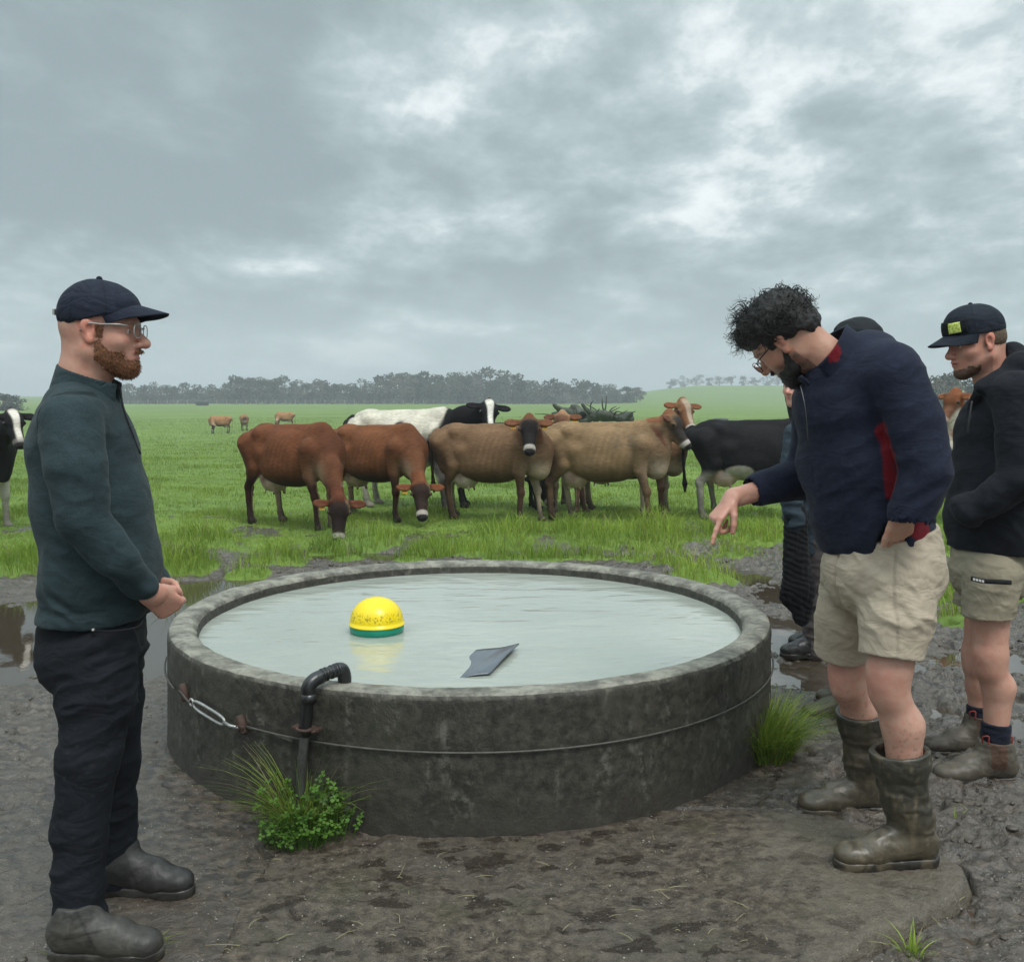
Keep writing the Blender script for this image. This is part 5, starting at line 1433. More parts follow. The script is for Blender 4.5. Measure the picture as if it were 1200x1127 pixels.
def cfl(V):
    c = np.tile(navy, (len(V), 1))
    c = mixa(c, sstep(.1, .5, fbm(V * 70, 2)) * .3, navy * 1.9)
    d = np.minimum(seg_d(V, sideP[0], sideP[1]), seg_d(V, sideP[1], sideP[2]))
    c = mixa(c, sstep(.030, .025, d), redc)
    d = seg_d(V, J(975, 408, 3.07), J(973, 424, 3.03)); c = mixa(c, sstep(.024, .019, d), redc)
    d = seg_d(V, J(928, 448, 3.22), J(922, 468, 3.20)); c = mixa(c, sstep(.022, .016, d), redc)
    d = seg_d(V, J(1068, 618, 3.0), J(1082, 624, 3.0)); c = mixa(c, sstep(.036, .031, d) * (V[:, 2] < J(1070, 611, 3.)[2]), redc)
    return c
def foldP(V):
    el = np.exp(-(np.linalg.norm(V - B1[1], axis=1) / .12) ** 2) + np.exp(-(np.linalg.norm(V - B2[1], axis=1) / .13) ** 2)
    return wrinkle(V, (5, 5, 11), .008, 7.7, rot=roty(-.6)) * (.8 + 1.0 * el) + wrinkle(V, (3, 3, 4.5), .009, 2, rot=roty(-.4))
solid('fleece', fl_, tor2[:5] + B1 + B2, .20, .0048, m_fleece, man2, cfl, foldP)
def collar_band(root, c_low, axis, front, rl, ru, hgt, col, mat, gap=.22, kx=1.0, seed=0, red=None, flare=0.0):
    ax = nrm(axis); f_ = nrm(front - ax * (front @ ax)); l_ = np.cross(ax, f_)
    nu, nv = 90, 14; V = []; cc = []
    for i in range(nv):
        t = i / (nv - 1)
        for j in range(nu):
            a = gap + (2 * math.pi - 2 * gap) * j / (nu - 1)
            r = rl + (ru - rl) * t ** .8 + flare * t * t * (1 + math.cos(a)) * .5
            hh = hgt * t * (1 - .22 * (.5 + .5 * math.cos(a)) * t)
            P = c_low + ax * hh + f_ * r * math.cos(a) * 1.02 + l_ * r * math.sin(a) * kx
            V.append(P + ax * .004 * math.sin(a * 3 + seed)); cc.append(a)
    V = np.array(V); V = V + (V - c_low) * (.05 * fbm(V * 13 + seed, 3))[:, None]
    ii = np.arange(nu * nv).reshape(nv, nu); F = np.stack([ii[:-1, :-1], ii[:-1, 1:], ii[1:, 1:], ii[1:, :-1]], -1).reshape(-1, 4)
    c = np.tile(np.array(col, float), (len(V), 1)); aa = np.array(cc)
    if red is not None: c[np.linalg.norm((V - red[0]) * np.array((1, .35, .8)), axis=1) < red[1]] = red[2]
    o = mk('collar', place(V, root), F, mat, root, col=c)
    m = o.modifiers.new('thickness', 'SOLIDIFY'); m.thickness = .009; m.offset = 1.0
    return o
axP = nrm(J(952, 404, 3.15) - J(984, 436, 3.14))
collar_band(man2, J(985, 433, 3.14), axP, fP, .118, .096, .095, navy, m_fleece, gap=.30, kx=.98, seed=3, red=(J(977, 414, 3.03), .021, redc), flare=.02)
mk_tube('zip', place(crv([J(938, 452, 3.02), J(944, 480, 2.985), J(947, 520, 2.975)], 14), man2), .0022, m_frame, man2, 6)
# shorts
kh = np.array((.40, .335, .255))
sh = [cap(J(1034, 618, 3.16), J(1034, 640, 3.16), .142, .155, nP, 1.13, s=.03), cap(J(1034, 630, 3.16), J(1032, 668, 3.16), .160, .175, nP, 1.13, s=.04)]
sh += chain([J(1062, 675, 3.06), J(1051, 725, 3.02), J(1043, 772, 3.0)], [.116, .104, .096], s=.035)
sh += chain([J(1004, 675, 3.27), J(992, 725, 3.32), J(986, 766, 3.36)], [.114, .100, .094], s=.03)
dN = nrm(J(1047, 772, 3.0) - J(1052, 725, 3.02)); dF = nrm(J(986, 766, 3.36) - J(992, 725, 3.32))
sep_n = nrm(nP * 1.0)
midp = J(1012, 760, 3.18)
def hemcut(P):
    a = (P - J(1047, 770, 3.0)) @ dN; b = (P - J(986, 765, 3.36)) @ dF
    return np.where((P - midp) @ sep_n > 0, a, b)
sh += [('i', .002, hemcut), hollow(J(1046, 756, 3.01), J(1043, 800, 3.0), .078, .078), hollow(J(987, 758, 3.345), J(984, 800, 3.37), .068, .068), plane(hp0 + (0, 0, .035), -hpn, s=.004)]
def foldS(V):
    hz_ = V[:, 2] - np.where((V - midp) @ sep_n > 0, J(1047, 772, 3.0)[2], J(986, 766, 3.36)[2])
    return sstep(.02, .11, hz_) * (wrinkle(V, (6, 6, 15), .008, 4.4, rot=roty(.5)) + wrinkle(V, (12, 12, 20), .0035, 8.1, rot=roty(-.8)) - .010 * np.exp(-((V - midp) @ sep_n / .006) ** 2) * (V[:, 2] > J(1000, 745, 3.1)[2]))
seamN = [J(1062, 650, 2.90), J(1056, 700, 2.895), J(1055, 768, 2.895)]
def cshorts(k, seam=None, hz=None):
    def f(V):
        c = np.tile(k, (len(V), 1)) * (1 + .08 * fbm(V * 6, 3))[:, None]
        if seam is not None:
            for i in range(len(seam) - 1): c = mixa(c, sstep(.006, .003, seg_d(V * np.array((1, .0, 1)), seam[i] * np.array((1, 0, 1)), seam[i + 1] * np.array((1, 0, 1)))) * (V[:, 1] < seam[0][1] + .1) * .35, k * .45)
        return c
    return f
solid('shorts', sh, [J(955, 640, 3.3), J(1110, 640, 3.0), J(955, 775, 3.4), J(1090, 780, 2.9)], .13, .0046, m_twill, man2, cshorts(kh, seamN), foldS)
# gumboots
gum = (.040, .036, .026)
hN = J(1096, 1004, 3.00); hN[2] = .026; hF = J(1040, 935, 3.45); hF[2] = .0
boot(man2, 'gumboot', hN, (-1, -.10), .335, [hN + (-.082, 0, .15), J(1058, 930, 3.0), J(1054, 878, 3.0)], [.060, .068, .086], gum, m_rubber, gum=True, w=1.08, mudcol=(.105, .082, .052))
boot(man2, 'gumboot', hF, (-1, -.08), .335, [hF + (-.082, 0, .15), J(1014, 885, 3.44), J(1010, 832, 3.42)], [.060, .068, .085], gum, m_rubber, gum=True, w=1.08, mudcol=(.085, .068, .045))

# ---------------------------------------------------------------- capped man in the black hoodie
YR = 3.86
H3 = Head(J(1143, 401, YR), (-1, -.12, -.24), (-.12, 0, 1), 1.03)
man3 = thing('person', 'man in black hoodie, navy cap and khaki shorts looking down behind the pointing man', 'person', (J(1160, 700, YR)[0], YR, 0))
nbR = J(1166, 462, YR)
kn3, kf3 = J(1161, 768, 3.72), J(1146, 765, 4.02)
cn3, cf3 = J(1170, 805, 3.73), J(1150, 802, 4.03)
an3, af3 = J(1166, 872, 3.72), J(1148, 850, 4.02)
sk3 = (.53, .27, .195)
def c3(V):
    c = H3.color(V, sk3, (.10, .06, .035)); l = H3.loc(V); x, y, z = l.T
    hd = (np.abs(y) < .1) & (z > -.12)
    c = mixa(c, hd * .75 * sstep(.0, -.015, x - .02) * sstep(-.035, -.01, z + .6 * np.minimum(x + .03, 0) * 0) * (np.abs(y) < .0795), (.13, .085, .05))
    c = mixa(c, hd * .55 * sstep(-.06, -.085, z + .35 * (x - .05)) * (x > -.01), (.14, .075, .045))
    c = mixa(c, (V[:, 2] < 1.0) * .8, (.52, .30, .22))
    return mixa(c, .5 * np.exp(-(np.linalg.norm(V - kn3 + np.array((.06, 0, 0)), axis=1) / .06) ** 2), (.46, .19, .14))
fR = np.array((-1, -.15, 0.0)) / 1.011; nR = np.array((.15, -1, 0)) / 1.011
tor3 = [J(1172, 455, YR), J(1172, 500, YR), J(1170, 560, YR), J(1166, 610, YR), J(1162, 650, YR)]
body_join(man3, [(H3.prims() + [cap(H3.w(-.035, 0, -.05), nbR, .064, .070, s=.03)], [H3.w(-.14, -.11, -.14), H3.w(.14, .11, .14), nbR], .06, .003),
                 (chain([J(1160, 700, 3.74), kn3, kn3 - (0, 0, .05), cn3, an3], [.08, .058, .052, .057, .040], s=.03) + chain([J(1156, 700, 3.98), kf3, kf3 - (0, 0, .05), cf3, af3], [.08, .058, .052, .057, .040], s=.03) +
                  [ell(kn3 + (-.018, 0, 0), (.043, .043, .05), s=.025)], [an3, af3, kn3, J(1160, 690, 3.74), J(1156, 690, 4.0)], .11, .006),
                 (chain(tor3, [.05, .11, .12, .12, .12], nR, 1.1, .05), tor3, .16, .014)], c3)
capmesh(man3, H3, (.012, .016, .025), brim_len=.080, tilt=-.05, lift=.0, peak=.95, droop=.016)
hair3 = [H3.E((-.035, 0, .010), (.082, .0805, .075), k=.02), ('i', .004, lambda P: np.maximum(H3.loc(P)[:, 0] + .022, -H3.loc(P)[:, 2] - .040) * 1.0), H3.E((.045, 0, -.02), (.06, .062, .09), 's', .01)]
solid('hair', hair3, [H3.w(-.14, -.1, -.1), H3.w(.05, .1, .1)], .03, .0035, m_hair, man3, (.095, .062, .036), lambda V: .002 * fbm(V * 150, 2))
g3 = [(op, k, (lambda f: (lambda P: f(P) - .0024 * H3.s))(f)) for op, k, f in H3.prims()[:6]] + [H3.E((.072, 0, -.102), (.021, .024, .017), k=.02)]
def g3r(P):
    x, y, z = H3.loc(P).T
    lim = np.where(x < .03, -.10, np.where(x < .075, -.080, -.083))
    m2 = np.maximum.reduce([np.abs(z + .0475) - .004, np.abs(y) - .026, .09 - x])
    d = np.minimum(np.maximum.reduce([z - lim, -.002 - x + .006, -z - .14]), m2)
    return (d + .006 * fbm(P * 90, 2)) * H3.s
g3.append(('i', .002, g3r))
solid('beard', g3, [H3.w(-.05, -.1, -.15), H3.w(.13, .1, .02), H3.w(.13, -.1, -.15)], .03, .003, m_hair, man3, lambda V: mixa(np.tile(np.array((.075, .036, .020)), (len(V), 1)), sstep(-.3, .4, fbm(V * 90, 2)) * .6, (.15, .08, .05)), lambda V: .002 * fbm(V * 170, 2))
black = np.array((.0095, .0105, .015))
hd_ = chain([J(1178, 474, YR)] + tor3[1:], [.095, .145, .164, .166, .156], nR, 1.22, .05)
hd_ += [cap(J(1184, 462, 3.70), J(1176, 462, 4.02), .085, .085, s=.05)]
C1 = [J(1192, 462, 3.66), J(1196, 560, 3.60), J(1138, 602, 3.66)]; C2 = [J(1170, 466, 4.06), J(1180, 565, 4.10), J(1130, 604, 3.98)]
hd_ += chain(C1, [.088, .078, .056], s=.014) + chain(C2, [.085, .075, .055], s=.02)
hd_ += [cap(J(1132, 592, 3.70), J(1128, 606, 3.98), .055, .055, s=.04)]
hd_ += [cap(J(1195, 428, 3.76), J(1150, 455, 3.74), .040, .026, s=.03), cap(J(1195, 428, 3.76), J(1202, 425, 3.95), .05, .05, s=.03), cap(J(1196, 428, 3.98), J(1150, 455, 3.98), .040, .026, s=.03), cap(J(1187, 415, 3.86), J(1198, 432, 3.86), .05, .06, s=.03),
        cap(J(1150, 453, 3.76), J(1137, 478, 3.84), .022, .014, s=.02)]
hd_ += [('s', .006, cap(nbR - (0, 0, .06), H3.w(-.035, 0, -.02), .062, .074)[2]), plane(J(1162, 643, YR), (0, 0, -1), s=.004)]
solid('hoodie', hd_, tor3 + C1 + C2, .20, .005, m_fleece, man3, lambda V: mixa(np.tile(black, (len(V), 1)), sstep(.0, .5, fbm(V * 50, 2)) * .35, black * 1.8),
      lambda V: wrinkle(V, (5, 5, 12), .009, 3.3, rot=roty(.7)) + wrinkle(V, (3, 3, 4), .006, 9))
m_cord = simple('cord', (.02, .02, .022), .7, .2)
mk_tube('drawstring', place(crv([J(1139, 470, 3.70), J(1136, 490, 3.685), J(1134, 508, 3.69)], 12), man3), .0035, m_cord, man3, 6)
kh3 = np.array((.27, .235, .170))
s3 = [cap(J(1163, 640, YR), J(1160, 668, YR), .145, .150, nR, 1.1, s=.04)]
s3 += chain([J(1162, 675, 3.74), J(1158, 722, 3.72)], [.106, .096], s=.03) + chain([J(1158, 675, 3.98), J(1142, 712, 4.02)], [.102, .092], s=.02)
s3 += [('i', .002, lambda P: np.where(P[:, 1] < 3.87, J(1158, 722, 3.72)[2] - P[:, 2], J(1142, 708, 4.02)[2] - P[:, 2])), hollow(J(1160, 705, 3.73), J(1156, 740, 3.72), .078, .080), hollow(J(1149, 698, 4.0), J(1142, 735, 4.02), .074, .076), plane(J(1162, 632, YR), (0, 0, 1), s=.004)]
shorts3 = solid('shorts', s3, [J(1105, 640, 3.6), J(1200, 640, 4.1), J(1110, 730, 3.6), J(1200, 730, 4.1)], .08, .0048, m_twill, man3, cshorts(kh3), lambda V: wrinkle(V, (6, 6, 14), .007, 6.4, rot=roty(.4)) + wrinkle(V, (12, 12, 20), .003, 8.1))
# zipped thigh pocket with its light tab
m_white = simple('white_print', (.7, .7, .68), .6, .05)
pz = [J(1137, 677, 3.62), J(1150, 680, 3.598), J(1165, 681, 3.594), J(1184, 682, 3.61)]
pzc = crv(pz, 12)
zz_ = []
for q_ in pzc: zz_ += [q_ + (0, -.006, .008), q_ + (0, -.006, -.009)]
o = mk_poly('pocket_zip', place(zz_, man3), [(2 * i, 2 * i + 1, 2 * i + 3, 2 * i + 2) for i in range(11)], m_seam, man3); o.parent = shorts3
m_ = o.modifiers.new('thickness', 'SOLIDIFY'); m_.thickness = .006; m_.offset = 0
for i in range(4):
    A_, B_ = pzc[0] + (pzc[4] - pzc[0]) * (.06 + .24 * i), pzc[0] + (pzc[4] - pzc[0]) * (.06 + .24 * i + .19)
    o = mk_poly('label_print', place([A_ + (0, -.016, .004), A_ + (0, -.016, -.005), B_ + (0, -.016, -.005), B_ + (0, -.016, .004)], man3), [(0, 1, 2, 3)], m_white, man3, smooth=False); o.parent = shorts3
# socks and boots
sock = np.array((.010, .012, .022))
for nm, a_p, c_p in (('sock', an3, cn3), ('sock', af3, cf3)):
    d_ = nrm(c_p - a_p)
    solid(nm, [cap(a_p - d_ * .02, a_p + d_ * .085, .052, .056, s=.01), plane(a_p + d_ * .085, d_)], [a_p, a_p + d_ * .1], .09, .005, m_knit, man3, sock, lambda V: .004 * fbm(V * np.array((20, 20, 60)), 2))
tanb = (.095, .080, .060)
h3 = J(1190, 908, 3.72); h3[2] = .0; h4 = J(1172, 880, 4.02); h4[2] = .0
def goring(V, c, q):
    return mixa(c, sstep(.030, .026, np.abs((V - q(.32, 0, 0)) @ np.array((1., .15, 0)))) * sstep(.06, .075, V[:, 2] - q(0, 0, 0)[2]) * .85, (.075, .035, .020))
boot(man3, 'boot', h3, (-1, -.06), .335, [h3 + (-.085, 0, .10), h3 + (-.083, 0, .165)], [.060, .063], tanb, m_leather, mudcol=(.07, .057, .042), extra=goring, w=1.08)
boot(man3, 'boot', h4, (-1, -.04), .33, [h4 + (-.085, 0, .10), h4 + (-.083, 0, .165)], [.060, .063], tanb, m_leather, mudcol=(.06, .048, .036), extra=goring, w=1.08)
m_red = simple('red_tab', (.25, .03, .02), .6, .1)
for hh in (h3, h4):
    for sx in (-.045, -.165 + .03):
        o = mk_tube('pull_tab', place(crv([hh + (sx - .008, -.02, .155), hh + (sx - .014, -.03, .185), hh + (sx + .004, -.04, .19), hh + (sx + .004, -.04, .155)], 12), man3), .003, m_red, man3, 6)
# dark patch with a lime emblem on the front of the cap
m_lime, nt, p = new_mat('lime_emblem'); nt.links.new(mixc(nt, maprange(nt, noise_n(nt, obj_co(nt), 110, 3), .4, .6), (.36, .46, .03), (.66, .72, .22)), p.inputs['Base Color']); setp(p, Roughness=.5)
cap3 = [o for o in C.objects if o.name.startswith('cap') and o.parent is man3][0]
cpr = [H3.E((-.008, 0, .045), (.112, .089, .098), k=.02), H3.E((.035, 0, .085 * .95), (.064, .070, .058), k=.03)]
def cap_patch(name, a0, a1, z0, z1, out, mat, taper=0.0):
    nu, nv = 16, 10; rr = np.linspace(.05, .17, 240); V = []
    for i in range(nv):
        for j in range(nu):
            z = z0 + (z1 - z0) * i / (nv - 1); a = rad(a0 + (a1 - a0) * j / (nu - 1) * (1 - taper * i / (nv - 1)))
            P = np.array([H3.w(-.008 + r * math.cos(a), r * math.sin(a), z) for r in rr]); d = run(cpr, P); k = int(np.argmax(d > 0))
            r = rr[k] + out; V.append(H3.w(-.008 + r * math.cos(a), r * math.sin(a), z))
    ii = np.arange(nu * nv).reshape(nv, nu); F = np.stack([ii[:-1, :-1], ii[:-1, 1:], ii[1:, 1:], ii[1:, :-1]], -1).reshape(-1, 4)
    o = mk(name, place(V, man3), F, mat, man3, col=np.tile(np.array((.006, .007, .010)), (len(V), 1))); o.parent = cap3
    m = o.modifiers.new('thickness', 'SOLIDIFY'); m.thickness = .003; m.offset = 1.0
    return o
cap_patch('badge', -30, 46, .048, .098, .003, m_twill)
cap_patch('emblem', 12, 34, .054, .092, .0065, m_lime)

# ---------------------------------------------------------------- two more people, mostly hidden
man4 = thing('person', 'person in dark hooded raincoat standing behind the pointing man, hood up', 'person', (J(1030, 700, 4.5)[0], 4.5, 0))
H4 = Head(J(1002, 412, 4.5), (-1, 0, -.35), (-.3, 0, 1), 1.0)
t4 = [J(1018, 445, 4.5), J(1030, 500, 4.5), J(1032, 580, 4.5), J(1030, 650, 4.5), J(1028, 700, 4.5)]
body_join(man4, [(H4.prims() + [cap(H4.w(-.03, 0, -.05), t4[0], .06, .065, s=.03)], [H4.w(-.14, -.11, -.14), H4.w(.14, .11, .14), t4[0]], .05, .005),
                 (chain(t4, [.06, .12, .12, .12, .12], (0, 1, 0), 1.1, .04) + chain([t4[4] + (0, -.1, 0), J(1010, 760, 4.42), J(1010, 820, 4.42)], [.09, .06, .045]) + chain([t4[4] + (0, .1, 0), J(1020, 750, 4.62), J(1022, 800, 4.62)], [.09, .06, .045]),
                  t4 + [J(1010, 820, 4.42)], .18, .014)], lambda V: H4.color(V, (.48, .27, .2), (.05, .03, .02)))
r4 = [H4.E((-.02, 0, .03), (.128, .105, .122), k=.03), H4.E((.06, 0, .02), (.07, .085, .10), 's', .01)] 
r4 += chain(t4, [.11, .185, .18, .18, .19], (0, 1, 0), 1.2, .06) + [cap(J(1032, 440, 4.28), J(1032, 440, 4.72), .09, .09, s=.06)]
r4 += chain([J(1040, 450, 4.24), J(1045, 560, 4.22), J(1000, 640, 4.3)], [.09, .075, .05], s=.02) + chain([J(1040, 450, 4.76), J(1040, 560, 4.78), J(1000, 640, 4.7)], [.09, .075, .05], s=.02) + [plane(t4[4], (0, 0, -1))]
solid('raincoat', r4, t4 + [H4.w(0, 0, .15), J(960, 640, 4.5)], .24, .009, m_twill, man4, lambda V: mixa(np.tile(np.array((.014, .017, .020)), (len(V), 1)), 0 * V[:, 0], (0, 0, 0)), lambda V: wrinkle(V, (5, 5, 10), .012, 2.))
tr4 = chain([t4[4] + (0, -.1, .05), J(1012, 760, 4.42), J(1010, 815, 4.42)], [.12, .09, .08]) + chain([t4[4] + (0, .1, .05), J(1022, 750, 4.62), J(1022, 800, 4.62)], [.12, .09, .08])
solid('trousers', tr4, [t4[4], J(1010, 815, 4.42), J(1022, 800, 4.62)], .16, .009, m_twill, man4, (.02, .022, .026), lambda V: wrinkle(V, (5, 5, 14), .01, 3.))
for hx, Y_ in ((1018, 4.50), (1030, 4.72)):
    hh = J(hx, 830, Y_); hh[2] = -.01
    boot(man4, 'boot', hh, (-1, -.05), .32, [hh + (-.08, 0, .12), hh + (-.078, 0, .20)], [.062, .066], (.06, .052, .036), m_leather, mudcol=(.075, .062, .035), w=1.1)
woman = thing('person', 'person in blue grey jacket with black knitted wrap behind the pointing man', 'person', (J(950, 700, 5.7)[0], 5.7, 0))
H5 = Head(J(936, 452, 5.7), (-.75, -.6, -.1), (0, 0, 1), .95)
t5 = [J(946, 480, 5.7), J(952, 530, 5.7), J(952, 600, 5.7), J(952, 640, 5.7)]
body_join(woman, [(H5.prims() + [cap(H5.w(-.03, 0, -.05), t5[0], .05, .055, s=.03)], [H5.w(-.14, -.11, -.14), H5.w(.14, .11, .14), H5.w(.14, -.11, -.14), t5[0]], .05, .005),
                  (chain(t5, [.06, .1, .1, .11], (.5, .8, 0), 1.1, .04) + chain([t5[3] + (.06, -.08, 0), J(955, 700, 5.62), J(955, 760, 5.62)], [.08, .06, .045]) + chain([t5[3] + (0, .1, 0), J(962, 700, 5.85), J(962, 750, 5.85)], [.08, .06, .045]),
                   t5 + [J(955, 760, 5.62)], .15, .014)], lambda V: H5.color(V, (.55, .31, .24), (.02, .015, .01)))
hd5 = [H5.E((-.025, 0, .02), (.118, .098, .122), k=.03), H5.E((.07, 0, -.02), (.07, .055, .075), 's', .01), cap(H5.w(-.04, 0, -.05), t5[0], .10, .11, s=.05)]
solid('hood', hd5, [H5.w(-.1, 0, .1), H5.w(.1, 0, -.1), t5[0]], .16, .007, m_twill, woman, (.010, .011, .014), lambda V: wrinkle(V, (7, 7, 10), .006, 2.))
j5 = chain(t5, [.09, .14, .155, .165], (.5, .8, 0), 1.15, .05) + chain([J(935, 510, 5.5), J(926, 570, 5.45), J(932, 615, 5.42)], [.075, .068, .055], s=.02) + [plane(J(952, 645, 5.7), (0, 0, -1))]
solid('jacket', j5, t5 + [J(926, 560, 5.45)], .22, .008, m_twill, woman, (.030, .045, .058), lambda V: wrinkle(V, (5, 5, 16), .014, 5.))
tr5 = chain([t5[3] + (.03, -.1, .04), J(957, 700, 5.62), J(957, 762, 5.62)], [.11, .085, .075]) + chain([t5[3] + (.03, .1, .04), J(964, 700, 5.85), J(964, 750, 5.85)], [.11, .085, .075])
solid('trousers', tr5, [t5[3], J(957, 762, 5.62), J(964, 750, 5.85)], .15, .008, m_twill, woman, (.105, .085, .085), lambda V: wrinkle(V, (5, 5, 14), .008, 3.))
kw = [cap(J(932, 600, 5.42), J(934, 690, 5.42), .060, .085, (0, 1, 0), .6, s=.03), cap(J(934, 690, 5.42), J(926, 700, 5.42), .07, .05, (0, 1, 0), .5, s=.03), cap(J(938, 690, 5.42), J(940, 722, 5.42), .07, .055, (0, 1, 0), .5, s=.03)]
solid('knitted_wrap', kw, [J(932, 590, 5.42), J(936, 735, 5.42), J(915, 700, 5.42)], .12, .005, m_knit, woman, (.008, .008, .009), lambda V: .010 * fbm(V * np.array((30, 30, 9)), 3) + .0018 * np.sin((V[:, 2] + .4 * V[:, 0]) * 190 + 4 * fbm(V * 12, 2)))
for hx, Y_ in ((968, 5.62), (975, 5.85)):
    hh = J(hx, 780, Y_); hh[2] = -.015
    boot(woman, 'boot', hh, (-1, -.1), .27, [hh + (-.07, 0, .12), hh + (-.068, 0, .20)], [.052, .055], (.010, .010, .012), m_rubber, mudcol=(.02, .018, .015))
# ================================================================ GRASS, WEEDS, LITTER, TREES
def leaf_mat(name, trans=.35, rough=.55):
    m, nt, p = new_mat(name)
    a_ = nt.nodes.new('ShaderNodeAttribute'); a_.attribute_name = 'Col'
    nt.links.new(a_.outputs['Color'], p.inputs['Base Color']); setp(p, Roughness=rough); p.inputs['Specular IOR Level'].default_value = .3
    t = nt.nodes.new('ShaderNodeBsdfTranslucent'); nt.links.new(a_.outputs['Color'], t.inputs[0])
    mx = nt.nodes.new('ShaderNodeMixShader'); mx.inputs[0].default_value = trans
    nt.links.new(p.outputs[0], mx.inputs[1]); nt.links.new(t.outputs[0], mx.inputs[2]); nt.links.new(mx.outputs[0], nt.nodes['Material Output'].inputs[0])
    return m
m_blade = leaf_mat('grass_blade')
def blades(x, y, z, h, w, col, lean=.5, rng=RNG, dirs=None):
    n = len(x); az = rng.uniform(0, 2 * math.pi, n) if dirs is None else dirs
    fa = rng.uniform(0, 2 * math.pi, n)
    ln = rng.uniform(.15, 1.0, n) * lean
    base = np.stack([x, y, z], -1)
    d = np.stack([np.cos(az), np.sin(az), np.zeros(n)], -1); s = np.stack([np.cos(fa), np.sin(fa), np.zeros(n)], -1)
    up = np.array((0, 0, 1.0))
    m1 = base + up * (h * .55)[:, None] + d * (h * ln * .30)[:, None]
    tp = base + up * (h * (1 - .35 * ln))[:, None] + d * (h * ln * 1.0)[:, None]
    W = w[:, None]
    V = np.stack([base - s * W * .5, base + s * W * .5, m1 - s * W * .42, m1 + s * W * .42, tp - s * W * .08, tp + s * W * .08], 1).reshape(-1, 3)
    k = (np.arange(n) * 6)[:, None]
    F = np.concatenate([k + np.array([[0, 1, 3, 2]]), k + np.array([[2, 3, 5, 4]])])
    return V, F, np.repeat(col, 6, 0)
def gcol(n, x=None, y=None, rng=RNG, dry=.06, lush=1.0):
    a, b = np.array((.095, .165, .018)), np.array((.260, .345, .050))
    t = rng.uniform(0, 1, n)[:, None]
    if x is not None: t = np.clip(t * .45 + .55 * (.5 + .8 * fb2(x, y, .55, 3, seed=31) + .7 * fb2(x, y, 2.4, 2, seed=33))[:, None], -.15, 1.05)
    c = a * (1 - t) + b * t
    dr = rng.uniform(0, 1, n) < dry
    c[dr] = np.array((.24, .21, .09)) * rng.uniform(.6, 1.1, (dr.sum(), 1))
    return c * lush
Bx, By, Bs = [], [], []
for (y0, y1, dens, sc) in ((6.3, 9, 2300, 1.0), (9, 12.5, 2100, 1.1), (12.5, 18, 800, 1.35), (18, 30, 260, 2.0), (30, 55, 60, 3.4), (55, 110, 12, 6.0)):
    area = (y1 ** 2 - y0 ** 2) * .56
    n = int(area * dens)
    yy = np.sqrt(RNG.uniform(y0 ** 2, y1 ** 2, n)); xx = RNG.uniform(-.56, .56, n) * yy
    g = grass_mask(xx, yy) if y1 < 31 else np.ones(n)
    cl_ = .5 + .5 * sstep(-.3, .2, fb2(xx, yy, 2.6, 2, seed=51))
    ok = RNG.uniform(0, 1, n) < g * cl_
    ok &= (np.hypot(xx - TC[0], yy - TC[1]) > TR + .05)
    Bx.append(xx[ok]); By.append(yy[ok]); Bs.append(np.full(ok.sum(), sc))
Bx, By, Bs = map(np.concatenate, (Bx, By, Bs))
tus = np.zeros(len(Bx))
for cx, cy, rr in TUSSW: tus = np.maximum(tus, np.exp(-(np.hypot(Bx - cx, By - cy) / (rr * .85)) ** 4))
lum = sstep(-.1, .45, fb2(Bx, By, 1.1, 3, seed=52))
bz = ground_h(Bx, By)
ok = (bz > WZ + .004) | (By > 12); Bx, By, Bs, tus, lum, bz = [v[ok] for v in (Bx, By, Bs, tus, lum, bz)]
Hh = (.042 + .062 * lum + .17 * tus) * RNG.uniform(.5, 1.25, len(Bx)) * (1 + .12 * (Bs - 1))
Wd = .0042 * Bs * RNG.uniform(.7, 1.4, len(Bx)) * (1 + .4 * tus)
V, F, c = blades(Bx, By, bz - .012, Hh, Wd, gcol(len(Bx), Bx, By) * (1 + .30 * tus)[:, None], .75)
tag(mk('grass', V, F, m_blade, col=c), 'bright green pasture grass and tussocks beyond the trough', 'grass', kind='stuff')

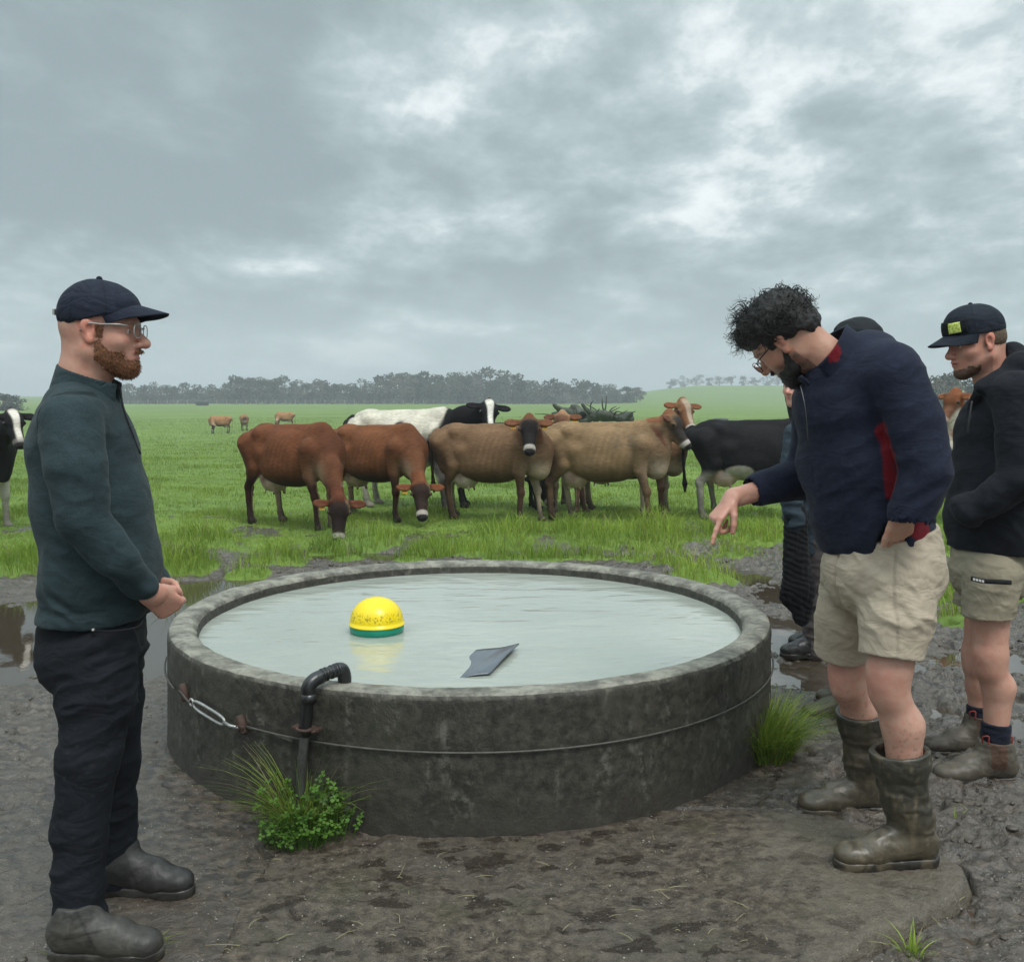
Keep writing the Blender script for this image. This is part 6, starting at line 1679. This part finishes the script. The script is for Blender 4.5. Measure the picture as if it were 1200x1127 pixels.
def tuft(name, label, px, py, r, hgt, n, cat='grass tuft', out=1.0, wid=.005, rng=None, squash=1.0, lush=1.0, z=None, dry=.1, yoff=0):
    rng = rng or np.random.default_rng(int(px))
    c = GP(px, py); c[1] += yoff
    z0 = float(ground_h(c[:1], c[1:2])[0]) if z is None else z
    root = thing(name, label, cat, (c[0], c[1], z0))
    a = rng.uniform(0, 2 * math.pi, n); q = np.sqrt(rng.uniform(0, 1, n)) * r * .55
    x, y = np.cos(a) * q, np.sin(a) * q * squash
    h = hgt * rng.uniform(.45, 1.15, n); az = a + rng.normal(0, .6, n)
    base = np.stack([x, y, np.full(n, -.02)], -1)
    d = np.stack([np.cos(az), np.sin(az), np.zeros(n)], -1); fa = az + math.pi / 2 + rng.normal(0, .5, n)
    s = np.stack([np.cos(fa), np.sin(fa), np.zeros(n)], -1)
    ln = (q / (r * .55)) * .8 * out + rng.uniform(0, .35, n) * out
    K = 6; V = np.zeros((n, K, 2, 3)); t = np.linspace(0, 1, K)
    for i, tt in enumerate(t):
        P = base + np.array((0, 0, 1.0)) * (h * (tt - .45 * np.minimum(ln, 1.4) * tt ** 2.2))[:, None] + d * (h * ln * tt ** 1.8)[:, None]
        ww = wid * (1 - tt ** 1.6 * .9) * rng.uniform(.98, 1.02)
        V[:, i, 0] = P - s * ww / 2; V[:, i, 1] = P + s * ww / 2
    V = V.reshape(-1, 3); k = (np.arange(n) * 2 * K)[:, None]
    F = np.concatenate([k + np.array([[2 * i, 2 * i + 1, 2 * i + 3, 2 * i + 2]]) for i in range(K - 1)])
    col = np.repeat(gcol(n, rng=rng, dry=dry, lush=lush), 2 * K, 0)
    mk('blades', V, F, m_blade, root, col=col)
    return root
def clover(root, n, cx, cy, rx, ry, hz, rng, size=.013):
    Vs, Fs, Cs = [], [], []; k = 0
    for i in range(n):
        a = rng.uniform(0, 2 * math.pi); q = math.sqrt(rng.uniform(0, 1))
        p = np.array((cx + rx * q * math.cos(a), cy + ry * q * math.sin(a), hz * rng.uniform(.3, 1.0) * (1.15 - .6 * q)))
        up = nrm(np.array((rng.normal(0, .45), rng.normal(-.25, .45), 1.0))); e1 = nrm(np.cross(up, (0.3, 1, 0))); e2 = np.cross(up, e1)
        col = np.array((.085, .175, .025)) * rng.uniform(.5, 1.5)
        for j in range(3):
            b = j * 2.094 + rng.uniform(-.2, .2) + a; dd = e1 * math.cos(b) + e2 * math.sin(b); ss = np.cross(up, dd); L_ = size * rng.uniform(.8, 1.3)
            Vs += [p, p + dd * L_ * .6 - ss * L_ * .45 + up * .001, p + dd * L_ * 1.1 - ss * L_ * .3, p + dd * L_ * .95, p + dd * L_ * 1.1 + ss * L_ * .3, p + dd * L_ * .6 + ss * L_ * .45 + up * .001]
            Fs += [(k, k + 1, k + 2, k + 3), (k, k + 3, k + 4, k + 5)]; k += 6; Cs += [col] * 6
        # stalk
        b0 = np.array((p[0] * .75 + cx * .25, p[1] * .75 + cy * .25, -.01)); w_ = np.array((.0009, 0, 0))
        Vs += [b0 - w_, b0 + w_, p + w_, p - w_]; Fs += [(k, k + 1, k + 2, k + 3)]; k += 4; Cs += [col * .9] * 4
    return mk('leaves', np.array(Vs), np.array(Fs), m_blade, root, col=np.array(Cs))
rg = np.random.default_rng(77)
t1_ = tuft('weed_clump', 'clump of long grass and clover growing at the foot of the black pipe', 356, 972, .16, .34, 420, 'weeds', out=.85, wid=.0045, lush=1.1, dry=.16, yoff=.0)
clover(t1_, 200, .00, -.12, .12, .08, .12, rg, .0135); clover(t1_, 130, .09, -.06, .12, .08, .20, rg, .013); clover(t1_, 40, -.08, -.02, .1, .05, .22, rg, .012); clover(t1_, 34, .20, .03, .04, .03, .17, rg, .014)
tuft('grass_tussock', 'dense dark green grass tussock against the right side of the concrete trough', 893, 886, .23, .30, 1500, 'grass tussock', out=.85, wid=.0045, lush=1.0, dry=.05)
tuft('grass_sprig', 'small bright green sprig at the edge of the slab', 1068, 1112, .05, .10, 40, 'grass sprig', out=.9, lush=1.3)
tuft('grass_sprig', 'thin pale sprig in the mud beside the gumboots', 1120, 962, .04, .07, 14, 'grass sprig', out=1.2, lush=1.2)
tuft('grass_sprig', 'low grass sprig by the toe of the near brown boot', 168, 1116, .07, .07, 40, 'grass sprig', out=1.2, lush=1.2)
tuft('grass_sprig', 'scruffy dry grass sprig behind the near heel of the man in green', 78, 1122, .07, .05, 40, 'grass sprig', out=1.4, lush=1.0, dry=.6)
tuft('grass_sprig', 'flattened wispy sprig against the lower left wall of the trough', 218, 905, .05, .06, 16, 'grass sprig', out=1.4, lush=.9, dry=.6)

# clods of mud and grit
m_clod = simple('wet_clod', (.062, .050, .038), .42, .4, 60, .6, .004)
def lumps(n, pos, size, seed):
    rng = np.random.default_rng(seed)
    u = [(0, 0, 1)] + [(math.cos(a) * .85, math.sin(a) * .85, .45) for a in np.arange(6) * 1.047] + [(math.cos(a + .5), math.sin(a + .5), -.35) for a in np.arange(6) * 1.047] + [(0, 0, -.9)]
    u = np.array(u); F = []
    for i in range(6):
        j = (i + 1) % 6
        F += [(0, 1 + i, 1 + j, 1 + j), (1 + i, 7 + i, 1 + j, 1 + j), (7 + i, 7 + j, 1 + j, 1 + j), (13, 7 + j, 7 + i, 7 + i)]
    F = np.array(F); m = len(u)
    Vv = u[None] * (size[:, None, None] * rng.uniform(.6, 1.4, (n, 1, 3)) * np.array((1, 1, .55))) * rng.uniform(.75, 1.25, (n, m, 1))
    Vv = Vv + pos[:, None]
    return Vv.reshape(-1, 3), (F[None] + (np.arange(n) * m)[:, None, None]).reshape(-1, 4)
n = 9000
yy = np.sqrt(RNG.uniform(2.0 ** 2, 9.5 ** 2, n)); xx = RNG.uniform(-.58, .58, n) * yy
den = np.where(xx > .9, 1.0, .55) * sstep(-.25, .35, fb2(xx, yy, 1.3, 3, seed=61)) * (1 - grass_mask(xx, yy))
ok = (RNG.uniform(0, 1, n) < den) & (np.hypot(xx - TC[0], yy - TC[1]) > TR + .03) & (poly_dist(xx, yy, SLAB) > .05)
xx, yy = xx[ok], yy[ok]; zz_ = ground_h(xx, yy); ok = zz_ > WZ - .01; xx, yy, zz_ = xx[ok], yy[ok], zz_[ok]
sz = np.clip(RNG.lognormal(-4.85, .5, len(xx)), .003, .028)
V, F = lumps(len(xx), np.stack([xx, yy, zz_ + sz * .1], -1), sz, 3)
o = mk_poly('mud', V, F, m_clod); tag(o, 'wet clods of churned mud and droppings', 'mud', kind='stuff')
# pale grit, straw
m_grit = simple('pale_grit', (.34, .31, .26), .7, .3)
n = 1500
yy = RNG.uniform(2.0, 4.2, n); xx = RNG.uniform(-1.3, 1.9, n); ok = (np.hypot(xx - TC[0], yy - TC[1]) > TR + .02); xx, yy = xx[ok], yy[ok]
ins = poly_dist(xx, yy, SLAB) < -.01
zz_ = np.where(ins, .008, ground_h(xx, yy)); sz = RNG.uniform(.0010, .0030, len(xx))
V, F = lumps(len(xx), np.stack([xx, yy, zz_], -1), sz, 4)
tag(mk_poly('gravel', V, F, m_grit), 'tiny pale grit scattered over the slab and mud', 'grit', kind='stuff')
m_straw = simple('straw', (.26, .23, .12), .7, .3)
parts_ = []
for i in range(75):
    if i < 40: px, py = RNG.uniform(250, 1000), RNG.uniform(980, 1125)
    else: px, py = RNG.uniform(760, 1180), RNG.uniform(800, 1120)
    c = GP(px, py)
    if np.hypot(c[0] - TC[0], c[1] - TC[1]) < TR + .05: continue
    z = .014 if poly_dist(c[:1], c[1:2], SLAB)[0] < 0 else float(ground_h(c[:1], c[1:2])[0]) + .008
    L_ = RNG.uniform(.015, .07) * (1.8 if i % 9 == 0 else 1); a = RNG.uniform(0, math.pi)
    P = [c + np.array((math.cos(a + k * RNG.uniform(-.2, .2)) * L_ * (t - .5), math.sin(a) * L_ * (t - .5), 0)) for k, t in enumerate((0, .33, .66, 1))]
    P = [np.array((q[0], q[1], z + .003 * math.sin(k * 1.3))) for k, q in enumerate(P)]
    parts_.append(tube(P, .0011, 5))
V, F = join(parts_); tag(mk_poly('straw_debris', V, F, m_straw), 'broken straw and dead grass stems lying on the slab', 'straw', kind='stuff')
c = GP(1042, 1061); Vb, Fb = lathe([(1e-4, 0), (.9, 0), (1.0, .12), (.85, .32), (.55, .40), (.45, .28), (1e-4, .25)], 24)
Vb = Vb * np.array((.017, .017, .022)) + .001 * fbm(Vb * 3, 2)[:, None]
o = mk('bottle_cap', Vb, Fb, m_clod); o.location = (c[0], c[1], .012); tag(o, 'small dark round plug lying on the slab near the gumboot', 'plug')

# ---------------------------------------------------------------- far trees
m_leaf = leaf_mat('tree_foliage', .2, .7); m_bark = simple('tree_bark', (.12, .10, .08), .9, .4, 3, .3, .05)
def make_tree(name, h, w, seed, tone, n=420, bare=.25, leaf=.34, label=None, cat='tree', group=None, loc=(0, 0, 0), trunk_frac=.35, flat=1.0):
    rng = np.random.default_rng(seed)
    root = thing(name, label, cat, loc, 0, group)
    Vs, Fs = [], []
    tr_ = crv([(0, 0, -.3), (rng.normal(0, .03 * h), 0, h * .35), (rng.normal(0, .05 * h), 0, h * .8)], 8)
    parts = [tube(tr_, np.linspace(.035 * h, .010 * h, 8), 7)]
    K = rng.integers(7, 12); cents = []
    for i in range(K):
        a = rng.uniform(0, 2 * math.pi); zz = h * rng.uniform(trunk_frac, .92); rr = w * .5 * rng.uniform(.2, .95) * math.sin(math.pi * min(1, max(.12, (zz / h - trunk_frac * .7) / (1.12 - trunk_frac * .7))))
        c = np.array((math.cos(a) * rr, math.sin(a) * rr, zz)); cents.append((c, w * rng.uniform(.13, .26)))
        s0 = tr_[rng.integers(2, 7)]
        parts.append(tube(crv([s0, (s0 + c) / 2 + (0, 0, .03 * h), c], 5), np.linspace(.012 * h, .004 * h, 5), 5))
    V, F = join(parts); mk_poly('trunk', V, F, m_bark, root)
    P, S = [], []
    for c, r in cents:
        k = int(n / K); d = rng.normal(0, 1, (k, 3)); d /= np.linalg.norm(d, axis=1)[:, None]
        P.append(c + d * (r * rng.uniform(.35, 1.05, k) ** .6)[:, None] * np.array((1, 1, .72 * flat))); S.append(np.full(k, rng.uniform(.8, 1.2)))
    P = np.concatenate(P); S = np.concatenate(S); k = len(P)
    e1 = rng.normal(0, 1, (k, 3)); e1 /= np.linalg.norm(e1, axis=1)[:, None]; e2 = np.cross(e1, rng.normal(0, 1, (k, 3))); e2 /= np.linalg.norm(e2, axis=1)[:, None]
    L_ = (leaf * rng.uniform(.5, 1.2, k))[:, None]
    V = np.stack([P - e1 * L_, P + e2 * L_ * .6, P + e1 * L_, P - e2 * L_ * .6], 1).reshape(-1, 3)
    F = np.arange(4 * k).reshape(-1, 4)
    col = np.array(tone) * (S * rng.uniform(.8, 1.2, k))[:, None]
    mk('crown', V, F, m_leaf, root, col=np.repeat(col, 4, 0), smooth=False)
    return root
def gz_at(X, Y): return float(ground_h(np.array([float(X)]), np.array([float(Y)]))[0])
tones = [(.042, .056, .030), (.055, .072, .038), (.065, .078, .036), (.035, .046, .030), (.11, .105, .075)]
protos = [make_tree('far_tree', 7.5 + i % 3, 6.5 + (i * 1.7) % 3.5, 100 + i, tones[i % 5], n=520, leaf=.42, trunk_frac=.16 + .05 * (i % 3), label='grey green tree in the belt along the far side of the paddock', group='trees in the belt across the paddock', loc=(0, 0, 0)) for i in range(7)]
def dup_tree(pr, loc, sc, rz, lab=None, grp=None):
    r = pr.copy(); C.objects.link(r); r.location = loc; r.scale = sc; r.rotation_euler = (0, 0, rz)
    if lab: r['label'] = lab
    if grp: r['group'] = grp
    for ch in pr.children:
        c_ = ch.copy(); C.objects.link(c_); c_.parent = r
    return r
rg = np.random.default_rng(9)
used_ = set()
def skyline(px):   # photo row of the tree tops
    pts = [(130, 457), (150, 453), (200, 451), (240, 452), (280, 442), (310, 441), (345, 449), (380, 446), (410, 452), (450, 441), (480, 438), (520, 439), (560, 437), (600, 441), (640, 446), (680, 448), (700, 450), (745, 453), (768, 460)]
    return float(np.interp(px, [p[0] for p in pts], [p[1] for p in pts]))
k = 0
for row, (Y0, st) in enumerate(((300, 13), (325, 12))):
    px = 134 + 5 * row
    while px < 758:
        Yt = Y0 + rg.uniform(-8, 8); X = (px - 600) / FPX * Yt; z = gz_at(X, Yt)
        zt = CAMH + Yt * math.tan(math.atan((563.5 - skyline(px)) / FPX) - PITCH)
        hh = (zt - z) * rg.uniform(.78, 1.12) * (1.0 if row == 0 else 1.05)
        pr = protos[k % 7]; ph = 7.5 + (k % 7) % 3; s_ = hh / ph; sx_ = max(s_, .62) * rg.uniform(.95, 1.25)
        if k < 7:
            pr.location = (X, Yt, z); pr.scale = (sx_, sx_, s_)
        else: dup_tree(pr, (X, Yt, z), (sx_, sx_, s_), rg.uniform(0, 6.28))
        k += 1; px += st * rg.uniform(.65, 1.3)
# undergrowth and woodland behind the belt, one mass
rgm = np.random.default_rng(21)
kk = 26000
ppx = rgm.uniform(130, 744, kk); Yw = rgm.uniform(296, 345, kk); Xw = (ppx - 600) / FPX * Yw
top_ = np.array([CAMH + Yt * math.tan(math.atan((563.5 - skyline(p_) - 4) / FPX) - PITCH) for p_, Yt in zip(ppx, Yw)])
zg = -1.3
zw = zg + (top_ - zg) * rgm.uniform(0, 1, kk) ** 1.0 * (.55 + .3 * fb2(Xw, Yw, .12, 2, seed=71))
e1 = rgm.normal(0, 1, (kk, 3)); e1 /= np.linalg.norm(e1, axis=1)[:, None]; e2 = np.cross(e1, rgm.normal(0, 1, (kk, 3))); e2 /= np.linalg.norm(e2, axis=1)[:, None]
Pw = np.stack([Xw, Yw, zw], -1); Lw = rgm.uniform(.25, .6, kk)[:, None]
V = np.stack([Pw - e1 * Lw, Pw + e2 * Lw * .6, Pw + e1 * Lw, Pw - e2 * Lw * .6], 1).reshape(-1, 3)
tn = np.array((.048, .062, .038)) * (1 + .5 * fb2(Xw, Yw, .1, 2, seed=72))[:, None] + np.array((.16, .15, .13)) * (sstep(.25, .4, fb2(Xw, zw * 5, .09, 2, seed=73)))[:, None] * .6
tag(mk('woods', V, np.arange(4 * kk).reshape(-1, 4), m_leaf, col=np.repeat(tn, 4, 0), smooth=False), 'undergrowth massed beneath the far belt of trees', 'woods', kind='stuff')
# trees on the rise to the right, by the capped man, and at the left edge
k = 0
for px, py, Yt in [(785, 455, 620), (800, 453, 620), (815, 454, 640), (830, 452, 640), (842, 449, 620), (856, 450, 640), (870, 447, 620), (884, 448, 640), (897, 446, 620), (910, 447, 620), (923, 446, 640), (936, 446, 640)]:
    X = (px - 600) / FPX * Yt; z = gz_at(X, Yt); zt = CAMH + Yt * math.tan(math.atan((563.5 - py) / FPX) - PITCH)
    s_ = max(.9, (zt - z) / 6.0)
    dup_tree(protos[k % 7], (X, Yt, z - .5), (s_ * 1.3, s_ * 1.3, s_), k * 1.3, 'faint distant tree on the crest of the green rise', 'trees on the crest of the rise'); k += 1
k = 0
for px, py, Yt in [(1078, 452, 150), (1092, 444, 150), (1104, 436, 145), (1116, 434, 150), (1130, 440, 152), (1146, 438, 150), (1160, 440, 146), (1175, 436, 152), (1190, 434, 150), (1205, 438, 150), (1062, 455, 155)]:
    X = (px - 600) / FPX * Yt; z = gz_at(X, Yt); zt = CAMH + Yt * math.tan(math.atan((563.5 - py) / FPX) - PITCH)
    s_ = (zt - z) / 8.5
    dup_tree(protos[(k + 2) % 7], (X, Yt, z - .2), (s_ * 1.1, s_ * 1.1, s_), k * 2.1, 'open crowned tree in the nearer row behind the capped man', 'trees behind the capped man'); k += 1
k = 0
for px, py, Yt in [(-6, 455, 170), (6, 453, 170), (15, 456, 172), (22, 459, 174), (-18, 455, 170)]:
    X = (px - 600) / FPX * Yt; z = gz_at(X, Yt); zt = CAMH + Yt * math.tan(math.atan((563.5 - py) / FPX) - PITCH)
    s_ = (zt - z) / 8.5
    r_ = dup_tree(protos[3], (X, Yt, z - .6), (s_ * 1.5, s_ * 1.5, s_), k * 2.1, 'dark dense tree in the clump at the left edge of the field', 'dark trees at the field edge behind the man in green'); k += 1

# fence along the far side
m_post = simple('weathered_post', (.30, .29, .26), .9, .2)
fn_ = thing('field_fence', 'thin pale post and wire fence along the far side of the paddock', 'fence', ((250 - 600) / FPX * 285, 285, gz_at(-85, 285)))
for i in range(34):
    X = (140 + i * 11.5 - 600) / FPX * 285 - fn_.location[0]
    Vb, Fb = box_v(np.array((X, 0, .6)), np.array((.07, .07, .65))); mk_poly('post', Vb, Fb, m_post, fn_, smooth=False)
X0, X1 = (135 - 600) / FPX * 285 - fn_.location[0], (535 - 600) / FPX * 285 - fn_.location[0]
for z_ in (.55, 1.05):
    mk_tube('fence_wire', [(X0, 0, z_), (X1, 0, z_)], .015, m_post, fn_, 4)
# fallen dead tree behind the cows
m_log = simple('lichened_deadwood', (.062, .070, .052), .85, .6, 9, .6, .03)
lY = 34.0; l0 = J(690, 487, lY); gzz = gz_at(l0[0], lY)
lg = thing('fallen_tree', 'dead fallen tree with grey green limbs lying behind the light tan cow', 'fallen tree', (l0[0], lY, gzz))
def LP(px, py, dy=0): return J(px, py, lY + dy) - np.array(lg.location)
for nm, pts_, r0, r1 in (('trunk', [LP(652, 492), LP(672, 484, .3), LP(695, 487, .3), LP(742, 491, .6)], .26, .13), ('limb', [LP(668, 486), LP(655, 479, -.4), LP(648, 474, -.6)], .17, .05), ('limb', [LP(700, 492), LP(690, 482, -.2), LP(681, 473, -.3)], .15, .04),
                         ('limb', [LP(680, 488), LP(676, 480, .2), LP(668, 477, .2)], .24, .08), ('limb', [LP(725, 491), LP(733, 487, .3), LP(741, 485, .4)], .16, .10), ('limb', [LP(690, 489), LP(705, 485, -.3), LP(716, 487, -.3)], .18, .10), ('limb', [LP(684, 489), LP(690, 515, .2), LP(700, 530, .2)], .2, .1)):
    P = crv(pts_, 22); rr = np.linspace(r0, r1, 22); V, F = tube(P, rr, 12)
    V = V + np.stack([fbm(V * 4 + 9 * a_i, 4) for a_i in range(3)], -1) * (.09 if nm == 'trunk' else .05); mk_poly(nm, V, F, m_log, lg)
rgl = np.random.default_rng(15)
for i in range(26):
    qx = rgl.uniform(655, 738); s0 = LP(qx, 489, rgl.uniform(-.4, .4)); d0 = nrm(rgl.normal(0, 1, 3) * np.array((1, 1, .5)) + (0, 0, .5)); ln0 = rgl.uniform(.3, .8)
    V, F = tube(crv([s0, s0 + d0 * ln0 * .5 + rgl.normal(0, .05, 3), s0 + d0 * ln0 + rgl.normal(0, .1, 3)], 8), np.linspace(.045, .010, 8), 6); mk_poly('branch', V, F, m_log, lg)
for px, py, Yt, lab in ((845, 481, 90, 'low dark water trough far out on the right of the paddock'), (237, 474.5, 240, 'dark object standing far out in front of the tree belt')):
    c_ = J(px, py, Yt); g_ = gz_at(c_[0], Yt); w_ = 8.5 / FPX * Yt
    hgt = .35 if px > 600 else 1.1
    o = mk('far_trough' if px > 600 else 'far_shed', *lathe([(1e-4, 0), (1, 0), (1.02, .8), (.96, .95), (.9, 1.0), (.88, .8), (1e-4, .75)], 24), m_frame)
    o.scale = (w_ if px > 600 else 1.6, .8, hgt); o.location = (c_[0], Yt, g_); tag(o, lab, 'trough' if px > 600 else 'shed')

# ---------------------------------------------------------------- damp air
hz_m = bpy.data.materials.new('damp_air'); hz_m.use_nodes = True; nt = hz_m.node_tree; nt.nodes.clear()
vo = nt.nodes.new('ShaderNodeVolumePrincipled'); vo.inputs['Color'].default_value = (.88, .94, .97, 1); vo.inputs['Density'].default_value = HAZE
out = nt.nodes.new('ShaderNodeOutputMaterial'); nt.links.new(vo.outputs[0], out.inputs['Volume'])
Vb, Fb = box_v(np.array((0, 0, 10.0)), np.array((GR + 60, GR + 60, 14.5)))
if HAZE > 0:
    tag(mk_poly('haze', Vb, Fb, hz_m, smooth=False), 'thin damp haze over the paddock', kind='stuff')
